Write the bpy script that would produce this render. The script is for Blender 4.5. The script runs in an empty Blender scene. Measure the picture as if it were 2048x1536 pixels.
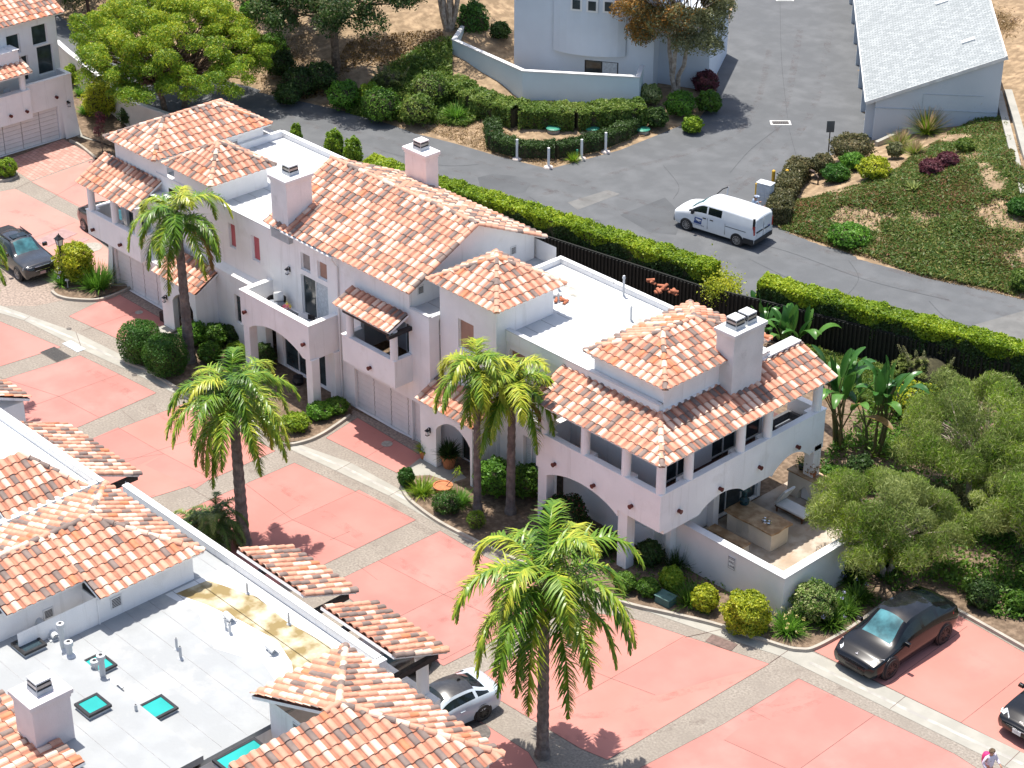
import bpy, bmesh, math, random
import numpy as np
from mathutils import Vector, Matrix
from mathutils.geometry import tessellate_polygon
random.seed(7); RNG=np.random.default_rng(11)
SC=bpy.context.scene; COL=SC.collection
R_=math.radians
# ---------------------------------------------------------------- camera
F=4100.0; TH=R_(29.09); RO=R_(0.15); YAW=R_(136.65)
_c,_s=math.cos,math.sin
fwd=np.array([_c(TH)*_c(YAW),_c(TH)*_s(YAW),-_s(TH)]); _r=np.array([_s(YAW),-_c(YAW),0]); _u=np.cross(_r,fwd)
CR=_c(RO)*_r+_s(RO)*_u; CU=-_s(RO)*_r+_c(RO)*_u
CAM=np.array([48.08,-51.86,48.0])
cd=bpy.data.cameras.new('camera'); cam=bpy.data.objects.new('camera',cd); COL.objects.link(cam)
cd.sensor_width=36; cd.lens=F/2048*36; cd.clip_start=1; cd.clip_end=2000
M=Matrix.Identity(4)
for i in range(3):
    M[i][0]=CR[i]; M[i][1]=CU[i]; M[i][2]=-fwd[i]; M[i][3]=CAM[i]
cam.matrix_world=M; SC.camera=cam
# survey helper: where a sight line of the survey station meets level z (used to lay out things on the real ground)
def G(px,py,z=0.):
    d=(px-1024)/F*CR-(py-768)/F*CU+fwd; t=(z-CAM[2])/d[2]; p=CAM+d*t
    return (float(p[0]),float(p[1]),float(z))
# ---------------------------------------------------------------- world and sun
SUN_EL=R_(74); SUN_AZ=R_(166)     # direction towards the sun, from +x counter-clockwise
w=bpy.data.worlds.new('World'); SC.world=w; w.use_nodes=True
nt=w.node_tree; bg=nt.nodes['Background']; sk=nt.nodes.new('ShaderNodeTexSky'); sk.sky_type='NISHITA'; sk.sun_disc=False
sk.sun_elevation=SUN_EL; sk.sun_rotation=R_(90)-SUN_AZ; sk.air_density=1.0; sk.dust_density=2.0; sk.ozone_density=0.4
nt.links.new(sk.outputs[0],bg.inputs[0]); bg.inputs[1].default_value=0.135
sl=bpy.data.lights.new('sun','SUN'); sl.energy=4.7; sl.angle=R_(0.5); sl.color=(1,.955,.88)
so=bpy.data.objects.new('sun',sl); COL.objects.link(so)
sd=Vector((_c(SUN_EL)*_c(SUN_AZ),_c(SUN_EL)*_s(SUN_AZ),_s(SUN_EL)))
so.rotation_euler=sd.to_track_quat('Z','Y').to_euler(); so.location=(0,0,90)
SC.view_settings.view_transform='Standard'; SC.view_settings.look='None'; SC.view_settings.gamma=1; SC.view_settings.exposure=0.62
SC.render.engine='CYCLES'; SC.cycles.max_bounces=6; SC.cycles.diffuse_bounces=3; SC.cycles.transparent_max_bounces=6
try: SC.cycles.use_denoising=True
except Exception: pass
# ---------------------------------------------------------------- materials
MATS={}
def mat(name,col,rough=.8,var=.12,scale=2.0,bump=0.,bscale=30.,col2=None,metal=0.,spec=.4,coat=0.,obj=False,mask=(.4,.65),detail=4,col3=None,scale3=.4,mask3=(.55,.75),streak=None):
    if name in MATS: return MATS[name]
    m=bpy.data.materials.new(name); m.use_nodes=True; n=m.node_tree.nodes; l=m.node_tree.links
    b=n['Principled BSDF']; b.inputs['Roughness'].default_value=rough; b.inputs['Metallic'].default_value=metal
    b.inputs['Specular IOR Level'].default_value=spec
    if coat: b.inputs['Coat Weight'].default_value=coat; b.inputs['Coat Roughness'].default_value=.05
    if obj: vec=n.new('ShaderNodeTexCoord').outputs['Object']
    else: vec=n.new('ShaderNodeNewGeometry').outputs['Position']
    c=np.array(col[:3]); c2=np.array(col2[:3]) if col2 is not None else None
    t=n.new('ShaderNodeTexNoise'); t.inputs['Scale'].default_value=scale; t.inputs['Detail'].default_value=detail; l.new(vec,t.inputs['Vector'])
    r=n.new('ShaderNodeValToRGB'); l.new(t.outputs['Fac'],r.inputs['Fac'])
    r.color_ramp.elements[0].position=mask[0]; r.color_ramp.elements[1].position=mask[1]
    lo=c*(1-var); hi=np.minimum(c*(1+var),1) if c2 is None else c2
    r.color_ramp.elements[0].color=(*lo,1); r.color_ramp.elements[1].color=(*hi,1)
    out=r.outputs['Color']
    if col3 is not None:
        t3=n.new('ShaderNodeTexNoise'); t3.inputs['Scale'].default_value=scale3; t3.inputs['Detail'].default_value=6; t3.inputs['Roughness'].default_value=.65; l.new(vec,t3.inputs['Vector'])
        r3=n.new('ShaderNodeValToRGB'); r3.color_ramp.elements[0].position=mask3[0]; r3.color_ramp.elements[1].position=mask3[1]; l.new(t3.outputs['Fac'],r3.inputs['Fac'])
        mx=n.new('ShaderNodeMix'); mx.data_type='RGBA'; l.new(r3.outputs['Color'],mx.inputs['Factor']); l.new(out,mx.inputs['A']); mx.inputs['B'].default_value=(*col3[:3],1); out=mx.outputs['Result']
    if streak is not None:
        mp=n.new('ShaderNodeMapping'); mp.inputs['Scale'].default_value=(3.2,3.2,.22); l.new(vec,mp.inputs['Vector'])
        t4=n.new('ShaderNodeTexNoise'); t4.inputs['Scale'].default_value=1.; t4.inputs['Detail'].default_value=7; t4.inputs['Roughness'].default_value=.7; l.new(mp.outputs[0],t4.inputs['Vector'])
        r4=n.new('ShaderNodeValToRGB'); r4.color_ramp.elements[0].position=.56; r4.color_ramp.elements[1].position=.80; r4.color_ramp.elements[1].color=(.65,.65,.65,1); l.new(t4.outputs['Fac'],r4.inputs['Fac'])
        m4=n.new('ShaderNodeMix'); m4.data_type='RGBA'; l.new(r4.outputs['Color'],m4.inputs['Factor']); l.new(out,m4.inputs['A']); m4.inputs['B'].default_value=(*streak,1); out=m4.outputs['Result']
    l.new(out,b.inputs['Base Color'])
    if bump:
        t2=n.new('ShaderNodeTexNoise'); t2.inputs['Scale'].default_value=bscale; t2.inputs['Detail'].default_value=4; l.new(vec,t2.inputs['Vector'])
        bp=n.new('ShaderNodeBump'); bp.inputs['Strength'].default_value=bump; bp.inputs['Distance'].default_value=.03; l.new(t2.outputs['Fac'],bp.inputs['Height']); l.new(bp.outputs['Normal'],b.inputs['Normal'])
    MATS[name]=m; return m
def leafmat(name,cols,trans=.42,rough=.5):
    """foliage: colour picked per leaf from a ramp by the per-leaf random attribute"""
    if name in MATS: return MATS[name]
    m=bpy.data.materials.new(name); m.use_nodes=True; n=m.node_tree.nodes; l=m.node_tree.links
    b=n['Principled BSDF']; b.inputs['Roughness'].default_value=rough; b.inputs['Specular IOR Level'].default_value=.35
    a=n.new('ShaderNodeAttribute'); a.attribute_name='rnd'
    r=n.new('ShaderNodeValToRGB'); l.new(a.outputs['Fac'],r.inputs['Fac'])
    e=r.color_ramp.elements
    while len(e)<len(cols): e.new(.5)
    for i,cc in enumerate(cols): e[i].position=i/(len(cols)-1); e[i].color=(*cc,1)
    l.new(r.outputs['Color'],b.inputs['Base Color'])
    tr=n.new('ShaderNodeBsdfTranslucent'); l.new(r.outputs['Color'],tr.inputs['Color'])
    mx=n.new('ShaderNodeMixShader'); mx.inputs[0].default_value=trans
    l.new(b.outputs[0],mx.inputs[1]); l.new(tr.outputs[0],mx.inputs[2]); l.new(mx.outputs[0],n['Material Output'].inputs['Surface'])
    MATS[name]=m; return m
def glassmat(name,col,rough=.08,spec=.6,var=.3):
    m=mat(name,col,rough=rough,var=var,scale=1.5,spec=spec); return m
STUCCO=mat('stucco',(.86,.845,.83),.9,.035,.8,bump=.35,bscale=26,col3=(.72,.69,.65),scale3=.7,mask3=(.58,.85),streak=(.58,.55,.51))
STUCCO2=mat('stucco_chimney',(.80,.765,.755),.9,.04,1.2,bump=.35,bscale=22,col3=(.58,.55,.53),scale3=1.1,mask3=(.6,.85),streak=(.42,.39,.37))
MEMB=mat('roof_membrane',(.52,.53,.535),.7,.05,.7,bump=.1,bscale=6,col3=(.50,.50,.46),scale3=.35,mask3=(.6,.8))
MEMBOLD=mat('roof_membrane_grey',(.315,.325,.328),.8,.07,.8,bump=.15,bscale=8,col3=(.37,.37,.36),scale3=.5,mask3=(.55,.7))
CAPW=mat('parapet_cap',(.68,.675,.67),.7,.04,1.5,bump=.1,bscale=10,col3=(.55,.54,.52),scale3=1.5,mask3=(.66,.8))
FLASH=mat('flashing',(.42,.45,.47),.5,.1,3)
SEAM=mat('seam',(.30,.30,.30),.8,.1,3)
WHITE=mat('white_paint',(.80,.79,.77),.5,.03,2)
DOORW=mat('garage_paint',(.78,.74,.71),.55,.03,2)
DARK=mat('dark_interior',(.03,.03,.032),.7,.2,2)
DARKMETAL=mat('dark_metal',(.025,.025,.028),.45,.2,6,metal=.3)
GLASS=glassmat('window_glass',(.035,.05,.055))
CURT=mat('curtain',(.55,.58,.6),.7,.12,8)
REDBLIND=mat('red_blind',(.50,.12,.14),.6,.06,2)
TANBLIND=mat('tan_blind',(.38,.22,.16),.6,.08,2)
TERRA=[mat('tile_peach',(.56,.285,.19),.7,.12,3,bump=.1,bscale=25),mat('tile_cream',(.69,.49,.375),.72,.08,3,bump=.1,bscale=25),
       mat('tile_brown',(.20,.147,.125),.75,.14,3,bump=.1,bscale=25),mat('tile_orange',(.52,.19,.09),.7,.14,3,bump=.1,bscale=25)]
TILEDECK=mat('roof_underlay',(.16,.075,.05),.9,.2,3)
SCUP=mat('scupper_red',(.11,.018,.015),.4,.2,6)
SOILM=mat('soil',(.17,.115,.075),.95,.25,5,bump=.6,bscale=14,col2=(.24,.17,.115),col3=(.10,.07,.045),scale3=2.2,mask3=(.45,.8),detail=8)
DRY=mat('dry_ground',(.27,.185,.11),.95,.2,2.2,bump=.7,bscale=9,col2=(.40,.285,.175),col3=(.19,.135,.08),scale3=.8,mask3=(.4,.8),detail=9)
ASPH=mat('asphalt',(.105,.109,.114),.9,.08,.9,bump=.3,bscale=40,col2=(.122,.126,.131),col3=(.092,.096,.101),scale3=.13,mask3=(.45,.8),detail=8)
ASPHD=mat('asphalt_patch',(.082,.086,.091),.9,.1,.6,bump=.3,bscale=40)
ASPHL=mat('asphalt_pale',(.145,.143,.137),.9,.12,1.2,bump=.3,bscale=40)
PINK=mat('pink_concrete',(.445,.18,.15),.85,.06,.35,bump=.08,bscale=30,col2=(.475,.20,.17),col3=(.39,.16,.135),scale3=.25,mask3=(.52,.75))
PINKB=mat('pink_concrete_dusty',(.425,.178,.152),.85,.07,.5,bump=.08,bscale=30,col2=(.465,.205,.175),col3=(.37,.155,.13),scale3=.35,mask3=(.5,.72),detail=8)
PINKC_=mat('pink_concrete_warm',(.455,.185,.15),.85,.06,.3,bump=.08,bscale=30,col2=(.48,.205,.17),col3=(.40,.165,.14),scale3=.5,mask3=(.55,.75),detail=8)
PINK2=mat('pink_concrete_faded',(.46,.23,.19),.85,.08,.6,bump=.08,bscale=30,col3=(.39,.18,.155),scale3=.3,mask3=(.5,.7))
AGG=mat('exposed_aggregate',(.235,.20,.165),.9,.22,11,bump=.5,bscale=30,mask=(.3,.7),detail=8,col2=(.33,.29,.245),col3=(.215,.185,.155),scale3=.6,mask3=(.42,.75))
AGG2=mat('exposed_aggregate_dark',(.28,.22,.18),.9,.3,8,bump=.5,bscale=28,mask=(.35,.65),detail=6)
CONC=mat('concrete',(.32,.305,.265),.85,.08,1.2,bump=.15,bscale=20,col3=(.34,.32,.28),scale3=.6,mask3=(.55,.75))
KERBM=mat('kerb_concrete',(.36,.325,.275),.85,.1,2,bump=.2,bscale=20,col3=(.33,.29,.25),scale3=.9,mask3=(.55,.75))
JOINT=mat('joint',(.14,.09,.075),.9,.2,4)
IRON=mat('cast_iron',(.12,.105,.095),.7,.2,8,bump=.2,bscale=40,metal=.2)
BARK=mat('bark',(.17,.12,.085),.9,.3,6,bump=.6,bscale=18)
BARKP=mat('palm_trunk',(.15,.125,.115),.9,.25,4,bump=.5,bscale=14,col3=(.24,.20,.17),scale3=3,mask3=(.5,.7))
BARKW=mat('pale_bark',(.36,.29,.23),.9,.25,5,bump=.5,bscale=14,col2=(.5,.43,.36))
TWIG=mat('twigs',(.055,.05,.025),.95,.3,6,bump=.5,bscale=12)
RUBBER=mat('rubber',(.02,.02,.021),.7,.2,8)
ALLOY=mat('alloy',(.35,.35,.36),.35,.1,6,metal=.8)
BLACKRIM=mat('black_rim',(.03,.03,.032),.35,.2,6,metal=.4)
CHROME=mat('chrome',(.7,.7,.72),.12,.03,6,metal=1.)
LIGHTG=mat('lamp_glass',(.6,.62,.64),.12,.1,8,spec=.7)
REDL=mat('red_lens',(.35,.02,.02),.2,.15,8,spec=.6)
PLATE=mat('plate',(.65,.65,.66),.4,.1,30)
CARGLASS=glassmat('car_glass',(.010,.016,.018),.04,.45)
CARTEAL=glassmat('windscreen_glass',(.05,.16,.18),.06,.8,var=.5)
CARINT=mat('car_dash',(.05,.10,.11),.5,.4,3)
WOOD=mat('wood_brown',(.14,.07,.035),.7,.3,8)
STONE=mat('stone_top',(.40,.24,.12),.6,.3,2.5,bump=.3,bscale=6,col2=(.50,.36,.22),detail=8)
TERRACOTTA=mat('pot_terracotta',(.46,.17,.075),.8,.12,6)
CUSH=mat('white_cushion',(.72,.71,.68),.8,.04,4)
GREYCUSH=mat('grey_cushion',(.20,.22,.25),.9,.1,4)
GREENLID=mat('green_lid',(.04,.24,.16),.5,.1,4)
YELLOWP=mat('yellow_paint',(.62,.36,.03),.5,.12,5)
SKYL=mat('skylight_glass',(.02,.33,.30),.12,.10,.8,spec=.6)
SKYLD=mat('skylight_glass_dark',(.03,.05,.06),.12,.10,.8,spec=.6)
# ---------------------------------------------------------------- objects
ORG={}
def tag(o,label=None,cat=None,group=None,kind=None):
    if label: o['label']=label
    if cat: o['category']=cat
    if group: o['group']=group
    if kind: o['kind']=kind
    return o
def thing(name,label,cat,loc=(0,0,0),rz=0,group=None):
    o=bpy.data.objects.new(name,None); COL.objects.link(o); o.location=loc; o.rotation_euler=(0,0,rz); o.empty_display_size=.3
    ORG[o.name]=Vector((0,0,0)) if rz else Vector(loc)
    return tag(o,label,cat,group)
class MB:
    def __init__(s): s.v=[]; s.f=[]; s.m=[]; s.xf=None
    def add(s,vs,fs,m=0):
        n=len(s.v)
        if s.xf is not None: vs=[s.xf@Vector(v) for v in vs]
        s.v+= [tuple(v) for v in vs]; s.f+=[tuple(i+n for i in f) for f in fs]; s.m+=[m]*len(fs); return s
    def box(s,x0,x1,y0,y1,z0,z1,m=0):
        if x0>x1:x0,x1=x1,x0
        if y0>y1:y0,y1=y1,y0
        return s.add([(x0,y0,z0),(x1,y0,z0),(x1,y1,z0),(x0,y1,z0),(x0,y0,z1),(x1,y0,z1),(x1,y1,z1),(x0,y1,z1)],
              [(0,3,2,1),(4,5,6,7),(0,1,5,4),(1,2,6,5),(2,3,7,6),(3,0,4,7)],m)
    def cbox(s,c,sz,m=0,rz=0.,taper=1.):
        a,b,h=sz[0]/2,sz[1]/2,sz[2]; vs=[]
        for z,k in((0,1),(h,taper)):
            for x,y in((-a,-b),(a,-b),(a,b),(-a,b)):
                x*=k;y*=k; vs.append((c[0]+x*_c(rz)-y*_s(rz),c[1]+x*_s(rz)+y*_c(rz),c[2]+z))
        return s.add(vs,[(0,3,2,1),(4,5,6,7),(0,1,5,4),(1,2,6,5),(2,3,7,6),(3,0,4,7)],m)
    def prism(s,poly,z0,z1,m=0,bottom=True):
        n=len(poly); vs=[(p[0],p[1],z0) for p in poly]+[(p[0],p[1],z1) for p in poly]
        fs=[(i,(i+1)%n,n+(i+1)%n,n+i) for i in range(n)]
        tri=tessellate_polygon([[Vector((p[0],p[1],0)) for p in poly]])
        for t in tri:
            a=[Vector((*poly[i][:2],0)) for i in t]
            if (a[1]-a[0]).cross(a[2]-a[0]).z<0: t=t[::-1]
            fs.append(tuple(n+i for i in t))
            if bottom: fs.append(tuple(t[::-1]))
        return s.add(vs,fs,m)
    def sheet(s,poly,z,m=0):
        tri=tessellate_polygon([[Vector((p[0],p[1],0)) for p in poly]]); fs=[]
        for t in tri:
            a=[Vector((*poly[i][:2],0)) for i in t]
            if (a[1]-a[0]).cross(a[2]-a[0]).z<0: t=t[::-1]
            fs.append(tuple(t))
        return s.add([(p[0],p[1],z) for p in poly],fs,m)
    def tube(s,pts,rad,n=8,m=0,cap=True):
        pts=[Vector(p) for p in pts]
        if not hasattr(rad,'__len__'): rad=[rad]*len(pts)
        vs=[];fs=[]
        for i,p in enumerate(pts):
            t=(pts[min(i+1,len(pts)-1)]-pts[max(i-1,0)]).normalized()
            a=t.cross(Vector((0,0,1)) if abs(t.z)<.9 else Vector((1,0,0))).normalized(); b=t.cross(a)
            for k in range(n):
                an=2*math.pi*k/n; vs.append(p+(a*_c(an)+b*_s(an))*rad[i])
        for i in range(len(pts)-1):
            for k in range(n): fs.append((i*n+k,i*n+(k+1)%n,(i+1)*n+(k+1)%n,(i+1)*n+k))
        if cap: fs.append(tuple(range(n))[::-1]); fs.append(tuple((len(pts)-1)*n+k for k in range(n)))
        return s.add(vs,fs,m)
    def lathe(s,c,prof,n=16,m=0,cap=True):
        vs=[];fs=[]
        for r,z in prof:
            for k in range(n): an=2*math.pi*k/n; vs.append((c[0]+r*_c(an),c[1]+r*_s(an),c[2]+z))
        for i in range(len(prof)-1):
            for k in range(n): fs.append((i*n+k,i*n+(k+1)%n,(i+1)*n+(k+1)%n,(i+1)*n+k))
        if cap: fs.append(tuple(range(n))[::-1]); fs.append(tuple((len(prof)-1)*n+k for k in range(n)))
        return s.add(vs,fs,m)
    def quad(s,a,b,c,d,m=0): return s.add([a,b,c,d],[(0,1,2,3)],m)
    def build(s,name,mats,parent=None,smooth=False,world=True,bevel=0.):
        if not isinstance(mats,(list,tuple)): mats=[mats]
        me=bpy.data.meshes.new(name); off=Vector((0,0,0))
        if parent is not None and world: off=ORG.get(parent.name,off)
        me.from_pydata([(v[0]-off.x,v[1]-off.y,v[2]-off.z) for v in s.v],[],s.f)
        for q in mats: me.materials.append(q)
        me.polygons.foreach_set('material_index',s.m)
        if smooth: me.polygons.foreach_set('use_smooth',[True]*len(me.polygons))
        me.update()
        o=bpy.data.objects.new(name,me); COL.objects.link(o)
        if parent is not None: o.parent=parent; ORG[o.name]=off
        else: ORG[o.name]=Vector((0,0,0))
        if bevel: 
            b=o.modifiers.new('b','BEVEL'); b.width=bevel; b.segments=2; b.limit_method='ANGLE'
        return o
def solo(mb,name,mats,label,cat,loc=(0,0,0),rz=0,group=None,smooth=False,bevel=0.):
    """a thing that is one mesh, its shape given round its own base"""
    o=mb.build(name,mats,None,smooth,bevel=bevel); o.location=loc; o.rotation_euler=(0,0,rz); return tag(o,label,cat,group)
def copy_tree(o,parent=None):
    c=o.copy(); COL.objects.link(c)
    if parent is not None: c.parent=parent
    for ch in list(o.children): copy_tree(ch,c)
    return c
def npmesh(name,V,Q,mats,midx=None,rnd=None,parent=None,smooth=False):
    """V (n,3), Q (m,4) quads -> object; rnd = one random number per face"""
    me=bpy.data.meshes.new(name); n=len(V); m=len(Q)
    me.vertices.add(n); me.vertices.foreach_set('co',np.ascontiguousarray(V,dtype=np.float32).ravel())
    me.loops.add(m*4); me.loops.foreach_set('vertex_index',np.ascontiguousarray(Q,dtype=np.int32).ravel())
    me.polygons.add(m); me.polygons.foreach_set('loop_start',np.arange(0,m*4,4,dtype=np.int32))
    try: me.polygons.foreach_set('loop_total',np.full(m,4,dtype=np.int32))
    except Exception: pass
    if not isinstance(mats,(list,tuple)): mats=[mats]
    for q in mats: me.materials.append(q)
    if midx is not None: me.polygons.foreach_set('material_index',np.ascontiguousarray(midx,dtype=np.int32))
    if rnd is not None:
        a=me.attributes.new('rnd','FLOAT','FACE'); a.data.foreach_set('value',np.ascontiguousarray(rnd,dtype=np.float32))
    if smooth: me.polygons.foreach_set('use_smooth',np.ones(m,dtype=bool))
    me.update(calc_edges=True); me.validate()
    o=bpy.data.objects.new(name,me); COL.objects.link(o)
    if parent is not None: o.parent=parent
    return o
def unit(v): return v/np.maximum(np.linalg.norm(v,axis=-1,keepdims=True),1e-9)
# ---------------------------------------------------------------- building kit
TILEPAN=mat('tile_pan',(.42,.165,.10),.75,.16,3,bump=.1,bscale=25); TILEBUTT=mat('tile_butt',(.20,.09,.06),.85,.2,4)
PITCH=.37; EXPO=.425
_t=np.linspace(0,math.pi,8)
PROF=[(.12-.12*_c(a),.012+.070*_s(a)) for a in _t]+[(.265,.002),(.34,.002)]+[(PITCH,.012)]
PROF=np.array(PROF); NP_=len(PROF)
TW=[.44,.29,.25,.02]
def slope_tiles(bm,pts,rng,weights=TW,lift=.03):
    """barrel tiles laid from the eave p0-p1 up the plane through pts (convex, counter-clockwise seen from above), cut to its outline"""
    P=[Vector(p) for p in pts]; U=(P[1]-P[0]).normalized(); N=U.cross(P[2]-P[0]).normalized()
    if N.z<0: N=-N
    V=N.cross(U)
    uv=[((p-P[0]).dot(U),(p-P[0]).dot(V)) for p in P]
    u0=min(a for a,b in uv)-.02; u1=max(a for a,b in uv); v1=max(b for a,b in uv)
    ni=int(math.ceil((u1-u0)/PITCH))+1; nj=int(math.ceil((v1+.06)/EXPO))+1
    cx=sum(a for a,b in uv)/len(uv); cy=sum(b for a,b in uv)/len(uv)
    edges=[]
    for k in range(len(uv)):
        a=uv[k]; b=uv[(k+1)%len(uv)]
        ex,ey=b[0]-a[0],b[1]-a[1]; L=math.hypot(ex,ey)
        if L<1e-4: continue
        nx,ny=ey/L,-ex/L
        if (cx-a[0])*nx+(cy-a[1])*ny>0: nx,ny=-nx,-ny
        edges.append((a,nx,ny,k))
    tb=bmesh.new()
    for j in range(nj):
        for i in range(ni):
            ua=u0+i*PITCH; va=j*EXPO-.05
            mu,mv=ua+PITCH/2,va+EXPO/2; far=False
            for a,nx,ny,k in edges:
                if (mu-a[0])*nx+(mv-a[1])*ny>.45: far=True;break
            if far: continue
            mi=int(rng.choice(4,p=weights)); ju=rng.uniform(-.008,.008); jl=rng.uniform(-.006,.006)
            lo=[];hi=[];lp=[];l2=[]
            for (pu,pz) in PROF:
                q=P[0]+U*(ua+pu+ju)+V*va
                lo.append(tb.verts.new(q+N*(lift+pz+.040+jl)))
                l2.append(tb.verts.new(q+N*(lift+pz+.040+jl)))
                hi.append(tb.verts.new(q+V*(EXPO+.03)+N*(lift+pz+.004)))
                lp.append(tb.verts.new(q+N*(lift+pz+.004+jl)+V*.01))
            for k in range(NP_-1):
                f=tb.faces.new((lo[k],lo[k+1],hi[k+1],hi[k])); f.material_index=mi if k<7 else 6; f.smooth=k<7
                f=tb.faces.new((lp[k],lp[k+1],l2[k+1],l2[k])); f.material_index=7
    for a,nx,ny,k in edges:
        if k==0: continue
        co=P[0]+U*a[0]+V*a[1]; no=U*nx+V*ny
        bmesh.ops.bisect_plane(tb,geom=tb.verts[:]+tb.edges[:]+tb.faces[:],plane_co=co,plane_no=no,clear_outer=True)
    # underlay
    vs=[tb.verts.new(p+N*.02) for p in P]; f=tb.faces.new(vs); f.material_index=4
    vs2=[tb.verts.new(p-N*.09) for p in P]; f=tb.faces.new(vs2[::-1]); f.material_index=5
    for k in range(len(P)):
        f=tb.faces.new((vs[k],vs2[k],vs2[(k+1)%len(P)],vs[(k+1)%len(P)])); f.material_index=5
    me=bpy.data.meshes.new('tmp'); tb.to_mesh(me); tb.free(); bm.from_mesh(me); bpy.data.meshes.remove(me)
def caps(mb,A,B,rng,r=.125,weights=TW,lift=.07,L=.42):
    A=Vector(A);B=Vector(B); d=(B-A); n=max(1,round(d.length/L)); d=d/n; u=d.normalized()
    s=u.cross(Vector((0,0,1))).normalized(); up=s.cross(u)
    for i in range(n):
        mi=int(rng.choice(4,p=weights)); a=A+d*i-u*.03; b=A+d*(i+1)+u*.02
        vs=[]
        for e,(p,rr,lf) in enumerate(((a,r*1.06,lift+.03),(b,r*.95,lift))):
            for k in range(9):
                an=math.pi*k/8; vs.append(p+s*(_c(an)*rr)+up*(lf-.06+_s(an)*rr*.95))
        fs=[(k,k+1,9+k+1,9+k) for k in range(8)]+[tuple(range(9))[::-1],tuple(range(9,18))]
        mb.add(vs,fs,mi)
def roof(parent,slopes,capl,seed,weights=TW,name='tile_roof'):
    rng=np.random.default_rng(seed); bm=bmesh.new()
    for sp in slopes: slope_tiles(bm,sp,rng,weights)
    off=ORG[parent.name]; bmesh.ops.translate(bm,verts=bm.verts[:],vec=-off)
    me=bpy.data.meshes.new(name); bm.to_mesh(me); bm.free()
    for q in TERRA+[TILEDECK,STUCCO,TILEPAN,TILEBUTT]: me.materials.append(q)
    o=bpy.data.objects.new(name,me); COL.objects.link(o); o.parent=parent; ORG[o.name]=off
    if capl:
        mb=MB()
        for a,b in capl: caps(mb,a,b,rng,weights=weights)
        mb.build('ridge_tiles',TERRA,o,smooth=False)
    return o
def hip(parent,x0,x1,y0,y1,ze,ra,rb,seed,weights=TW):
    """hip roof on a rectangle; ra, rb = ends of the ridge (may coincide)"""
    a=(x0,y0,ze);b=(x1,y0,ze);c=(x1,y1,ze);d=(x0,y1,ze); ra=tuple(ra);rb=tuple(rb)
    same=ra==rb
    alongy=abs(ra[1]-rb[1])>abs(ra[0]-rb[0])
    if same: sl=[[a,b,ra],[b,c,ra],[c,d,ra],[d,a,ra]]; cp=[(a,ra),(b,ra),(c,ra),(d,ra)]
    elif alongy: sl=[[a,b,ra],[b,c,rb,ra],[c,d,rb],[d,a,ra,rb]]; cp=[(a,ra),(b,ra),(c,rb),(d,rb),(ra,rb)]
    else: sl=[[a,b,rb,ra],[b,c,rb],[c,d,ra,rb],[d,a,ra]]; cp=[(a,ra),(b,rb),(c,rb),(d,ra),(ra,rb)]
    return roof(parent,sl,cp,seed,weights)
# facade frames: u runs along the wall, d goes into the wall
def fr(axis,plane):
    if axis=='y-': return lambda u,z,d: (u,plane+d,z)
    if axis=='y+': return lambda u,z,d: (u,plane-d,z)
    if axis=='x+': return lambda u,z,d: (plane-d,u,z)
    if axis=='x-': return lambda u,z,d: (plane+d,u,z)
def facade(mb,axis,plane,u0,u1,z0,z1,ops=(),depth=.14,m=0):
    f=fr(axis,plane); us=sorted({u0,u1,*[o[0] for o in ops],*[o[1] for o in ops]}); zs=sorted({z0,z1,*[o[2] for o in ops],*[o[3] for o in ops]})
    us=[u for u in us if u0<=u<=u1]; zs=[z for z in zs if z0<=z<=z1]
    for i in range(len(us)-1):
        for j in range(len(zs)-1):
            cu=(us[i]+us[i+1])/2; cz=(zs[j]+zs[j+1])/2
            if any(o[0]<cu<o[1] and o[2]<cz<o[3] for o in ops): continue
            mb.quad(f(us[i],zs[j],0),f(us[i+1],zs[j],0),f(us[i+1],zs[j+1],0),f(us[i],zs[j+1],0),m)
    for (a,b,c,d) in [o[:4] for o in ops]:
        mb.quad(f(a,c,0),f(a,d,0),f(a,d,depth),f(a,c,depth),m); mb.quad(f(b,c,0),f(b,d,0),f(b,d,depth),f(b,c,depth),m)
        mb.quad(f(a,c,0),f(b,c,0),f(b,c,depth),f(a,c,depth),m); mb.quad(f(a,d,0),f(b,d,0),f(b,d,depth),f(a,d,depth),m)
def bar(mb,axis,plane,u0,u1,z0,z1,d0,d1,m=0):
    f=fr(axis,plane); p=f(u0,z0,d0); q=f(u1,z1,d1); mb.box(p[0],q[0],p[1],q[1],p[2],q[2],m)
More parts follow.
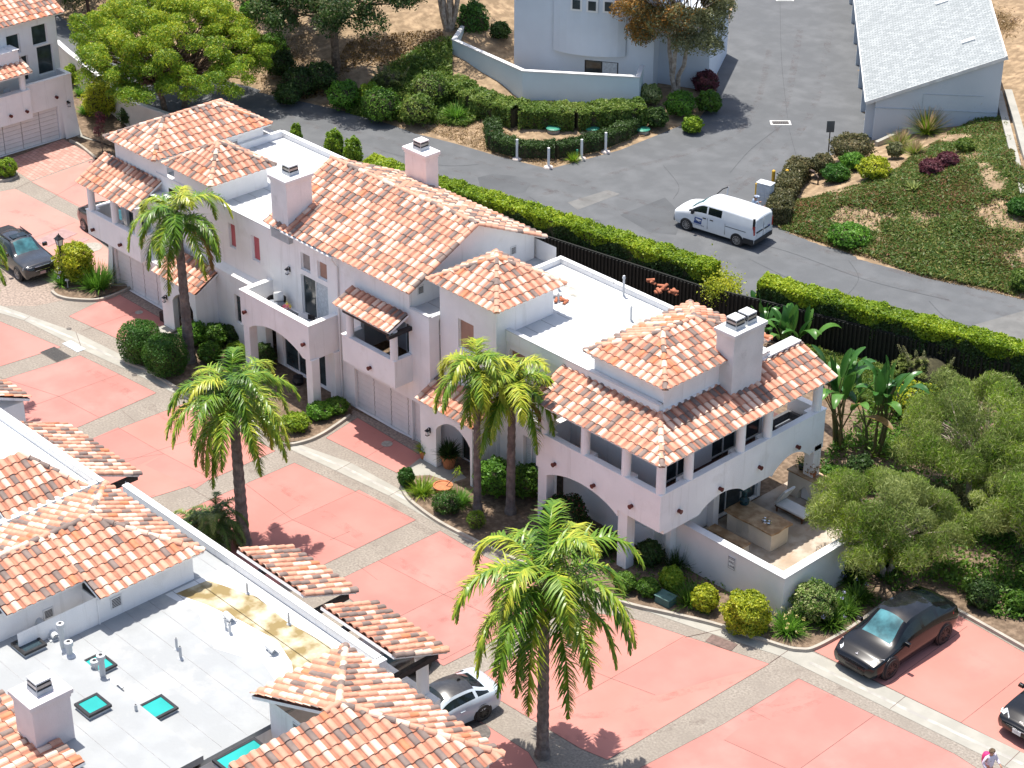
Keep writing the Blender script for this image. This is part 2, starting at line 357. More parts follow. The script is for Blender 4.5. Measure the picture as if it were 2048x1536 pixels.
def window(parent,axis,plane,u0,u1,z0,z1,pane=None,depth=.13,div=(1,1),fw=.055,frame=None,name='window',halfpane=None):
    mb=MB(); pane=pane or GLASS; frame=frame or WHITE; d0,d1=depth-.05,depth+.03
    bar(mb,axis,plane,u0,u1,z0,z0+fw,d0,d1); bar(mb,axis,plane,u0,u1,z1-fw,z1,d0,d1)
    bar(mb,axis,plane,u0,u0+fw,z0+fw,z1-fw,d0,d1); bar(mb,axis,plane,u1-fw,u1,z0+fw,z1-fw,d0,d1)
    for i in range(1,div[0]): u=u0+(u1-u0)*i/div[0]; bar(mb,axis,plane,u-fw/2,u+fw/2,z0+fw,z1-fw,d0+.003,d1-.003)
    for i in range(1,div[1]): z=z0+(z1-z0)*i/div[1]; bar(mb,axis,plane,u0+fw,u1-fw,z-fw/2.5,z+fw/2.5,d0+.006,d1-.006)
    w_=mb.build(name,frame,parent)
    f=fr(axis,plane); mb=MB()
    if halfpane is None: bar(mb,axis,plane,u0+fw,u1-fw,z0+fw,z1-fw,depth-.005,depth+.02); mb.build('pane',pane,w_)
    else:
        um=(u0+u1)/2
        bar(mb,axis,plane,u0+fw,um,z0+fw,z1-fw,depth-.005,depth+.02); mb.build('pane',pane,w_)
        mb=MB(); bar(mb,axis,plane,um+.002,u1-fw,z0+fw,z1-fw,depth-.005,depth+.02); mb.build('curtain',halfpane,w_)
    return w_
def extr(mb,axis,plane,poly,d0,d1,m=0):
    f=fr(axis,plane); n=len(poly); vs=[f(u,z,d0) for u,z in poly]+[f(u,z,d1) for u,z in poly]
    fs=[(i,(i+1)%n,n+(i+1)%n,n+i) for i in range(n)]
    for t in tessellate_polygon([[Vector((p[0],p[1],0)) for p in poly]]): fs.append(tuple(t)); fs.append(tuple(n+i for i in t[::-1]))
    mb.add(vs,fs,m)
def archpoly(u0,u1,ztop,zbot,arches,n=14):
    """outline of a fascia whose bottom edge rises in arches (ua,ub,spring,crown)"""
    p=[(u0,ztop),(u0,zbot)]
    for ua,ub,zs,zc in arches:
        p.append((ua,zbot)) if abs(p[-1][0]-ua)>1e-4 else None
        for k in range(n+1):
            t=k/n; u=ua+(ub-ua)*t; z=zs+(zc-zs)*math.sin(math.pi*t)**.75
            if abs(z-zbot)>1e-4 or (0<k<n): p.append((u,z))
        p.append((ub,zbot))
    if abs(p[-1][0]-u1)>1e-4: p.append((u1,zbot))
    p.append((u1,ztop)); 
    q=[p[0]]
    for a in p[1:]:
        if abs(a[0]-q[-1][0])+abs(a[1]-q[-1][1])>1e-4: q.append(a)
    return q
def garage_door(parent,axis,plane,u0,u1,z0,z1,depth=.2):
    mb=MB(); bar(mb,axis,plane,u0,u1,z0,z1,depth,depth+.06,1)
    nc=4; nr=8; g=.035; cw=(u1-u0)/nc
    for i in range(nc):
        for j in range(nr):
            h=(z1-z0)/nr; a=u0+i*cw+.03; b=u0+(i+1)*cw-.03; c=z0+j*h+.018; d=c+h-.036
            f=fr(axis,plane)
            mb.add([f(a,c,depth-.05),f(b,c,depth-.05),f(b,d,depth-.015),f(a,d,depth-.015),f(a,c,depth),f(b,c,depth),f(b,d,depth),f(a,d,depth)],
                   [(0,1,2,3),(0,4,5,1),(1,5,6,2),(2,6,7,3),(3,7,4,0)],0)
    return mb.build('garage_door',[DOORW,mat('door_groove',(.42,.38,.36),.7)],parent)
def chimney(parent,x0,x1,y0,y1,z0,z1,ncap=1,mat_=None,capmat=None):
    mb=MB(); mb.box(x0,x1,y0,y1,z0,z1-.16); mb.box(x0-.03,x1+.03,y0-.03,y1+.03,z1-.30,z1-.16); mb.box(x0-.09,x1+.09,y0-.09,y1+.09,z1-.16,z1)
    mb.box(x0-.07,x1+.07,y0-.07,y1+.07,z0-.2,z0+.25 if z0<8 else z0+.02,1)
    o=mb.build('chimney',[mat_ or STUCCO2,FLASH],parent,bevel=.02)
    L=max(x1-x0,y1-y0)
    for i in range(ncap):
        cx=(x0+x1)/2; cy=(y0+y1)/2
        if ncap==2: cy+= (-.36,.36)[i] if y1-y0>x1-x0 else 0; cx+=0 if y1-y0>x1-x0 else (-.36,.36)[i]
        c=MB(); w_=.30
        c.cbox((cx,cy,z1),(w_*2,w_*2,.16),1,0,.96)
        for k in range(4):
            a=math.pi/4+k*math.pi/2; p=(cx+w_*1.28*_c(a),cy+w_*1.28*_s(a)); q=(cx+w_*1.13*_c(a),cy+w_*1.13*_s(a))
            c.tube([(p[0],p[1],z1+.15),(q[0],q[1],z1+.44)],.02,5,1)
        c.cbox((cx,cy,z1+.155),(w_*1.75,w_*1.75,.27),0,0,.93)
        c.cbox((cx,cy,z1+.24),(w_*1.86,w_*1.86,.10),2,0,.97)
        c.cbox((cx,cy,z1+.42),(w_*1.85,w_*1.85,.05),3,0,.97)
        c.build('chimney_cap',[DARK,FLASH,ALLOY,capmat or CAPW],o)
    return o
def scupper(parent,axis,plane,u,z):
    f=fr(axis,plane); mb=MB(); mb.tube([f(u,z,.05),f(u,z,-.16)],.085,10); mb.tube([f(u,z,-.15),f(u,z,-.17)],.10,10); mb.build('drain_spout',SCUP,parent)
def vent(parent,axis,plane,u,z,w_=.36,h=.42):
    mb=MB(); bar(mb,axis,plane,u-w_/2,u+w_/2,z,z+h,-.03,.02); f=fr(axis,plane)
    for k in range(6): bar(mb,axis,plane,u-w_/2+.05,u+w_/2-.05,z+.05+k*(h-.1)/6,z+.05+(k+.55)*(h-.1)/6,-.036,-.02,1)
    mb.build('wall_vent',[CAPW,DARKMETAL],parent)
def lantern(parent,axis,plane,u,z):
    f=fr(axis,plane); mb=MB(); c=f(u,z,-.16)
    mb.tube([f(u,z+.28,.01),f(u,z+.33,-.10),c[:2]+(z+.3,)],.018,6); mb.cbox((c[0],c[1],z-.03),(.15,.15,.03),0); mb.cbox((c[0],c[1],z+.0),(.12,.12,.2),1,0,1.2)
    mb.cbox((c[0],c[1],z+.2),(.2,.2,.09),0,0,.3); bar(mb,axis,plane,u-.06,u+.06,z+.05,z+.3,-.02,.01)
    mb.build('wall_lantern',[DARKMETAL,LIGHTG],parent)
def column(parent,x,y,z0,z1,r=.2,base=True):
    mb=MB(); mb.lathe((x,y,0),[(r*.97,z0),(r,z0+.05),(r,z1)],20); mb.build('column',STUCCO,parent,smooth=False)
def ventpipe(parent,x,y,z,h=.45,r=.05,kind=0):
    mb=MB()
    mb.lathe((x,y,z),[(r*2.4,0),(r*2.0,.03),(r,.07),(r,h)],10)
    if kind==1: mb.lathe((x,y,z+h-.1),[(r*1.5,0),(r*1.5,.14),(r*1.1,.16)],10)
    if kind==2: mb.lathe((x,y,z+h),[(r*1.6,0),(r*1.0,.12)],10)
    mb.lathe((x,y,z+h+(.06 if kind==1 else .002)),[(r*.7,0),(r*.7,.006)],8,1)
    mb.build('vent_pipe',[MEMB,DARKMETAL],parent,smooth=False)
def gooseneck(parent,x,y,z,rz=0.):
    mb=MB(); mb.xf=Matrix.Translation((x,y,z))@Matrix.Rotation(rz,4,'Z')
    mb.cbox((0,0,0),(.42,.42,.04)); 
    mb.lathe((0,0,.03),[(.13,0),(.12,.08)],10)
    # half-round hood
    n=8; vs=[];
    for x_ in(-.25,.25):
        for k in range(n+1): an=math.pi*k/n; vs.append((x_,.13*_c(an),.13+.13*_s(an)))
    mb.add(vs,[(k,k+1,n+1+k+1,n+1+k) for k in range(n)]+[tuple(range(n+1))[::-1]])
    mb.build('roof_vent',[MEMB],parent)
def flat(parent,x0,x1,y0,y1,z,par=.32,th=.22,sides='xXyY',seamdir='x',m=None,name='flat_roof'):
    """membrane roof with upstand walls on the named sides and lap seams"""
    mb=MB(); mb.box(x0,x1,y0,y1,z-.25,z)
    if seamdir=='x':
        k=y0+.9
        while k<y1-.2: mb.box(x0+.05,x1-.05,k,k+.026,z,z+.006,1); k+=.95
    else:
        k=x0+.9
        while k<x1-.2: mb.box(k,k+.018,y0+.05,y1-.05,z,z+.006,1); k+=.95
    o=mb.build(name,[m or MEMB,SEAM],parent)
    def seg(a,b,c,d):
        mb=MB(); mb.box(a,b,c,d,z-.3,z+par); mb.box(a-.02,b+.02,c-.02,d+.02,z+par-.004,z+par+.05,1); mb.build('parapet',[STUCCO,CAPW],parent)
    if 'x' in sides: seg(x0-th,x0,y0,y1)
    if 'X' in sides: seg(x1,x1+th,y0,y1)
    e0=th if 'x' in sides else 0; e1=th if 'X' in sides else 0
    if 'y' in sides: seg(x0-e0,x1+e1,y0-th,y0)
    if 'Y' in sides: seg(x0-e0,x1+e1,y1,y1+th)
    return o
def skylight(parent,x0,x1,y0,y1,z,pane=None,h=.2):
    mb=MB(); f=.07
    mb.box(x0,x1,y0,y1,z-.02,z+h*.55,1)
    for a in((x0-.03,x1+.03,y0-.03,y0+f),(x0-.03,x1+.03,y1-f,y1+.03),(x0-.03,x0+f,y0+f,y1-f),(x1-f,x1+.03,y0+f,y1-f)): mb.box(*a,z+h*.55,z+h)
    o=mb.build('skylight',[DARKMETAL,FLASH],parent); mb=MB(); mb.box(x0+f,x1-f,y0+f,y1-f,z+h*.6,z+h-.02); mb.build('pane',pane or SKYL,o)
# ---------------------------------------------------------------- left townhouse
YB=8.4
HL=thing('townhouse','left attached townhouse with two red blinds upstairs and a covered balcony over its garage','house',(-31,4,0))
mb=MB()
# garage storey
facade(mb,'y-',-.4,-37.1,-31.3,0,3.3,[(-36.75,-32.0,0,2.15)],.22)
facade(mb,'x+',-31.3,-.4,.4,0,3.3)
mb.quad((-37.1,-.4,0),(-37.1,-.4,3.3),(-37.1,YB,3.3),(-37.1,YB,0))
# battered plinth at the corner
mb.add([(-37.1,-.4,2.9),(-36.8,-.4,2.9),(-36.8,-.62,0),(-37.35,-.62,0),(-37.1,.4,2.9),(-37.35,.6,0)],[(0,3,2,1),(0,4,5,3)])
# balcony floor and upper block under the big hip
mb.box(-37.3,-31.4,-1.15,.4,3.0,3.2)
facade(mb,'y-',.4,-37.0,-32.35,3.2,7.95,[(-36.5,-34.9,3.2,5.5),(-34.3,-33.2,3.2,5.5)],.14)
mb.quad((-37.0,.4,3.2),(-37.0,.4,7.95),(-37.0,7.1,7.95),(-37.0,7.1,3.2))
facade(mb,'x+',-33.3,.4,7.1,6.9,7.95)
mb.quad((-37,7.1,3),(-37,7.1,7.95),(-33.3,7.1,7.95),(-33.3,7.1,3))
# pier at the right end of the balcony
mb.box(-33.15,-31.9,-.4,.4,3.2,6.35)
mb.box(-31.9,-31.5,-.05,.4,3.2,6.2)
# tower
facade(mb,'y-',.4,-31.75,-28.5,2.6,8.05,[(-30.1,-29.2,4.4,5.5)],.14); facade(mb,'x+',-28.5,.4,3.7,2.6,8.05)
mb.quad((-31.75,.4,3),(-31.75,.4,8.05),(-31.75,3.7,8.05),(-31.75,3.7,3)); mb.quad((-31.75,3.7,3),(-31.75,3.7,8.05),(-28.5,3.7,8.05),(-28.5,3.7,3))
# wall below flat roof, upstairs part and lower part with sill ledge
facade(mb,'y-',.4,-28.5,-24.0,3.9,7.0,[(-27.4,-26.85,5.15,6.45),(-25.55,-24.92,5.1,6.42)],.13)
facade(mb,'y-',.0,-28.5,-24.3,0,3.9,[(-26.75,-26.0,1.4,2.95)],.13); mb.quad((-28.5,0,3.9),(-24.3,0,3.9),(-24.3,.41,4.12),(-28.5,.41,4.12))
facade(mb,'x+',-24.3,0,.4,0,4.0)
mb.quad((-37,YB,0),(-24,YB,0),(-24,YB,7),(-37,YB,7))
mb.build('wall',STUCCO,HL)
garage_door(HL,'y-',-.4,-36.75,-32.0,.02,2.13)
# balcony parapet
mb=MB()
mb.box(-37.5,-32.7,-1.37,-1.12,2.98,4.34); mb.box(-37.5,-37.25,-1.12,.4,2.98,4.34); mb.box(-32.95,-32.7,-1.12,-.4,2.98,4.34)
mb.box(-37.53,-32.67,-1.40,-1.09,4.34,4.40); mb.box(-37.53,-37.22,-1.09,.4,4.34,4.40)
for x in(-37.2,-35.05): mb.box(x-.28,x+.28,-1.09,-.85,3.2,4.42)
mb.box(-37.2,-32.75,-1.12,.4,2.95,3.0)
pb=mb.build('balcony',STUCCO,HL,bevel=.015)
for x in(-37.15,-35.0,-32.95): column(HL,x,-1.2,4.4,5.9,.19)
for x in (-36.9,-34.4): scupper(HL,'y-',-1.37,x,3.42)
window(HL,'y-',.4,-36.5,-34.9,3.2,5.5,div=(2,1),frame=WHITE); window(HL,'y-',.4,-34.3,-33.2,3.2,5.5)
window(HL,'y-',.4,-27.4,-26.85,5.15,6.45,REDBLIND); window(HL,'y-',.4,-25.55,-24.92,5.1,6.42,REDBLIND); window(HL,'y-',.0,-26.75,-26.0,1.4,2.95)
window(HL,'y-',.4,-30.1,-29.2,4.4,5.5,TANBLIND)
hip(HL,-37.35,-32.95,.05,7.4,8.0,(-35.15,2.25,9.05),(-35.15,5.3,9.05),101)
roof(HL,[[(-37.95,-1.5,5.78),(-32.9,-1.5,5.78),(-32.9,.4,6.85),(-37.95,.4,6.85)]],None,102)
hip(HL,-32.1,-28.15,.05,4.0,8.15,(-30.12,2.02,9.3),(-30.12,2.02,9.3),103)
flat(HL,-33.3,-24.0,.61,8.2,7.0,.22,.22,'yY'); flat(HL,-33.1,-31.9,-.4,.35,6.36,.0,.1,'')
mb=MB(); mb.box(-33.32,-33.1,3.7,8.2,6.8,7.35); mb.build('parapet',STUCCO,HL)
roof(HL,[[(-33.6,9.2,6.2),(-37.0,9.2,6.2),(-37.0,8.4,6.8),(-33.6,8.4,6.8)]],None,104)
ventpipe(HL,-26.9,6.4,7.0,.95,.06); vent(HL,'x+',-33.3,5.2,7.1,.5,.5)
# entry porch
mb=MB(); extr(mb,'y-',-1.3,[(-31.2,2.75),(-31.2,0),(-30.25,0)]+[(-30.25+1.75*k/12,1.75+.6*math.sin(math.pi*k/12)**.8) for k in range(13)]+[(-28.5,0),(-28.2,0),(-28.2,2.75)],0,.3)
mb.box(-28.5,-28.2,-1.0,0.0,0,2.75)
mb.add([(-28.2,-1.3,2.75),(-28.2,0,2.75),(-28.2,0,3.5),(-28.5,-1.3,2.75),(-28.5,0,2.75),(-28.5,0,3.5)],[(0,1,2),(3,5,4),(0,2,5,3)])
pw=mb.build('porch',STUCCO,HL); mb=MB(); mb.box(-29.6,-28.7,-.02,.06,0,2.1); mb.build('front_door',WOOD,HL)
roof(HL,[[(-31.75,-1.36,2.85),(-28.0,-1.36,2.85),(-28.0,.1,3.66),(-31.75,.1,3.66)]],None,105); lantern(HL,'y-',-1.3,-30.75,1.55)
# ---------------------------------------------------------------- centre townhouse
HC=thing('townhouse','middle attached townhouse with a wide gable roof and an open arched balcony','house',(-18,4,0))
mb=MB()
facade(mb,'y-',.4,-24.0,-13.9,0,7.75,[(-18.05,-13.15-.0,0,.001) if 0 else (-21.75,-19.75,3.6,5.7),(-21.7,-21.0,5.95,6.85),(-20.45,-19.75,5.95,6.85),(-17.4,-14.0,3.3,5.95),(-18.0,-13.95,.0,2.13),(-23.5,-20.2,.1,2.4)],.2)
facade(mb,'y-',.4,-13.9,-12.6,0,6.75,[(-13.9,-13.15,.0,2.13)],.2)
facade(mb,'x+',-12.6,.4,1.0,0,6.75)
# gable end
x=-13.95; mb.add([(x,.4,6.7),(x,8.1,6.7),(x,8.1,7.85),(x,4.1,9.7),(x,.4,7.85)],[(0,1,2,3,4)])
mb.quad((-24,8.2,0),(-12.6,8.2,0),(-12.6,8.2,7.7),(-24,8.2,7.7)); mb.quad((-24,.4,6.8),(-24,8.2,6.8),(-24,8.2,7.85),(-24,.4,7.85)); mb.add([(-24,.4,7.8),(-24,8.2,7.8),(-24,4.1,9.7)],[(0,2,1)])
# tower
facade(mb,'y-',1.0,-12.55,-8.9,2.5,8.35,[(-11.35,-10.35,5.6,7.05)],.14); facade(mb,'x+',-8.9,1.0,4.4,6.9,8.35); facade(mb,'x+',-8.9,1.0,1.6,0,6.9)
mb.quad((-12.55,1,6.5),(-12.55,1,8.35),(-12.55,4.4,8.35),(-12.55,4.4,6.5)); mb.quad((-12.55,4.4,6.9),(-12.55,4.4,8.35),(-8.9,4.4,8.35),(-8.9,4.4,6.9))
facade(mb,'y-',1.0,-12.6,-8.9,0,2.5,[(-11.2,-9.9,0,2.2)],.2)
mb.build('wall',STUCCO,HC)
garage_door(HC,'y-',.4,-18.0,-13.15,.02,2.13)
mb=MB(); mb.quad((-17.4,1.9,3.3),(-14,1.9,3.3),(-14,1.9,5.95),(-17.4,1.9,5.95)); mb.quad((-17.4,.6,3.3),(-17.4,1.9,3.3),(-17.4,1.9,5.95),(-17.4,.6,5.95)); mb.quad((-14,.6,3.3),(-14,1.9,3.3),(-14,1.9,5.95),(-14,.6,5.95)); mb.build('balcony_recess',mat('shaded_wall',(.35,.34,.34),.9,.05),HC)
window(HC,'y-',1.9,-15.9,-14.3,3.3,5.4,depth=-.02)
window(HC,'y-',.4,-21.75,-19.75,3.6,5.7,div=(2,1),halfpane=CURT,name='sliding_door'); window(HC,'y-',.4,-21.7,-21.0,5.95,6.85,mat('grey_blind',(.30,.27,.25),.7)); window(HC,'y-',.4,-20.45,-19.75,5.95,6.85,TANBLIND)
window(HC,'y-',.4,-23.5,-20.2,.1,2.4,div=(3,1),name='patio_door')
window(HC,'y-',1.0,-11.35,-10.35,5.6,7.05,TANBLIND)
lantern(HC,'y-',.4,-22.6,5.45)
ZE=7.8; ZR=9.85; YR=4.1
rg=roof(HC,[[(-23.75,-.02,ZE),(-13.5,-.02,ZE),(-13.5,YR,ZR),(-23.75,YR,ZR)],[(-13.5,8.4,ZE+.05),(-23.75,8.4,ZE+.05),(-23.75,YR,ZR),(-13.5,YR,ZR)]],[((-23.75,YR,ZR),(-13.5,YR,ZR)),((-13.5,.0,ZE-.02),(-13.5,YR,ZR-.05)),((-13.5,8.35,ZE+.03),(-13.5,YR,ZR-.05)),((-23.75,.0,ZE-.02),(-23.75,YR,ZR-.05))],111)
mb=MB(); mb.box(-13.56,-13.48,-.05,.03,0,0); 
mb=MB(); mb.tube([(-22.5,-.08,7.78),(-18.7,-.08,7.72)],.06,8); mb.tube([(-18.9,-.06,7.70),(-18.9,.33,7.1),(-18.9,.33,.15)],.045,8); mb.build('gutter',WHITE,HC)
vent(HC,'x+',-13.95,1.1,7.25); vent(HC,'x+',-13.95,6.75,7.35)
chimney(HC,-23.5,-22.3,.22,1.72,7.3,10.27,1); chimney(HC,-22.55,-21.0,7.62,8.42,6.0,9.85,1,capmat=mat('pink_white',(.74,.66,.64),.8))
flat(HC,-13.93,-12.63,.55,8.2,6.72,.06,.14,'y'); pass
hip(HC,-12.95,-8.5,.65,4.75,8.45,(-10.75,2.75,9.55),(-10.75,2.75,9.55),112)
# corner balcony on columns, fascia with a flat arch
mb=MB()
extr(mb,'y-',-1.36,archpoly(-24.3,-19.05,4.5,2.69,[(-23.75,-19.6,2.69,3.32)]),0,.25)
extr(mb,'x+',-19.05,[(-1.11,4.5),(-1.11,2.69),(.4,2.69),(.4,4.5)],0,.25)
mb.box(-24.3,-24.05,-1.11,.4,2.95,4.5); mb.box(-24.05,-19.3,-1.11,.4,3.4,3.58)
mb.box(-24.33,-19.02,-1.39,-1.08,4.5,4.56); mb.box(-19.33,-19.02,-1.08,.4,4.5,4.56); mb.box(-24.33,-24.02,-1.08,.4,4.5,4.56)
mb.build('balcony',STUCCO,HC)
for x,y in((-19.2,-1.1),(-24.0,-1.1)):
    mb=MB(); mb.box(x-.23,x+.23,y-.23,y+.23,0,2.75); mb.build('pillar',STUCCO,HC,bevel=.015)
for x in(-23.9,-19.4): scupper(HC,'y-',-1.36,x,3.5)
mb=MB(); mb.box(-19.35,-18.95,.0,.42,0,2.69); mb.build('pillar',STUCCO,HC)
# bay balcony with tiled awning
mb=MB(); mb.box(-17.5,-13.8,-.64,.42,3.15,3.3); mb.box(-17.5,-13.8,-.64,-.42,3.3,4.46); mb.box(-17.5,-17.28,-.42,.42,3.3,4.46); mb.box(-14.02,-13.8,-.42,.42,3.3,4.46)
mb.box(-17.53,-13.77,-.67,-.39,4.46,4.52); mb.box(-17.53,-17.25,-.39,.39,4.46,4.52); mb.box(-14.05,-13.77,-.39,.39,4.46,4.52)
mb.box(-17.25,-13.9,-.42,.4,3.3,3.32,1)
mb.build('bay_balcony',[STUCCO,DARK],HC)
column(HC,-17.05,-.5,4.5,6.0,.18); column(HC,-13.98,-.5,4.5,5.95,.18); scupper(HC,'y-',-.64,-15.5,3.55)
mb=MB(); mb.box(-17.3,-13.97,-.72,-.5,5.72,5.9); mb.build('beam',DARKMETAL,HC); mb=MB(); mb.box(-13.95,-13.75,-.95,.4,5.74,5.92); mb.build('beam',DARKMETAL,HC)
roof(HC,[[(-17.75,-.85,6.0),(-13.85,-.85,6.0),(-13.85,.28,6.5),(-17.75,.28,6.5)]],None,113)
# entry porch
mb=MB(); extr(mb,'y-',-.4,[(-12.4,2.95),(-12.4,0),(-11.35,0)]+[(-11.35+2.25*k/12,2.0+.65*math.sin(math.pi*k/12)**.8) for k in range(13)]+[(-9.1,0),(-8.95,0),(-8.95,2.95)],0,.3)
mb.box(-9.25,-8.95,-.1,1.0,0,2.95); mb.add([(-8.95,-.4,2.95),(-8.95,.95,2.95),(-8.95,.95,3.5),(-9.25,-.4,2.95),(-9.25,.95,2.95),(-9.25,.95,3.5)],[(0,1,2),(3,5,4),(0,2,5,3)])
mb.build('porch',STUCCO,HC); mb=MB(); mb.box(-11.2,-9.9,1.1,1.16,0,2.2); mb.build('front_door',DARK,HC)
roof(HC,[[(-12.6,-.46,3.06),(-8.8,-.46,3.06),(-8.8,1.0,3.72),(-12.6,1.0,3.72)]],None,114); lantern(HC,'y-',-.4,-11.75,1.6)
# ---------------------------------------------------------------- right townhouse
HR=thing('townhouse','right end townhouse with a columned wraparound balcony and a double flue chimney','house',(-3,4,0))
mb=MB()
facade(mb,'y-',1.6,-8.9,.1,3.85,6.95,[(-8.7,-7.75,5.2,6.35)],.14)
facade(mb,'y-',1.2,-8.9,-5.3,0,3.75,[(-7.4,-6.55,1.2,2.75)],.14); mb.quad((-8.9,1.2,3.75),(-5.3,1.2,3.75),(-5.3,1.61,3.95),(-8.9,1.61,3.95)); 
facade(mb,'y-',1.6,-5.3,.1,0,3.85,[(-1.6,-.4,1.1,2.3)],.14)
facade(mb,'x+',.1,1.6,8.4,0,6.9,[(2.2,3.7,3.2,5.3),(5.0,6.6,3.2,5.3),(7.0,8.2,3.2,5.3),(5.2,8.2,.05,2.3)],.14)
mb.quad((-8.9,8.4,0),(.1,8.4,0),(.1,8.4,6.9),(-8.9,8.4,6.9))
# tower walls
facade(mb,'y-',1.8,-3.8,.13,6.7,8.0); facade(mb,'x+',.13,1.8,7.5,6.7,8.0); mb.quad((-3.8,1.8,6.7),(-3.8,1.8,8),(-3.8,7.5,8),(-3.8,7.5,6.7)); mb.quad((-3.8,7.5,6.7),(-3.8,7.5,8),(.13,7.5,8),(.13,7.5,6.7))
mb.box(-3.9,.2,1.7,7.6,7.78,8.0); mb.box(-3.87,.2,1.72,1.8,6.7,6.95); mb.box(.13,.22,1.8,7.5,6.7,6.95)
mb.build('wall',STUCCO,HR)
window(HR,'y-',1.6,-8.7,-7.75,5.2,6.35,TANBLIND); window(HR,'y-',1.2,-7.4,-6.55,1.2,2.75,mat('pale_shutter',(.55,.6,.62),.6,.2,25),div=(2,1)); window(HR,'y-',1.6,-1.6,-.4,1.1,2.3,mat('slatted_blind',(.3,.31,.32),.6,.3,20),div=(1,1))
window(HR,'x+',.1,2.2,3.7,3.2,5.3,div=(2,1)); window(HR,'x+',.1,5.0,6.6,3.2,5.3,div=(2,1)); window(HR,'x+',.1,7.0,8.2,3.2,5.3); window(HR,'x+',.1,5.2,8.2,.05,2.3,div=(3,1),name='patio_door')
flat(HR,-8.89,-.1,1.75,8.2,6.98,.22,.2,'yYX')
flat(HR,-12.3,-8.89,4.42,8.2,6.98,.22,.2,'xY') 
hip(HR,-4.05,.5,1.45,7.9,8.1,(-1.78,3.7,9.05),(-1.78,5.6,9.05),121,[.47,.25,.19,.09])
T=2.02; z0,z1=6.0,6.84
roof(HR,[[(-5.4,-.4,z0),(2.15,-.4,z0),(2.15-T,-.4+T,z1),(-5.4,-.4+T,z1)],[(2.15,-.4,z0),(2.15,10.42,z0),(2.15-T,10.42,z1),(2.15-T,-.4+T,z1)]],[((2.15,-.4,z0),(2.15-T,-.4+T,z1))],122,[.36,.36,.27,.01])
mb=MB(); mb.box(-.3,.16,7.6,10.3,6.6,7.0); mb.box(-.35,.2,8.2,10.35,7.0-.004,7.05,1); mb.build('parapet',[STUCCO,CAPW],HR)
mb=MB(); mb.sheet([(-11.9,5.9),(-9.0,6.3),(-5.5,6.35),(-2.0,6.5),(-.9,7.0),(-3.5,7.15),(-7,7.0),(-10.2,6.9),(-12.0,6.5)],6.985); mb.build('roof_stain',mat('dirt_band',(.33,.31,.26),.85,.2,1.0,col2=(.62,.62,.60),mask=(.38,.62),detail=7),HR)
chimney(HR,-.12,.85,5.12,7.0,6.25,9.42,2,mat('stucco_grey',(.68,.67,.66),.9,.06,1.2,bump=.3,bscale=18,col3=(.42,.42,.42),scale3=1.3,mask3=(.62,.85)))
# wraparound balcony
mb=MB()
extr(mb,'y-',-.2,archpoly(-5.15,1.98,4.48,2.8,[(-4.65,-.35,2.5,3.1)]),0,.26)
extr(mb,'x+',1.98,archpoly(.06,10.12,4.48,2.6,[(2.2,4.95,2.62,3.08),(6.75,9.25,2.5,3.12)]),0,.26)
mb.box(-5.15,-4.9,.06,1.6,2.95,4.48)
mb.box(-4.9,1.72,.06,10.1,3.0,3.2,1); mb.box(.36,1.7,.1,10.0,2.94,3.0)
mb.box(.1,1.72,9.86,10.11,2.95,4.48)
mb.box(-5.18,2.01,-.23,.09,4.48,4.54); mb.box(1.69,2.01,.09,10.15,4.48,4.54); mb.box(-5.18,-4.87,.09,1.6,4.48,4.54); mb.box(.1,1.69,9.83,10.15,4.48,4.54)
for x in(-4.7,-2.4,-.1): mb.box(x-.3,x+.3,.09,.36,3.2,4.50)
for y in(1.6,4.76,6.47,9.6): mb.box(1.42,1.69,y-.3,y+.3,3.2,4.50)
mb.build('balcony',[STUCCO,mat('balcony_floor_tile',(.10,.04,.03),.6,.2,5)],HR)
for x in(-4.75,-2.42,-.1): column(HR,x,-.03,4.54,6.06,.2)
column(HR,1.8,-.02,4.54,6.04,.2)
for y in(1.6,4.76,6.47,9.7): column(HR,1.8,y,4.54,6.06,.2)
for x in(-4.0,-1.7,.45): scupper(HR,'y-',-.2,x,3.38)
for y in(.9,3.38,5.85,8.3): scupper(HR,'x+',1.98,y,3.38)
for x,y in((-.12,.12),(-4.85,.12),(1.72,9.8)):
    mb=MB(); mb.box(x-.26,x+.26,y-.24,y+.24,0,2.85); mb.build('pillar',STUCCO,HR,bevel=.015)
mb=MB(); mb.box(.06,.36,.2,2.0,2.7,3.0); mb.build('beam',STUCCO,HR); mb=MB(); mb.box(.1,.45,4.9,5.25,0,2.95); mb.build('pier',STUCCO,HR)
for x,y,h,k in((-10.4,6.2,.55,2),(-9.6,5.4,.4,0),(-6.1,6.4,.7,0),(-3.9,7.3,.6,0),(-8.0,7.9,.9,2)): ventpipe(HR,x,y,6.98,h,.05,k)
gooseneck(HR,-9.9,5.6,6.98,.8); gooseneck(HR,-5.2,4.9,6.98,.5)
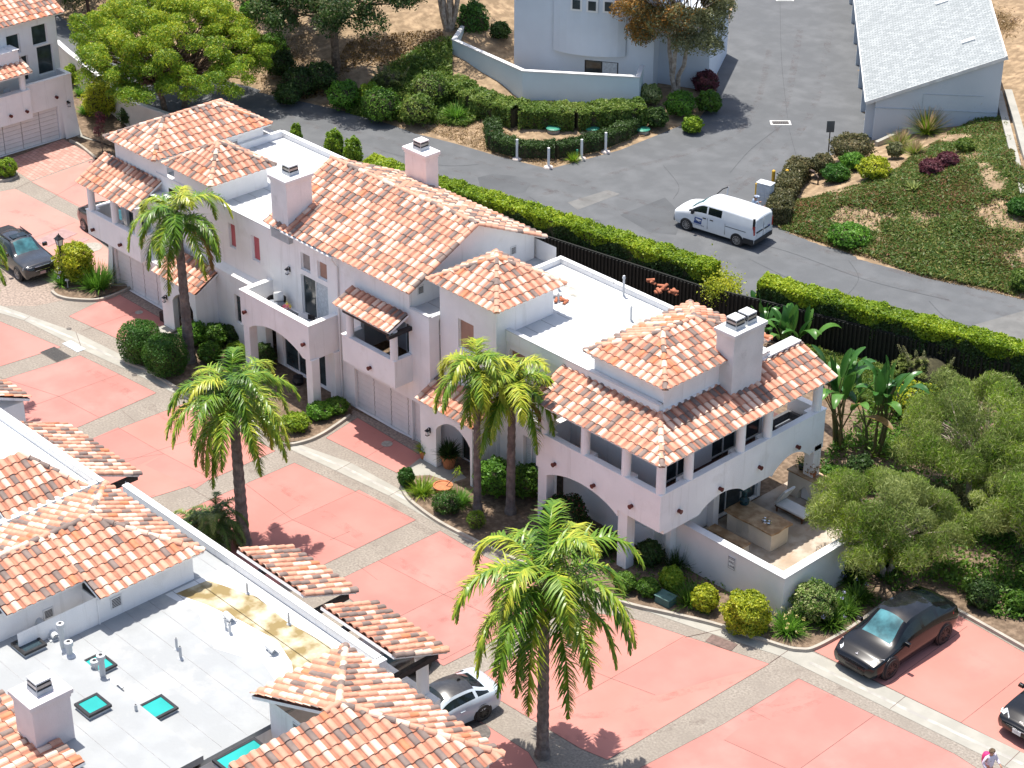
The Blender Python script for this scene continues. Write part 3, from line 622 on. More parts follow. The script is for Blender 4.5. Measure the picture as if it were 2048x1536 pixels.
# ---------------------------------------------------------------- opposite row (near side of the drive)
HE=thing('townhouse','nearest townhouse with a large grey flat roof, several teal skylights and a lone chimney','house',(2,-24,0))
mb=MB()
facade(mb,'y+',-17.35,-9.7,5.5,0,7.2); facade(mb,'x+',5.5,-40,-17.35,0,6.9)
facade(mb,'x+',-3.0,-26,-19.0,6.8,8.0); facade(mb,'y+',-19.0,-8.5,-3.0,6.8,8.0); mb.quad((-8.5,-26,6.8),(-8.5,-26,8),(-8.5,-19,8),(-8.5,-19,6.8))
facade(mb,'x+',-3.9,-30,-22.9,6.8,8.35)
mb.box(-3.95,-2.95,-22.95,-22.9,6.8,7.9)
facade(mb,'y-',-22.15,5.55,12.1,4.0,8.1); facade(mb,'y+',-18.9,5.4,12.2,6.0,8.05); mb.quad((5.5,-22.1,6.8),(5.5,-22.1,8.05),(5.5,-18.9,8.05),(5.5,-18.9,6.8))
facade(mb,'x+',12.1,-22.15,-18.9,0,8.05)
mb.build('wall',STUCCO,HE)
flat(HE,-9.5,5.3,-24.7,-17.6,6.9,.28,.24,'Y',m=MEMBOLD)
mb=MB(); mb.box(5.3,5.54,-21.9,-17.36,6.5,7.18); mb.box(5.28,5.56,-21.9,-17.34,7.18,7.23,1); mb.build('parapet',[STUCCO,CAPW],HE)
flat(HE,-12,5.5,-40,-24.7,7.28,.0,.2,'',m=MEMBOLD,name='upper_flat_roof')
# stained strip beside the street parapet (ponded dirt has its own shape)
st=mat('ponding_stain',(.31,.225,.09),.85,.25,1.3,bump=.1,bscale=10,col2=(.58,.52,.38),mask=(.42,.66),detail=9)
mb=MB(); mb.sheet([(-2.6,-18.7),(-.6,-18.05),(1.2,-18.2),(3.2,-18.0),(4.8,-18.3),(5.2,-19.3),(4.0,-20.0),(3.2,-19.5),(1.9,-19.1),(.2,-19.3),(-1.4,-19.6),(-2.7,-20.0)],6.906); mb.build('roof_stain',st,HE)
mb=MB(); mb.sheet([(-2.9,-17.62),(5.28,-17.62),(5.28,-19.8),(4.0,-20.6),(2.6,-20.2),(.8,-20.9),(-1.2,-20.1),(-2.9,-20.3)],6.903); mb.build('roof_patch',mat('fresh_membrane',(.62,.62,.61),.7,.05,1),HE)
Z0=8.1
a,b,c,d=(-2.65,-18.75,Z0),(-8.75,-18.75,Z0),(-2.65,-23.0,Z0),(-8.75,-30,Z0); ap=(-5.7,-21.3,9.2); rl=(-5.7,-30,9.2)
roof(HE,[[a,b,ap],[c,a,ap,(-5.7,-23.0,9.2)],[(-3.55,-26,8.425),(-3.55,-23.0,8.425),(-5.7,-23.0,9.2),(-5.7,-26,9.2)],[b,d,rl,ap]],[(a,ap),(b,ap),(ap,rl)],131,[.46,.28,.22,.04])
Z0=8.1
a,b,c,d=(12.55,-18.65,Z0),(5.05,-18.65,Z0),(5.05,-22.45,Z0),(12.55,-22.45,Z0); ap=(8.8,-21.9,9.62); rl=(8.8,-22.45,9.62)
roof(HE,[[a,b,ap],[b,c,rl,ap],[(12.55,-26,Z0),a,ap,(8.8,-26,9.62)]],[(a,ap),(b,ap),(ap,rl)],132,[.46,.30,.22,.02])
vent(HE,'y-',-22.15,7.0,7.55,.5,.42); vent(HE,'y-',-22.15,7.7,7.5,.5,.42)
vent(HE,'x+',-3.0,-22.2,7.25,.45,.45); vent(HE,'x+',-3.9,-24.3,7.35,.4,.4)
# tiled skirts facing the drive
for x0,x1,k in((-9.7+.0,-4.2,0),(-3.3,.55,1),(1.5,5.4,2)):
    if k==0: continue
    roof(HE,[[(x1,-14.55,6.05),(x0,-14.55,6.05),(x0,-16.9,7.0),(x1,-16.9,7.0)]],[((x1-.02,-14.6,6.05),(x1-.02,-16.9,7.0))],140+k,[.52,.20,.26,.02])
for x in(-3.0,.3,1.8,5.1): mb=MB(); mb.box(x-.1,x+.1,-17.3,-14.8,5.75,5.95); mb.build('beam',DARKMETAL,HE)
column(HE,4.75,-15.15,3.2,5.75,.22)
mb=MB(); mb.lathe((4.75,-15.15,5.55),[(.22,0),(.27,.06),(.27,.2),(.22,.22)],16); mb.build('column_capital',STUCCO,HE)
mb=MB(); mb.box(-3.3,5.5,-17.3,-15.0,2.9,3.2); mb.box(-3.3,5.5,-15.25,-15.0,3.2,4.3); mb.build('balcony',STUCCO,HE)
for q in((-3.35,-2.55,-26.05,-25.25,7.28,SKYLD),(.85,1.65,-26.3,-25.5,7.28,SKYL),(5.8,7.3,-24.55,-22.98,7.0,SKYL)): skylight(HE,*q[:5],pane=q[5])
for q in((-1.4,-.5,-24.65,-23.9,6.9,SKYL),(1.85,2.75,-24.68,-23.75,6.9,SKYL)): skylight(HE,*q[:5],pane=q[5],h=.16)
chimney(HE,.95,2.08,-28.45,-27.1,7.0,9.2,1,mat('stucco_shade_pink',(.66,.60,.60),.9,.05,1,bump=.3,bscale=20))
roof(HE,[[(5.2,-31,6.9),(5.2,-26.95,6.9),(1.5,-26.95,8.0),(1.5,-31,8.0)]],[((5.2,-26.95,6.9),(1.5,-26.95,7.9))],133,[.50,.25,.20,.05]) if 0 else roof(HE,[[(-1.2,-31,7.45),(3.6,-31,7.45),(3.6,-27.7,7.55),(-1.2,-27.7,7.55)]],None,133,[.5,.22,.2,.08])
def px_pipe(P,h,r,kind,z): q=G(*P,z); ventpipe(HE,q[0],q[1],z,h,r,kind)
def zb(x,y): return (x*.29297,1086+y*.29297)
for P,h,r,k,z in((zb(118,520),.45,.045,0,7.28),(zb(432,725),1.0,.09,1,7.28),(zb(478,765),.5,.1,1,7.28),(zb(655,895),.5,.1,1,7.0),(zb(708,950),1.05,.1,1,7.0),(zb(935,1190),.5,.05,0,7.0),(zb(1208,725),.45,.045,0,6.9),(zb(1235,790),.5,.05,0,6.9),(zb(1543,590),.45,.045,0,6.9),(zb(1572,620),.45,.05,0,6.9),(zb(1690,345),.42,.04,0,6.9),(zb(1973,555),.45,.04,0,6.9),(zb(10,1140),.5,.05,0,7.28)): px_pipe(P,h,r,k,z)
for P,z in((zb(275,560),7.28),(zb(365,645),7.28),(zb(785,985),7.0),(zb(1565,530),6.9),(zb(1855,745),6.9)): q=G(*P,z); gooseneck(HE,q[0],q[1],z,-.1)
HF=thing('townhouse','neighbouring townhouse at the left photo edge with a grey stained white flat roof','house',(-15,-22,0))
mb=MB(); facade(mb,'y+',-18.2,-32,-9.75,0,7.4); facade(mb,'x+',-9.75,-26,-18.2,0,7.4); mb.build('wall',STUCCO,HF)
flat(HF,-32,-10.0,-26,-18.45,7.3,.26,.24,'XY',seamdir='y',m=mat('membrane_stained',(.74,.74,.72),.75,.05,.7,bump=.1,bscale=6,col3=(.42,.41,.37),scale3=.45,mask3=(.5,.68)))
roof(HF,[[(-11.0,-15.9,6.3),(-16.2,-15.9,6.3),(-16.2,-18.0,7.2),(-11.0,-18.0,7.2)]],[((-11.0,-15.9,6.3),(-11.0,-18.0,7.2))],141,[.46,.30,.22,.02])
mb=MB(); mb.box(-16,-11.2,-18.2,-16.2,2.9,4.3); mb.box(-11.35,-11.15,-18.0,-15.9,6.0,6.2,1); mb.build('balcony',[STUCCO,DARKMETAL],HF)
roof(HF,[[(-17.6,-16.6,7.2),(-19.5,-16.6,7.2),(-19.5,-18.0,7.8),(-17.6,-18.0,7.8)]],None,142)
mb=MB(); mb.box(-19.4,-17.8,-18.0,-16.8,0,7.1); mb.build('turret',STUCCO,HF)
roof(HF,[[(-9.9,-22.3,7.5),(-9.9,-18.9,7.5),(-12.1,-20.3,8.6),(-12.1,-22.3,8.6)]],[((-9.9,-18.9,7.5),(-12.1,-20.3,8.6))],143)
# ---------------------------------------------------------------- townhouse at the far left end of the drive
HT=thing('townhouse','townhouse across the far end of the drive with tall dark windows','house',(-58,4,0))
mb=MB(); X=-55.98
facade(mb,'x+',X,-2,9.5,0,3.0,[(3.3,8.35,0,2.13)],.22); mb.quad((X,9.5,0),(X,9.5,3.9),(X-6,9.5,3.9),(X-6,9.5,0))
mb.add([(X,8.55,2.0),(X,9.5,2.0),(X+.22,9.6,0),(X+.22,8.55,0),(X-.3,9.5,2.0),(X-.3,9.62,0)],[(0,3,2,1),(1,2,5,4)])
facade(mb,'x+',X,6.3,9.5,3.0,3.9); facade(mb,'x+',X+.35,-4,6.4,2.1,3.75); mb.box(X-.1,X+.35,-4,6.4,2.0,2.1); mb.quad((X+.35,6.4,2.1),(X+.35,6.4,3.75),(X,6.4,3.75),(X,6.4,2.1))
mb.box(X-.22,X+.03,6.3,9.53,3.9,3.97); mb.box(X-2.4,X-.22,9.28,9.53,2.8,3.97); mb.box(X-.1,X+.38,-4,6.42,3.75,3.82)
mb.box(X-4,X-.22,-4,9.28,2.7,2.8)
facade(mb,'x+',X-1.3,-4,9.6,2.8,7.6,[(6.15,7.05,5.55,6.75),(7.9,8.95,5.7,6.95),(6.75,7.45,3.7,5.3),(8.1,9.2,3.8,5.6)],.14); mb.quad((X-1.3,9.6,2.8),(X-1.3,9.6,7.6),(X-9,9.6,7.6),(X-9,9.6,2.8))
mb.box(X-1.3,X-.3,-4,6.3,5.3,6.15); mb.box(X-1.3,X-.25,5.9,6.35,6.15,6.2)
mb.build('wall',STUCCO,HT)
garage_door(HT,'x+',X,3.3,8.35,.02,2.13)
for q in((6.15,7.05,5.55,6.75),(7.9,8.95,5.7,6.95),(6.75,7.45,3.7,5.3),(8.1,9.2,3.8,5.6)): window(HT,'x+',X-1.3,*q)
for y in(2.2,4.2,6.1): column(HT,X+.1,y,3.8,5.1,.2)
for y in(4.9,6.0,8.3): scupper(HT,'x+',X+(.35 if y<6.4 else 0),y,2.55 if y<6.4 else 2.75)
lantern(HT,'x+',X,9.05,2.0)
roof(HT,[[(X+.65,-4,4.95),(X+.65,6.55,4.95),(X-1.25,6.55,5.75),(X-1.25,-4,5.75)]],None,151,[.36,.38,.24,.02])
roof(HT,[[(X-.8,-6,7.5),(X-.8,9.95,7.5),(X-4.6,9.95,9.3),(X-4.6,-6,9.3)]],None,152,[.42,.34,.14,.10])
# ---------------------------------------------------------------- pale blue house on the mound
BLUE=mat('pale_blue_stucco',(.63,.68,.73),.9,.03,.6,bump=.15,bscale=16); BLUEW=mat('pale_blue_siding',(.55,.66,.70),.8,.03,.6)
HB=thing('house','pale blue two storey house with three small square windows, on the mound','house',(-40,38,2))
p0=G(1028,135,2.6); d_=R_(32); ex=np.array([_c(d_),_s(d_)]); ey=np.array([-_s(d_),_c(d_)])
mb=MB(); mb.xf=Matrix.Translation((p0[0],p0[1],0))@Matrix.Rotation(d_,4,'Z')
E_='wall'
L1=8.9
facade(mb,'y-',0,0,L1,1.5,10.5,[(4.55,6.7,2.2,3.55)],.15)
n=10
prev=None
for k in range(n+1):        # bowed upper bay
    t=k/n; u=2.55+4.6*t; y=-.12-.55*math.sin(math.pi*t)**.7
    cur=(u,y)
    if prev: mb.quad((prev[0],prev[1],4.05),(u,y,4.05),(u,y,10.5),(prev[0],prev[1],10.5)); mb.quad((prev[0],0,4.05),(u,0,4.05),(u,y,4.05),(prev[0],prev[1],4.05))
    prev=cur
mb.quad((0,0,1.5),(0,0,10.5),(0,9,10.5),(0,9,1.5)); mb.quad((L1,0,1.5),(L1,0,10.5),(L1,9,10.5),(L1,9,1.5)); mb.box(0,L1,0,9,10.4,10.5)
mb.box(L1,L1+3.2,1.8,9,1.5,6.2)
xfB=mb.xf; mb.build('wall',BLUE,HB)
def partxf(name,mats,fn):
    m_=MB(); m_.xf=xfB; fn(m_); return m_.build(name,mats,HB)
for u in(3.75,4.75,5.75):
    def fwin(m_,u=u):
        y=-.12-.55*math.sin(math.pi*((u+.35-2.55)/4.6))**.7-.02
        m_.box(u,u+.72,y-.05,y+.05,6.9,7.72); m_.box(u+.12,u+.60,y-.07,y-.051,7.02,7.6,1)
    partxf('window',[WHITE,GLASS],fwin)
def fd(m_):
    m_.box(4.55,6.7,.06,.12,2.2,3.55); m_.box(4.63,5.6,.02,.058,2.28,3.5,1); m_.box(5.68,6.62,.02,.058,2.28,3.5,2)
partxf('sliding_door',[DARKMETAL,GLASS,CURT],fd)
# its patio wall
wp=[G(940,30,4.0),G(908,78,4.0),G(1047,140,4.0),G(1276,152,4.0),G(1284,130,4.0)]
mb=MB()
def wallrun(mb,pts,z0,z1,th=.2,cap=.05,m=0,mc=1):
    P=[Vector((p[0],p[1])) for p in pts]
    def off(d):
        o=[]
        for i,p in enumerate(P):
            t0=(p-P[i-1]).normalized() if i else None; t1=(P[i+1]-p).normalized() if i<len(P)-1 else None
            n0=Vector((-t0.y,t0.x)) if t0 else None; n1=Vector((-t1.y,t1.x)) if t1 else None
            if n0 is None: o.append(p+n1*d)
            elif n1 is None: o.append(p+n0*d)
            else: b=(n0+n1).normalized(); o.append(p+b*(d/max(b.dot(n0),.3)))
        return o
    for dd,a,b,mm in((th/2,z0,z1-cap,m),(th/2+.04,z1-cap,z1,mc)):
        L=off(dd);R2=off(-dd); mb.prism([(v.x,v.y) for v in L+R2[::-1]],a,b,mm)
wallrun(mb,wp,1.2,4.0,.22,.07)
for k in range(1,9): 
    pass
wm=mb.build('patio_wall',[BLUEW,CAPW]); tag(wm,'pale blue patio wall with a white coping, below the blue house','wall')
# ---------------------------------------------------------------- long grey garage building, shed roof
SH=bpy.data.materials.new('shingle_roof'); SH.use_nodes=True; n=SH.node_tree.nodes; l=SH.node_tree.links
tc=n.new('ShaderNodeTexCoord'); br=n.new('ShaderNodeTexBrick'); br.inputs['Scale'].default_value=1; br.inputs['Brick Width'].default_value=.34; br.inputs['Row Height'].default_value=.22; br.inputs['Mortar Size'].default_value=.02
br.inputs['Color1'].default_value=(.235,.255,.26,1); br.inputs['Color2'].default_value=(.35,.37,.372,1); br.inputs['Mortar'].default_value=(.16,.175,.18,1)
l.new(tc.outputs['Object'],br.inputs['Vector']); l.new(br.outputs['Color'],n['Principled BSDF'].inputs['Base Color']); n['Principled BSDF'].inputs['Roughness'].default_value=.9
GREYW=mat('grey_blue_wall',(.48,.53,.575),.85,.03,.5,bump=.1,bscale=12)
gc=G(1744,280,1.5); ga=R_(40.5)
HG=thing('garage_building','long grey garage block with a shingled shed roof','building',(gc[0],gc[1],1.5),rz=ga)
mb=MB(); Lg=38; Wg=7.1; 
mb.quad((0,0,-.3),(Wg,0,-.3),(Wg,0,5.35),(0,0,2.5)); mb.quad((0,0,-.3),(0,0,2.5),(0,Lg,2.5),(0,Lg,-.3)); mb.quad((Wg,0,-.3),(Wg,0,5.35),(Wg,Lg,5.35),(Wg,Lg,-.3)); mb.quad((0,Lg,-.3),(Wg,Lg,-.3),(Wg,Lg,5.35),(0,Lg,2.5))
mb.box(.0,Wg,-.03,0,2.02,2.06,1); mb.box(2.7,2.74,-.02,0,2.06,3.0,1); mb.box(2.74,6.2,-.02,0,3.0,3.03,1)
for k in range(9): mb.box(-.5,-.0,.4+k*4.1,.62+k*4.1,0,2.45)
mb.build('wall',[GREYW,mat('wall_seam',(.38,.43,.47),.8)],HG,world=False)
for k in range(9):
    mb=MB(); mb.box(-.1,-.02,.75+k*4.1,4.3+k*4.1,0,2.2); mb.build('garage_door',mat('garage_door_grey',(.42,.47,.50),.6,.05,2),HG,world=False)
sa=math.atan2(2.85,Wg); mb=MB(); mb.box(-.55,math.hypot(Wg,2.85)+.12,-.05,Lg,0,.1); 
o=mb.build('shingle_roof',[SH],HG,world=False); o.location=(0,0,2.53); o.rotation_euler=(0,-sa,0)
mb=MB(); mb.box(-.62,-.55,-.06,Lg,-.05,.13); mb.box(-.62,math.hypot(Wg,2.85)+.15,-.10,-.06,-.08,.12); mb.box(math.hypot(Wg,2.85)+.12,math.hypot(Wg,2.85)+.22,-.1,Lg,-.1,.14)
o2=mb.build('roof_edge',[mat('edge_trim',(.62,.63,.62),.6)],o,world=False)
for (u,v) in((6.0,4.3),(5.0,12.5)):
    mb=MB(); mb.box(u-.45,u+.35,v-.2,v+.25,.1,.2); mb.build('roof_vent',[mat('edge_trim',(.62,.63,.62),.6)],o,world=False)
# ---------------------------------------------------------------- ground
ZS=1.5                                   # level of the street behind the houses
def zz5(x,y): return (x*.29297,350+y*.29297)
NEAR=[(-110,20.0),(-69,15.6),(-64.2,14.6),(-54.1,12.6),(-47,15.2)]+[tuple(G(*p,2.9)[:2]) for p in((640,300),(876,372),(1080,438),(1405,541))]
H2=[tuple(G(*p,2.9)[:2]) for p in((1526,569),(2048,699))]; dx=(H2[1][0]-H2[0][0],H2[1][1]-H2[0][1])
NEAR+=[H2[0],H2[1],(H2[0][0]+3*dx[0],H2[0][1]+3*dx[1])]
def nearY(x):
    for (a,b),(c,d) in zip(NEAR[:-1],NEAR[1:]):
        if a<=x<=c: return b+(d-b)*(x-a)/(c-a)
    return NEAR[0][1] if x<NEAR[0][0] else NEAR[-1][1]
FAR_L=[(-110,24.5)]+[tuple(G(*p,ZS)[:2]) for p in((125,37),(206,80),(567,195),(705,226),(781,249),(831,267),(910,287),(998,313),(1098,338),(1160,322),(1240,300),(1335,262),(1400,235),(1432,190),(1440,100),(1470,0))]+[(-75,95)]
FAR_R=[tuple(G(*p,ZS)[:2]) for p in((2048,600),(1990,583),(1850,556),(1700,508),(1585,468),(1553,450),(1572,395),(1600,350),(1645,315),(1700,300),(1744,282))]
FAR_R=[(40,44)]+FAR_R+[(gc[0]-.5*0+_c(ga+math.pi/2)*Lg,gc[1]+_s(ga+math.pi/2)*Lg)]
def segd(P,poly):
    d=np.full(len(P),1e9)
    for a,b in zip(poly[:-1],poly[1:]):
        a=np.array(a);b=np.array(b); ab=b-a; t=np.clip(((P-a)@ab)/(ab@ab+1e-9),0,1); d=np.minimum(d,np.linalg.norm(P-(a+t[:,None]*ab),axis=1))
    return d
def inside(P,poly):
    c=np.zeros(len(P),bool); n=len(poly)
    for i in range(n):
        a=poly[i];b=poly[i-1]
        k=((a[1]>P[:,1])!=(b[1]>P[:,1]))&(P[:,0]<(b[0]-a[0])*(P[:,1]-a[1])/((b[1]-a[1])+1e-12)+a[0]); c^=k
    return c
POLY_L=FAR_L+[(-75,300),(-300,300),(-300,24.5)]
POLY_R=FAR_R+[(FAR_R[-1][0]-40,140),(200,140),(200,44)]
def hill(P):
    P=np.atleast_2d(np.array(P,float)); z=np.full(len(P),ZS)
    i=inside(P,POLY_L); d=segd(P,FAR_L)
    k=np.clip((-P[:,0]-38)/12,0,1)
    sl=.10+.16*k; z=np.where(i,ZS+sl*np.minimum(d,9)+ (.10+.10*k)*np.clip(d-9,0,40)*k,z)
    i=inside(P,POLY_R); d=segd(P,FAR_R); z=np.where(i,ZS+.24*np.minimum(d,16)+.06*np.clip(d-16,0,40),z)
    return z
def hz(x,y):
    if y<nearY(x): return 0.
    return float(hill([(x,y)])[0])
def GT(px,py):
    """sight line to the ground surface"""
    z=ZS
    for _ in range(25):
        p=G(px,py,z); z=.5*z+.5*hz(p[0],p[1])
    p=G(px,py,z); return Vector((p[0],p[1],z))
# lower ground
mb=MB(); poly=[(a,b+.25) for a,b in NEAR]+[(250,60),(250,-300),(-300,-300),(-300,20.25)]
mb.sheet(poly,-.02); tag(mb.build('ground',SOILM),kind='structure')
# upper ground
xs=np.concatenate([np.arange(-130,-72,2.),np.arange(-72,14,.8),np.arange(14,60,3.)]); ts=np.concatenate([np.arange(0,46,.8),np.arange(46,90,2.),np.array([100,130,180,260])])
X_,T_=np.meshgrid(xs,ts); Y_=np.array([nearY(x) for x in xs])[None,:]+T_
Pq=np.stack([X_.ravel(),Y_.ravel()],1); Z_=hill(Pq); nz=np.sin(Pq[:,0]*1.7)*np.sin(Pq[:,1]*1.3)*.06+np.sin(Pq[:,0]*.6+1)*np.sin(Pq[:,1]*.7)*.15
Z_=np.where(Z_>ZS+.05,Z_+nz*np.clip((Z_-ZS)/.6,0,1),Z_)-.03
V=np.stack([Pq[:,0],Pq[:,1],Z_],1); nx=len(xs); ny=len(ts); ii=np.arange(nx-1); Q=np.array([[j*nx+i,j*nx+i+1,(j+1)*nx+i+1,(j+1)*nx+i] for j in range(ny-1) for i in ii])
tag(npmesh('hillside',V,Q,[DRY],smooth=True),kind='structure')
# street
mb=MB(); poly=[(a,b+.02) for a,b in NEAR]+[FAR_R[0]]+FAR_R[1:]+[(-45,95)]+FAR_L[::-1]
mb.sheet(poly,ZS+.002); tag(mb.build('street',ASPH),kind='structure')
def gpoly(mb,pts,z,zs,m=0): mb.sheet([G(*p,zs)[:2] for p in pts],z,m)
mb=MB(); gpoly(mb,[(955,355),(985,348),(1030,352),(1062,368),(1050,385),(1000,388),(960,372)],ZS+.006,ZS); gpoly(mb,[(1240,430),(1330,395),(1365,430),(1352,470),(1300,465)],ZS+.006,ZS)
tag(mb.build('street_patch',ASPHD),kind='structure')
mb=MB(); gpoly(mb,[(1135,405),(1215,380),(1240,388),(1155,420)],ZS+.008,ZS); gpoly(mb,[(1930,655),(2060,618),(2060,680),(2040,690)],ZS+.006,ZS)
tag(mb.build('street_patch',ASPHL),kind='structure')
# drive
DP=[(-260,480),(-60,300),(10,325),(128,277),(192,318),(235,345),(255,420),(222,575),(240,590),(352,655),(360,690),(262,650),(250,712),(480,845),(570,890),(650,868),(705,828),(705,818),(850,890),(905,930),(880,960),(810,960),(815,1000),(880,1050),(960,1090),(1075,1150),(1255,1205),(1440,1250),(1640,1305),(1690,1265),(1770,1205),(1900,1215),(2048,1300),(2300,1420),(2400,1900),(1000,1900),(200,1700),(-400,1200)]
mb=MB(); gpoly(mb,DP,.0,0); tag(mb.build('driveway',AGG),kind='structure')
SL=[[(121.6,694.5),(0,733),(-140,775),(-140,585),(0,643)],[(160,711),(235,747),(313,786),(119,871),(-60,945),(-60,780)],[(160,888),(372,806),(551,902),(422,959),(272,1005),(120,965)],
 [(589,926),(832,1040),(620,1143),(480,1205),(330,1040),(491,968)],[(880,1062),(950,1103),(1040,1150),(1140,1192),(1055,1248),(887,1332),(832,1300),(661,1168)],
 [(968,1345),(1129,1258),(1185,1225),(1273,1240),(1370,1272),(1539,1328),(1215,1520),(1160,1497),(992,1396)],[(961,1443),(1057,1505),(1090,1560),(900,1560),(925,1470)],
 [(1597,1357),(1909,1508),(1990,1560),(1850,1700),(1100,1640),(1215,1570),(1448,1448)],
 [(1627,1302),(1700,1250),(1775,1205),(1902,1222),(2052,1308),(2260,1420),(2110,1540),(2046,1506)],
 [(652,876),(715,835.5),(842,911),(850,925),(794,946)],[(233,586),(338,646),(246,682.5),(137.7,632.7)],[(63,364),(190,318),(245,385),(240,480),(195,430),(150,410)],
 [(0,384),(30,378),(158,442),(222,505),(215,560),(150,560),(60,480),(-60,470),(-200,430)]]
JN=[[(60,800),(160,850)],[(160,888),(0,0)]]
for i,sp in enumerate(SL):
    mb=MB(); gpoly(mb,sp,.006,0); tag(mb.build('driveway_slab',PINK2 if i in(11,12) else (PINK,PINKB,PINKC_)[i%3]),kind='structure')
def strip(mb,pts,w_,z,zs=0.,m=0):
    P=[Vector(G(*p,zs)[:2]) for p in pts]
    for a,b in zip(P[:-1],P[1:]):
        t=(b-a).normalized(); nn=Vector((-t.y,t.x))*w_/2; mb.add([(*(a-nn),z),(*(b-nn),z),(*(b+nn),z),(*(a+nn),z)],[(0,1,2,3)],m)
mb=MB()
J=[[(0,755),(118,793),(198,835)],[(118,793),(240,748)],[(0,835),(118,793)],[(236,855),(328,908),(422,957)],[(210,940),(313,902),(460,855)],[(240,920),(328,908)],
 [(491,968),(585,1040),(712,1097)],[(585,1040),(718,980)],[(524,1068),(585,1040)],[(757,1122),(887,1189),(1010,1245)],[(770,1248),(887,1189),(1000,1140)],[(832,1300),(885,1320),(942,1290)],
 [(1100,1308),(1222,1357),(1310,1390)],[(1145,1400),(1222,1357),(1370,1272)],[(1060,1440),(1145,1400)],[(1448,1480),(1590,1545)],[(1590,1545),(1750,1430)],[(1773,1371),(1934,1253)],[(1921,1446),(2070,1330)],
 [(730,916),(790,880)],[(165,662),(290,617)],[(63,364),(215,440)],[(90,405),(190,345)],[(0,500),(150,445)],[(1129,1258),(1200,1300),(1155,1330)],
 [(660,1080),(700,1063)],[(30,378),(60,364)],[(620,1143),(700,1185)],[(272,1005),(310,990)]]
for j in J: strip(mb,j,.022,.009)
# lines round the slabs and across the aggregate
for sp in SL[:11]: strip(mb,sp+[sp[0]],.02,.0085)
for j in ([(245,822),(270,843)],[(160,950),(200,978)],[(380,975),(425,1002)],[(715,1130),(755,1160)],[(545,1040),(600,1010)],[(1000,1300),(1040,1320)],[(1020,1255),(1060,1250)],[(1500,1420),(1540,1440)]): strip(mb,j,.015,.0085)
tag(mb.build('expansion_joint',JOINT),kind='structure')
# gutter strip
up=[(-60,590),(38,624),(152,665),(249,713),(380,778),(480,832),(587,885),(702,926),(801,980),(870,1018),(945,1062),(1000,1090)]
lo=[(-60,608),(48,641),(164,699),(261,743),(400,812),(480,852),(570,894),(672,942),(778,992),(848,1033),(925,1078),(985,1103)]
mb=MB(); gpoly(mb,up+lo[::-1],.012,0); gpoly(mb,[(1624,1304),(2046,1506),(2200,1580),(2190,1620),(2048,1552),(1793,1426),(1565,1314),(1400,1260),(1300,1225),(1252,1212),(1280,1212),(1440,1252),(1600,1304)],.012,0)
gpoly(mb,[(-60,330),(20,300),(29,378),(-30,400)],.003,0) if 0 else None
tag(mb.build('gutter_strip',CONC),kind='structure')
mb=MB(); md=[((a[0]+b[0])/2,(a[1]+b[1])/2) for a,b in zip(up,lo)]; strip(mb,md,.16,.0145); strip(mb,[(1620,1325),(1793,1410),(2046,1529)],.16,.0145); tag(mb.build('gutter_stain',mat('gutter_stain',(.36,.34,.31),.9,.15,1.5,col2=(.45,.43,.38))),kind='structure')
mb=MB()
for a,b in((62,78),(150,170),(245,262),(395,405),(587,572),(702,672),(801,778),(870,848),(1735,1690),(1812,1782),(1900,1870)):
    pass
for j in ([(152,665),(164,699)],[(60,633),(48,641)],[(380,778),(400,812)],[(587,885),(570,894)],[(702,926),(672,942)],[(801,980),(778,992)],[(1578,1300),(1540,1326)],[(1811,1393),(1780,1418)],[(2040,1503),(2010,1532)],[(1462,1255),(1370,1275)]): strip(mb,j,.025,.0155)
tag(mb.build('expansion_joint',JOINT),kind='structure')
BR=bpy.data.materials.new('brick_paving'); BR.use_nodes=True; n=BR.node_tree.nodes; l=BR.node_tree.links; g_=n.new('ShaderNodeNewGeometry'); br=n.new('ShaderNodeTexBrick'); br.inputs['Scale'].default_value=1; br.inputs['Brick Width'].default_value=.42; br.inputs['Row Height'].default_value=.28; br.inputs['Mortar Size'].default_value=.02
br.inputs['Color1'].default_value=(.40,.20,.16,1); br.inputs['Color2'].default_value=(.50,.29,.24,1); br.inputs['Mortar'].default_value=(.25,.15,.12,1); l.new(g_.outputs['Position'],br.inputs['Vector']); l.new(br.outputs['Color'],n['Principled BSDF'].inputs['Base Color']); n['Principled BSDF'].inputs['Roughness'].default_value=.9
mb=MB(); gpoly(mb,[(8,322),(126,278),(192,315),(62,362),(30,340)],.006,0); tag(mb.build('brick_apron',BR),kind='structure')
mb=MB(); gpoly(mb,[(-20,545),(60,520),(150,585),(130,600),(70,612),(-20,612)],.003,0); gpoly(mb,[(700,826),(708,820),(850,890),(845,908)],.003,0); gpoly(mb,[(225,572),(236,570),(340,630),(338,645),(233,586)],.003,0); tag(mb.build('driveway_band',AGG2),kind='structure')
mb=MB(); gpoly(mb,[(842,915),(905,932),(950,970),(890,985),(800,948)],.015,0); gpoly(mb,[(138,255),(156,210),(215,262),(205,285),(156,275)],.02,0); gpoly(mb,[(310,655),(340,650),(380,672),(345,690)],.02,0); tag(mb.build('path',CONC),kind='structure')
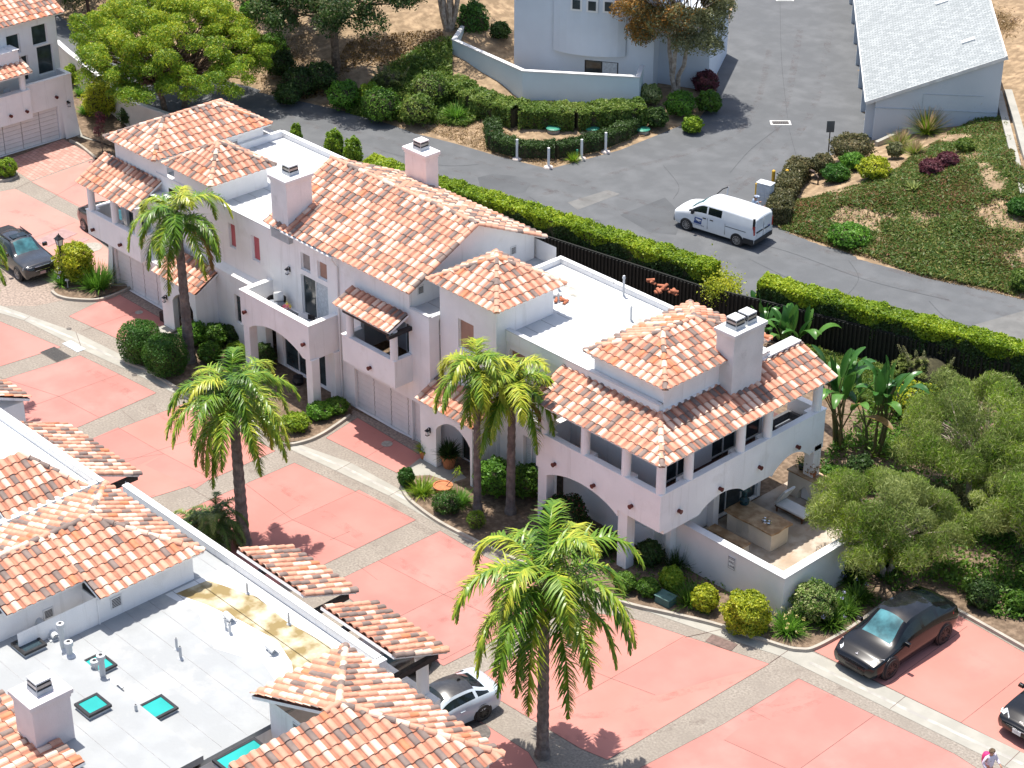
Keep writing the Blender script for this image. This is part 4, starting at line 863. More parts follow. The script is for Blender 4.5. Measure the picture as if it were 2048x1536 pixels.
# planting beds and kerbs
BEDS=[([(108,575),(190,560),(222,575),(232,566),(262,575),(180,597),(140,597),(110,590)],),([(249,712),(300,660),(345,672),(470,640),(520,700),(490,845),(480,845),(370,785)],),
 ([(500,835),(505,800),(560,720),(700,790),(703,826),(650,862),(610,880),(565,885),(520,862)],),
 ([(806,972),(812,952),(860,950),(905,965),(950,950),(1080,940),(1200,1040),(1345,1140),(1560,1240),(1680,1180),(1770,1205),(1690,1262),(1620,1298),(1560,1288),(1440,1248),(1250,1203),(1150,1165),(1075,1135),(960,1083),(880,1042),(830,1008)],),
 ([(1760,1205),(1905,1212),(2048,1292),(2200,1370),(2200,900),(1900,780),(1680,1150)],),([(165,270),(205,285),(320,330),(260,215),(150,170),(140,205)],),([(-30,345),(5,325),(28,345),(30,358),(-10,362)],)]
mb=MB()
for (b_,) in BEDS: gpoly(mb,b_,.07,.07)
tag(mb.build('planting_bed',SOILM),kind='structure')
KR=[[(222,570),(262,572),(205,597),(150,598),(118,592),(104,582)],[(352,660),(262,648) if 0 else (249,712),(300,742),(370,786),(480,847)],[(500,836),(520,862),(565,887),(610,882),(650,864),(700,830)],
 [(807,950),(803,968),(812,990),(832,1010),(880,1044),(960,1085),(1075,1138),(1150,1168),(1250,1205),(1350,1228),(1440,1250),(1560,1290),(1600,1298),(1630,1294),(1690,1262),(1730,1235),(1772,1204)],[(1860,1190),(1905,1214),(2048,1294),(2200,1380)],[(192,316),(160,290),(140,280)],[(-20,362),(10,360),(30,354),(33,346),(26,338)]]
mb=MB()
for k in KR:
    P=[Vector(G(*p,.1)[:2]) for p in k]
    # smooth
    S=[]
    for i in range(len(P)-1):
        p0=P[max(i-1,0)];p1=P[i];p2=P[i+1];p3=P[min(i+2,len(P)-1)]
        for t in np.linspace(0,1,6,endpoint=False): S.append(.5*((2*p1)+(p2-p0)*t+(2*p0-5*p1+4*p2-p3)*t*t+(3*p1-p0-3*p2+p3)*t**3))
    S.append(P[-1]); wd=.085; vs=[];fs=[]
    for i,p in enumerate(S):
        t=(S[min(i+1,len(S)-1)]-S[max(i-1,0)]).normalized(); nn=Vector((-t.y,t.x))*wd
        vs+=[(p.x-nn.x,p.y-nn.y,-.02),(p.x-nn.x*.8,p.y-nn.y*.8,.14),(p.x+nn.x*.8,p.y+nn.y*.8,.14),(p.x+nn.x,p.y+nn.y,-.02)]
        if i: a=4*(i-1); fs+=[(a,a+4,a+5,a+1),(a+1,a+5,a+6,a+2),(a+2,a+6,a+7,a+3)]
    mb.add(vs,fs)
tag(mb.build('kerb',KERBM),kind='structure')
# sub-slabs poured at other times, tyre scuffs, drips
mb=MB()
for q in ([(160,888),(236,855),(328,908),(242,946)],[(328,908),(422,957),(390,978),(290,930)],[(585,1040),(718,980),(832,1040),(712,1097)],[(757,1122),(887,1189),(770,1248),(661,1168)],[(1222,1357),(1370,1275),(1539,1328),(1310,1392)],[(1448,1480),(1597,1362),(1750,1432),(1590,1543)]): gpoly(mb,q,.0078,0)
tag(mb.build('driveway_slab',mat('pink_concrete_patch',(.41,.168,.142),.85,.06,.4,bump=.08,bscale=30,col2=(.445,.19,.16),detail=8)),kind='structure')
SCF=bpy.data.materials.new('scuff'); SCF.use_nodes=True; n=SCF.node_tree.nodes; l=SCF.node_tree.links; g_=n.new('ShaderNodeNewGeometry'); tn=n.new('ShaderNodeTexNoise'); tn.inputs['Scale'].default_value=1.6; tn.inputs['Detail'].default_value=8; tn.inputs['Roughness'].default_value=.7; l.new(g_.outputs['Position'],tn.inputs['Vector'])
rp=n.new('ShaderNodeValToRGB'); rp.color_ramp.elements[0].position=.48; rp.color_ramp.elements[1].position=.75; rp.color_ramp.elements[1].color=(.28,.28,.28,1); l.new(tn.outputs['Fac'],rp.inputs['Fac']); l.new(rp.outputs['Color'],n['Principled BSDF'].inputs['Alpha']); n['Principled BSDF'].inputs['Base Color'].default_value=(.12,.07,.06,1); n['Principled BSDF'].inputs['Roughness'].default_value=.9
def arcstrip(mb,pts,w_,z,zs):
    P=[Vector(G(*p,zs)[:2]) for p in pts]; S=[]
    for i in range(len(P)-1):
        p0=P[max(i-1,0)];p1=P[i];p2=P[i+1];p3=P[min(i+2,len(P)-1)]
        for t in np.linspace(0,1,10,endpoint=False): S.append(.5*((2*p1)+(p2-p0)*t+(2*p0-5*p1+4*p2-p3)*t*t+(3*p1-p0-3*p2+p3)*t**3))
    S.append(P[-1])
    for a,b in zip(S[:-1],S[1:]):
        t=(b-a).normalized(); nn=Vector((-t.y,t.x))*w_/2; mb.add([(*(a-nn),z),(*(b-nn),z),(*(b+nn),z),(*(a+nn),z)],[(0,1,2,3)])
mb=MB()
for ln,w_ in (([(250,700),(420,800),(700,960),(900,1090),(1100,1210)],.5),([(180,740),(360,850),(620,1010),(840,1150),(1010,1270)],.5),([(1000,1420),(1200,1430),(1420,1370),(1640,1330)],.35),([(1040,1470),(1250,1470),(1500,1420),(1720,1365)],.35),([(1480,1440),(1620,1410),(1760,1330),(1830,1260)],.3),([(830,1260),(930,1220),(1000,1160)],.3),([(20,420),(100,450),(190,520)],.4),([(690,905),(745,870),(790,850)],.3)): arcstrip(mb,ln,w_,.0112,0)
tag(mb.build('tyre_scuff',SCF),kind='structure')
mb=MB()
for ln,w_ in (([(560,225),(800,315),(1100,380),(1400,470),(1700,545),(2048,640)],.45),([(600,222),(820,295),(1100,355),(1450,450),(1750,530),(2048,620)],.45),([(1300,470),(1450,380),(1560,240),(1600,60)],.45),([(1360,440),(1500,360),(1620,230),(1660,60)],.45),([(1050,400),(1250,340),(1480,260),(1540,100)],.4)): arcstrip(mb,ln,w_,ZS+.0105,ZS)
tag(mb.build('tyre_scuff',SCF),kind='structure')
mb=MB()
for ln in ([(1560,0),(1566,120),(1572,236)],[(1568,250),(1500,300),(1460,345)],[(1575,255),(1600,330)],[(1420,470),(1560,500),(1740,560),(1900,600)],[(1500,520),(1640,580),(1800,620)],[(1060,395),(1120,430),(1200,440)],[(1330,330),(1360,370),(1345,400)],[(1700,520),(1720,560),(1690,600)],[(1860,600),(1900,640),(1960,655)],[(760,300),(880,330),(960,330)]): arcstrip(mb,[(x+3*math.sin(y*.3),y+2*math.sin(x*.2)) for x,y in ln],.025,ZS+.012,ZS)
tag(mb.build('asphalt_crack',mat('crack_seal',(.06,.063,.068),.8,.2,5)),kind='structure')
mb=MB(); gpoly(mb,[(1985,185),(2008,190),(2052,330),(2052,400),(2030,345)],0,0) if 0 else None
# ---------------------------------------------------------------- vegetation kit
def rn(*s): return RNG.standard_normal(s)
def ru(a,b,s): return RNG.uniform(a,b,s)
def nz3(P,k=1.,sd=0.):
    P=np.asarray(P)*k; return (np.sin(P[:,0]*1.3+sd)*np.sin(P[:,1]*1.7+2*sd+P[:,2])+np.sin(P[:,2]*2.1+P[:,0]*.7+sd)*np.sin(P[:,1]*.9-sd))*.5
def leaves(P,Nr,size,asp=.5,jit=.7,var=.35,drop=0.,ck=1.5,crn=.2):
    n=len(P); d=unit(Nr+jit*rn(n,3)); t=unit(np.cross(d,rn(n,3)))
    if drop: t=unit(t-np.array([0,0,drop])); 
    b=unit(np.cross(d,t)); L=(size*np.clip(1+var*rn(n),.4,2))[:,None]; W=L*asp
    V=np.stack([P-t*L*.5,P+b*W*.5,P+t*L*.5,P-b*W*.5],1).reshape(-1,3)
    r=np.clip(.5+.3*nz3(P,ck,size*50)+crn*rn(n),0,1)
    return V,np.arange(4*n).reshape(-1,4),r
def blades(P,D,L,W,bend=.5,seg=2):
    """strap leaves: from P towards D, bending down; L,W arrays"""
    n=len(P); D=unit(D); side=unit(np.cross(D,np.array([0,0,1.])+.01*rn(n,3))); L=np.broadcast_to(L,(n,))[:,None]; W=np.broadcast_to(W,(n,))[:,None]
    pts=[P]; d=D.copy()
    for k in range(seg): pts.append(pts[-1]+d*L/seg); d=unit(d-np.array([0,0,bend]))
    ws=[1,.85,.15] if seg==2 else [1]+[1-.25*k/seg for k in range(1,seg)]+[.12]
    V=[];Q=[]
    for k,(p,w_) in enumerate(zip(pts,ws)): V+=[p-side*W*w_*.5,p+side*W*w_*.5]
    V=np.stack(V,1); m=V.shape[1]; base=(np.arange(n)*m)[:,None]
    Q=np.concatenate([base+np.array([[2*k,2*k+1,2*k+3,2*k+2]]) for k in range(seg)],0); r=np.tile(np.clip(.5+.25*rn(n),0,1),seg)
    return V.reshape(-1,3),Q,r
def joinv(parts):
    V=[];Q=[];R=[];M_=[];o=0
    for (v,q,r,m) in parts: V.append(v);Q.append(q+o);R.append(r);M_.append(np.full(len(q),m));o+=len(v)
    return np.concatenate(V),np.concatenate(Q),np.concatenate(R),np.concatenate(M_)
def blob(c,rad,k=.8,n=9,m=10,seed=0.):
    """dark twig core: closed lumpy ball as quads"""
    V=[];Q=[]
    for i in range(n+1):
        th=math.pi*(.02+.96*i/n)
        for j in range(m):
            ph=2*math.pi*j/m; u=(math.sin(th)*_c(ph),math.sin(th)*_s(ph),_c(th)); s=k*(1+.08*math.sin(5*ph+3*th+seed)); V.append([c[a]+u[a]*rad[a]*s for a in range(3)])
    for i in range(n):
        for j in range(m): Q.append([i*m+j,(i+1)*m+j,(i+1)*m+(j+1)%m,i*m+(j+1)%m])
    return np.array(V),np.array(Q),np.full(len(Q),.1)
LG=dict(
 yellow=leafmat('leaf_yellow_green',[(0.105,0.165,0.015),(0.39,0.45,0.03),(0.63,0.6,0.045)]),
 limeh=leafmat('leaf_hedge_lime',[(.07,.15,.012),(.24,.36,.02),(.50,.56,.035)]),
 lime=leafmat('leaf_lime',[(0.075,0.165,0.018),(0.195,0.33,0.0225),(0.375,0.465,0.0375)]),
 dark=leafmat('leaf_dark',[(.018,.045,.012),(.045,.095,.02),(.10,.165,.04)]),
 mid=leafmat('leaf_mid',[(.03,.085,.012),(.085,.19,.02),(.19,.31,.04)]),
 bright=leafmat('leaf_bright',[(0.0525,0.135,0.018),(0.12,0.285,0.03),(0.225,0.42,0.045)]),
 clip=leafmat('leaf_clipped',[(0.0225,0.0825,0.015),(0.06,0.165,0.0225),(0.12,0.255,0.0375)]),
 olive=leafmat('leaf_olive',[(0.075,0.09,0.0375),(0.195,0.21,0.09),(0.345,0.33,0.18)]),
 grey=leafmat('leaf_grey_green',[(.10,.14,.03),(.24,.30,.08),(.46,.50,.18)]),
 brownhedge=leafmat('leaf_brown_hedge',[(0.0525,0.06,0.0225),(0.135,0.135,0.0525),(0.255,0.195,0.09)]),
 plum=leafmat('leaf_plum',[(0.075,0.0225,0.03),(0.15,0.045,0.06),(0.24,0.09,0.09)]),
 rust=leafmat('leaf_rust',[(0.09,0.0825,0.03),(0.33,0.18,0.0375),(0.6,0.255,0.045)]),
 bank=leafmat('leaf_bank',[(.06,.12,.02),(.14,.23,.035),(.30,.35,.08)]),
 ice=leafmat('leaf_ice_plant',[(.26,.12,.06),(.13,.17,.035),(.08,.17,.03),(.30,.29,.08)]),
 palm=leafmat('leaf_palm',[(.05,.14,.012),(.16,.28,.02),(.50,.50,.05)],trans=.25,rough=.35),
 palmd=leafmat('leaf_palm_dark',[(0.045,0.09,0.0225),(0.12,0.195,0.045),(0.3,0.33,0.09)],trans=.25,rough=.35),
 banana=leafmat('leaf_banana',[(.025,.085,.02),(.05,.15,.028),(.11,.24,.045)],trans=.25,rough=.3),
 straw=leafmat('leaf_straw',[(.20,.14,.05),(.38,.27,.14),(.52,.38,.28)]),
 var=leafmat('leaf_variegated',[(0.075,0.15,0.03),(0.24,0.33,0.09),(0.63,0.63,0.3)]),
 flowerp=leafmat('petal_lilac',[(.30,.28,.52),(.42,.40,.66),(.62,.62,.8)]),
 flowery=leafmat('petal_yellow',[(.7,.5,.1),(.8,.7,.3),(.8,.75,.5)]),
 dead=leafmat('leaf_dead',[(.10,.06,.02),(.22,.14,.05),(.35,.22,.08)]),
 redl=leafmat('leaf_red',[(0.18,0.045,0.045),(0.33,0.09,0.075),(0.45,0.15,0.135)]))
def ball(name,label,cat,pos,rad,n,size,key,group=None,lump=.11,asp=.55,sq=1.0,low=.0,core=.82,fuzz=.12,key2=None,f2=.0,jit=.7):
    """clipped or loose shrub, one mesh: leaves over a dark core; sq<1 squares it off"""
    pos=Vector(pos); u=unit(rn(n,3)); u[:,2]=np.where(u[:,2]<-.75,-u[:,2],u[:,2])
    if sq<1: s=np.abs(u)**(1/sq if sq else 1); u2=np.sign(u)*np.abs(u)**sq; u2=u2/np.maximum(np.max(np.abs(u2),axis=1,keepdims=True),np.linalg.norm(u2,axis=1,keepdims=True)*.80)
    else: u2=u
    r=1+lump*nz3(u,4.,rad[0]*7)*2+lump*nz3(u,9.,rad[1]*3)
    r=r*(1-np.abs(rn(n))*fuzz); P=u2*r[:,None]*np.array(rad)+np.array([0,0,rad[2]*(1-low)])
    P[:,2]=np.maximum(P[:,2],.02)
    v,q,rr=leaves(P,u,size,asp,jit)
    parts=[(v,q,rr,0)]
    c=blob((0,0,rad[2]*(1-low)),rad,core,seed=rad[0]*9); c[0][:,2]=np.maximum(c[0][:,2],0); parts.append((*c,1))
    ms=[LG[key],TWIG]
    if key2:
        k=RNG.random(n)<f2; mi=np.where(k,2,0); ms.append(LG[key2])
    V,Q,R,M_=joinv(parts)
    if key2: M_[:n]=mi
    o=npmesh(name,V,Q,ms,M_,R); o.location=pos; return tag(o,label,cat,group)
def tuft(name,label,cat,pos,n,L,spread,key,W=.03,bend=.35,group=None,flower=None,nf=0,base=.15,fl=1.15,seg=2):
    a=ru(0,2*math.pi,n); e=ru(.25,1.35,n)
    D=np.stack([np.cos(a)*np.cos(e)*spread,np.sin(a)*np.cos(e)*spread,np.sin(e)],1); P=np.stack([np.cos(a)*base*RNG.random(n),np.sin(a)*base*RNG.random(n),np.zeros(n)],1)
    v,q,r=blades(P,D,L*ru(.6,1.15,n),W,bend,seg); parts=[(v,q,r,0)]; ms=[LG[key]]
    if flower:
        ms.append(LG[flower]); a=ru(0,2*math.pi,nf); e=ru(.5,1.4,nf); D=np.stack([np.cos(a)*np.cos(e),np.sin(a)*np.cos(e),np.sin(e)],1)
        if flower=='straw':
            v,q,r=blades(D*L*.5,D,L*ru(.6,.85,nf),.035,.12); parts.append((v,q,r,1))
        else:
            C_=np.repeat(D*L*fl*ru(.7,1.,nf)[:,None],14,0); o_=unit(rn(len(C_),3)); v,q,r=leaves(C_+o_*.07,o_,.06,.6); parts.append((v,q,r,1))
    V,Q,R,M_=joinv(parts); o=npmesh(name,V,Q,ms,M_,R); o.location=pos; return tag(o,label,cat,group)
def hedge(name,label,pts,w_,h,z,n,size,key,group=None,lump=.08,shadekey=None,sides=1.,zb=None,asp=.6,top=.55,fuzz=.06):
    """clipped hedge along pts (world xy); top and faces of leaves over a twig core"""
    P=[np.array(p[:2],float) for p in pts]; L=np.array([np.linalg.norm(b-a) for a,b in zip(P[:-1],P[1:])]); cum=np.concatenate([[0],np.cumsum(L)]); T=cum[-1]
    s=ru(0,T,n); i=np.clip(np.searchsorted(cum,s)-1,0,len(L)-1); f=(s-cum[i])/L[i]; A=np.array(P); base=A[i]+(A[i+1]-A[i])*f[:,None]; t=unit(A[i+1]-A[i]); nn=np.stack([-t[:,1],t[:,0]],1)
    k=RNG.random(n); q=np.where(k<top,0,np.where(RNG.random(n)<.5,1,-1)); 
    off=np.where(q==0,ru(-1,1,n),q); hh=np.where(q==0,1.,ru(0,1,n)**.8)
    wob=lump*np.sin(s*2.3)+lump*np.sin(s*5.1+1)+lump*.7*np.sin(s*9.7+off*3)
    o3=np.stack([base[:,0]+nn[:,0]*off*w_/2*(1+wob*(q!=0)),base[:,1]+nn[:,1]*off*w_/2*(1+wob*(q!=0)),z+h*hh*(1+wob*(q==0)*.8)],1)
    # rounded shoulders
    edge=(q==0)&(np.abs(off)>.75); o3[edge,2]-=h*.10*(np.abs(off[edge])-.75)/.25
    nr=np.stack([nn[:,0]*off*(q!=0),nn[:,1]*off*(q!=0),(q==0)*1.+.2],1); o3-=nr*np.abs(rn(n))[:,None]*fuzz; o3+=nr*np.clip(rn(n),0,2)[:,None]*fuzz*.6
    e=RNG.random(n)<.05   # end faces
    v,qd,r=leaves(o3,nr,size,asp,.8,ck=.9)
    # core
    m=MB(); 
    off0=Vector((P[0][0],P[0][1],z))
    for a,b in zip(P[:-1],P[1:]):
        tt=(b-a)/np.linalg.norm(b-a); n2=np.array([-tt[1],tt[0]])*w_*.43; a=a+tt*(.08 if a is P[0] else -.02); b=b-tt*(.08 if b is P[-1] else -.02)
        m.prism([tuple(a-n2),tuple(b-n2),tuple(b+n2),tuple(a+n2)],(zb if zb is not None else z),z+h*.93)
    cv=np.array(m.v); cq=[]
    for fc in m.f:
        fc=list(fc); cq.append(fc if len(fc)==4 else fc+[fc[2]])
    cq4=[x for x in cq if len(set(x))==4]
    # end caps of leaves
    ne=int(n*.04); ends=[]
    for p,tt in((P[0],-(P[1]-P[0])),(P[-1],P[-1]-P[-2])):
        tt=unit(tt[None])[0]; n2=np.array([-tt[1],tt[0]]); a=ru(-1,1,ne)*w_/2
        e3=np.stack([p[0]+n2[0]*a,p[1]+n2[1]*a,z+h*ru(0,1,ne)],1); ev=leaves(e3,np.tile([tt[0],tt[1],.2],(ne,1)),size,asp,.8); ends.append((*ev,0))
    top_=[f for f in m.f if len(f)==3]
    V,Q,R,M_=joinv([(v,qd,r,0),(cv,np.array(cq4),np.full(len(cq4),.1),1)]+ends)
    if shadekey: M_[:n]=np.where((q!=0)&(hh<.72+.2*np.sin(s*1.9)),2,0)  # lower side leaves take a darker material: shade of the face painted in
    # close the core top with quads
    tq=[];tv=[]
    V=V-np.array([off0.x,off0.y,off0.z])
    o=npmesh(name,V,Q,[LG[key],TWIG]+([LG[shadekey]] if shadekey else []),M_,R); o.location=off0; return tag(o,label,'hedge',group)
def limb(mb,a,b,r0,r1,seg=5,wob=.15,n=7):
    a=Vector(a);b=Vector(b); L=(b-a).length; pts=[a+(b-a)*(i/seg)+Vector(tuple(rn(3)))*wob*L*.12*(0<i<seg) for i in range(seg+1)]
    mb.tube(pts,[r0+(r1-r0)*i/seg for i in range(seg+1)],n); return pts
def tree(name,label,cat,pos,H,R,cz,n,size,key,nclump=40,rc=.35,trunk=.25,bark=None,group=None,seed=1,flat=.8,key2=None,f2=0.,topkey=False,drop=0.,asp=.45,ntr=1,hollow=.45,low=-.55,lean=(0,0),fill=.25,spread=.35,parts=None):
    """tapered trunk and limbs, crown of leaf clumps through an uneven volume. R = crown radii, cz = crown centre height"""
    global RNG; RNG=np.random.default_rng(seed)
    t=thing(name,label,cat,pos,0,group); R=np.array(R,float); C=np.array([lean[0],lean[1],cz])
    u=unit(rn(nclump*3,3)); u=u[u[:,2]>low][:nclump]; rr=ru(hollow,1.,len(u))**.6; cl=C+u*rr[:,None]*R*(1+.18*nz3(u,3.,seed))[:,None]; rcl=ru(.6,1.25,len(u))*rc*R.mean()
    mb=MB()
    for k in range(ntr):
        a=2*math.pi*k/ntr+seed; b=(.25*trunk*4*_c(a)*(ntr>1),.25*trunk*4*_s(a)*(ntr>1),-.1); fork=(C[0]*.6+spread*R[0]*.5*_c(a)*(ntr>1),C[1]*.6+spread*R[1]*.5*_s(a)*(ntr>1),max(cz-R[2]*.55,cz*.35))
        limb(mb,b,fork,trunk,trunk*.65,6)
        for j in range(k,len(cl),ntr):
            if j%3==0 or ntr>1:
                midp=tuple(Vector(fork).lerp(Vector(cl[j]),.5)+Vector((0,0,.1*R[2]))); limb(mb,fork,midp,trunk*.38,trunk*.2,3,n=5); limb(mb,midp,tuple(cl[j]),trunk*.2,.015,3,n=5)
    mb.build('trunk',bark or BARK,t,world=False)
    per=n//len(cl); Ps=[];Ns=[]; Rr=[]
    for c_,r_ in zip(cl,rcl):
        m=int(per*(r_/(rc*R.mean()))**1.5); d=unit(rn(m,3)); d[:,2]=np.where((d[:,2]<-.3)&(RNG.random(m)<.7),-d[:,2],d[:,2])
        p=c_+d*(r_*ru(.25,1.05,m)**.5)[:,None]*np.array([1,1,flat]); Ps.append(p);Ns.append(unit(d+.5*unit(p-C))); Rr.append(np.full(m,ru(-.12,.12,1)[0]))
    P=np.concatenate(Ps);Nn=np.concatenate(Ns); v,q,r=leaves(P,Nn,size,asp,.8,drop=drop,ck=.8)
    r=np.clip(r+np.concatenate(Rr),0,1); ms=[LG[key]]; mi=np.zeros(len(q),int)
    if key2:
        ms.append(LG[key2])
        if topkey: pr=np.clip((P[:,0]*topkey[0]+P[:,1]*topkey[1]+(P[:,2]-cz)*topkey[2])/R.mean()+f2,0,1)
        else: pr=np.clip(f2+.5*nz3(P,.7,seed),0,1)
        mi=np.where(RNG.random(len(q))<pr,1,0)
    npmesh('crown',v,q,ms,mi,r,parent=t); return t
def palm(label,pos,h,seed,nf=17,L=2.9,key='palm',r0=.19,r1=.14,lean=(0,0),droop=1.,up=.0,group='queen palms along the drive',name='palm_tree',lw=.062,leaf=.85,sh=True,ybias=.32,dead=1):
    rg=np.random.default_rng(seed); t=thing(name,label,'palm tree',pos,0,group)
    top=Vector((lean[0],lean[1],h)); mb=MB(); pts=[];rad=[]
    ns=max(10,int(h*5))
    for i in range(ns+1):
        f=i/ns; pts.append(Vector((lean[0]*f**1.5,lean[1]*f**1.5,h*f-.1*(i==0)))); rad.append((r0+(r1-r0)*f)*(1.12 if i%2 else 1.0)*(1+.35*max(0,1-f*h/.5)))
    mb.tube(pts,rad,10)
    mb.build('trunk',BARKP,t,world=False)
    if sh:
        mb=MB(); mb.tube([top-Vector((0,0,.5)),top-Vector((0,0,.1)),top+Vector((0,0,.25)),top+Vector((0,0,.7))],[r1*1.15,r1*1.7,r1*1.3,r1*.4],10)
        mb.build('boot',mat('palm_boot',(.22,.17,.09),.9,.3,5,bump=.6,bscale=12,col2=(.12,.14,.05)),t,world=False)
    Vs=[]
    for k in range(nf):
        az=k*2.39996+rg.uniform(-.25,.25); el=R_(74-88*(k/(nf-1))**.9*droop+rg.uniform(-8,8))+up; Lf=L*rg.uniform(.85,1.1)*(0.8 if k<3 else 1); ns=26
        p=np.array([lean[0],lean[1],h+.35-.02*k]); d=np.array([_c(az)*_c(el),_s(az)*_c(el),_s(el)]); hor=np.array([-_s(az),_c(az),0.])
        path=[p.copy()]; dirs=[d.copy()]; g=rg.uniform(.11,.175)
        for i in range(ns):
            p=p+d*Lf/ns; d=unit((d-np.array([0,0,g*(.5+1.1*i/ns)]))[None])[0]; path.append(p.copy()); dirs.append(d.copy())
        path=np.array(path);dirs=np.array(dirs)
        # rachis
        w_=.035; Vr=np.stack([path-hor*w_*.6,path+hor*w_*.6],1).reshape(-1,3); Qr=np.array([[2*i,2*i+1,2*i+3,2*i+2] for i in range(ns)]); Vs.append((Vr,Qr,np.full(len(Qr),.55+.2*rg.random()),0))
        m=74; f=np.linspace(.12,.995,m); ix=f*ns; i0=ix.astype(int).clip(0,ns-1); fr_=(ix-i0)[:,None]; bp=path[i0]*(1-fr_)+path[i0+1]*fr_; bd=unit(dirs[i0]); nrm=unit(np.cross(bd,hor))
        ll=leaf*np.sin(np.pi*np.clip(f*.92+.08,0,1))**.55*(1-.35*f)
        for sgn in(-1,1):
            D=hor*sgn*.85+bd*(.35+.6*f)[:,None]+nrm*rg.uniform(-.1,.45,m)[:,None]*(-1 if nrm[0,2]<0 else 1)+.20*rg.standard_normal((m,3))-np.array([0,0,.28])
            v,q,r=blades(bp,D,ll*rg.uniform(.8,1.15,m),lw,.42*droop+.1,2); fy=np.clip(ybias+.2*rg.standard_normal()+.35*np.tile(f,2)+.15*rg.standard_normal(2*m),0,1); Vs.append((v,q,fy,1 if k>=nf-dead else 0))
    V,Q,R,M_=joinv(Vs); npmesh('crown',V,Q,[LG[key],LG['dead']],M_,R,parent=t); return t
def paddle(label,pos,nl,h,seed,name='bird_of_paradise_plant',dead=2,stem=True,group='giant birds of paradise behind the right house',aim=None):
    rg=np.random.default_rng(seed); t=thing(name,label,'plant',pos,0,group); Vs=[];mb=MB()
    nst=max(1,nl//6)
    sx=[(rg.uniform(-.7,.7),rg.uniform(-.7,.7),h*rg.uniform(.12,.42)) for _ in range(nst)]
    if stem:
        for x,y,z in sx: limb(mb,(x*.6,y*.6,-.05),(x,y,z),.10,.07,5,.1)
    for k in range(nl):
        x,y,z=sx[k%nst]; a=k*2.4+rg.uniform(-.4,.4); e=R_(rg.uniform(58,88)); dead_=k<dead
        if dead_: e=R_(rg.uniform(-10,30))
        st=h*rg.uniform(.26,.46); d=np.array([_c(a)*_c(e),_s(a)*_c(e),_s(e)]); p=np.array([x,y,z if stem else .0]); q=p+d*st; 
        if stem: limb(mb,tuple(p),tuple(q),.035,.022,2,.02,5)
        L=h*rg.uniform(.30,.42); W=L*rg.uniform(.26,.33); ns=8; hor=np.array([-_s(a),_c(a),0.]); c=[];dd=d.copy();pp=q.copy()
        for i in range(ns+1):
            c.append(pp.copy()); pp=pp+dd*L/ns; dd=unit((dd-np.array([0,0,.10+.10*(k%3)]))[None])[0]
        c=np.array(c); f=np.linspace(0,1,ns+1); wd=(W*np.sin(np.pi*np.clip(f*.93+.05,0,1))**.6)[:,None]
        nup=unit(np.cross(dd[None],hor[None]))[0]; nup=nup if nup[2]>0 else -nup
        V=np.stack([c-hor*wd*.5+nup*wd*.16,c-hor*wd*.25+nup*wd*.05,c,c+hor*wd*.25+nup*wd*.05,c+hor*wd*.5+nup*wd*.16],1).reshape(-1,3)
        Q=[]
        for i in range(ns):
            for j in range(4):
                if rg.random()<.06 and j in(0,3): continue
                Q.append([5*i+j,5*i+j+1,5*i+5+j+1,5*i+5+j])
        Vs.append((V,np.array(Q),np.clip(.45+.25*rg.standard_normal()+.06*rg.standard_normal(len(Q)),0,1),1 if dead_ else 0))
    if mb.v: mb.build('stem',mat('paddle_stem',(.20,.15,.07),.8,.3,6,col2=(.10,.13,.04)),t,world=False)
    V,Q,R,M_=joinv(Vs); npmesh('leaves',V,Q,[LG['banana'],LG['dead']],M_,R,parent=t); return t
def cover(name,label,poly,n,size,key,h=.12,world=None,density=None,up=.6,asp=.5,kind='stuff',key2=None):
    """low ground cover scattered over a polygon given by sight points; one mass nobody could count"""
    W=[GT(*p)[:2] for p in poly] if world is None else world; A=np.array(W); mn=A.min(0);mx=A.max(0); P=np.stack([ru(mn[0],mx[0],n*3),ru(mn[1],mx[1],n*3)],1); P=P[inside(P,[tuple(a) for a in W])]
    if density is not None: P=P[RNG.random(len(P))<density(P)]
    P=P[:n]; ny_=np.array([nearY(x) for x in P[:,0]]); z=np.where(P[:,1]<ny_,.06,hill(P)); k=1+.8*nz3(np.c_[P,z],1.1); P3=np.c_[P,z+h*RNG.random(len(P))*np.clip(k,.3,2)]
    v,q,r=leaves(P3,np.tile([0,0,1.],(len(P3),1)),size,asp,up,ck=.6,crn=.25); o=npmesh(name,v,q,[LG[key]],None,r); tag(o,kind=kind); 
    return o
# ---------------------------------------------------------------- planting
def mpp(p): return float(np.linalg.norm(np.array(p)-CAM))/F
def pb(cx,cy,rpx,sq=1.,ground=.07,upper=False):
    """position and radii of a rounded shrub seen centred at (cx,cy)"""
    z=ground
    if upper:
        g=GT(cx,cy+rpx*.8); z=g.z
    r=rpx*mpp(G(cx,cy,z+1)); rz=r*sq; p=G(cx,cy,z+rz*.95); return (p[0],p[1],z),(r,r,rz)
def B(x,y,z=.07): return Vector(G(x,y,z))
def shrub(label,cx,cy,rpx,n,size,key,sq=1.,name='shrub',cat='shrub',group=None,upper=False,**kw):
    p,r=pb(cx,cy,rpx,sq,upper=upper); return ball(name,label,cat,p,r,n,size,key,group,**kw)
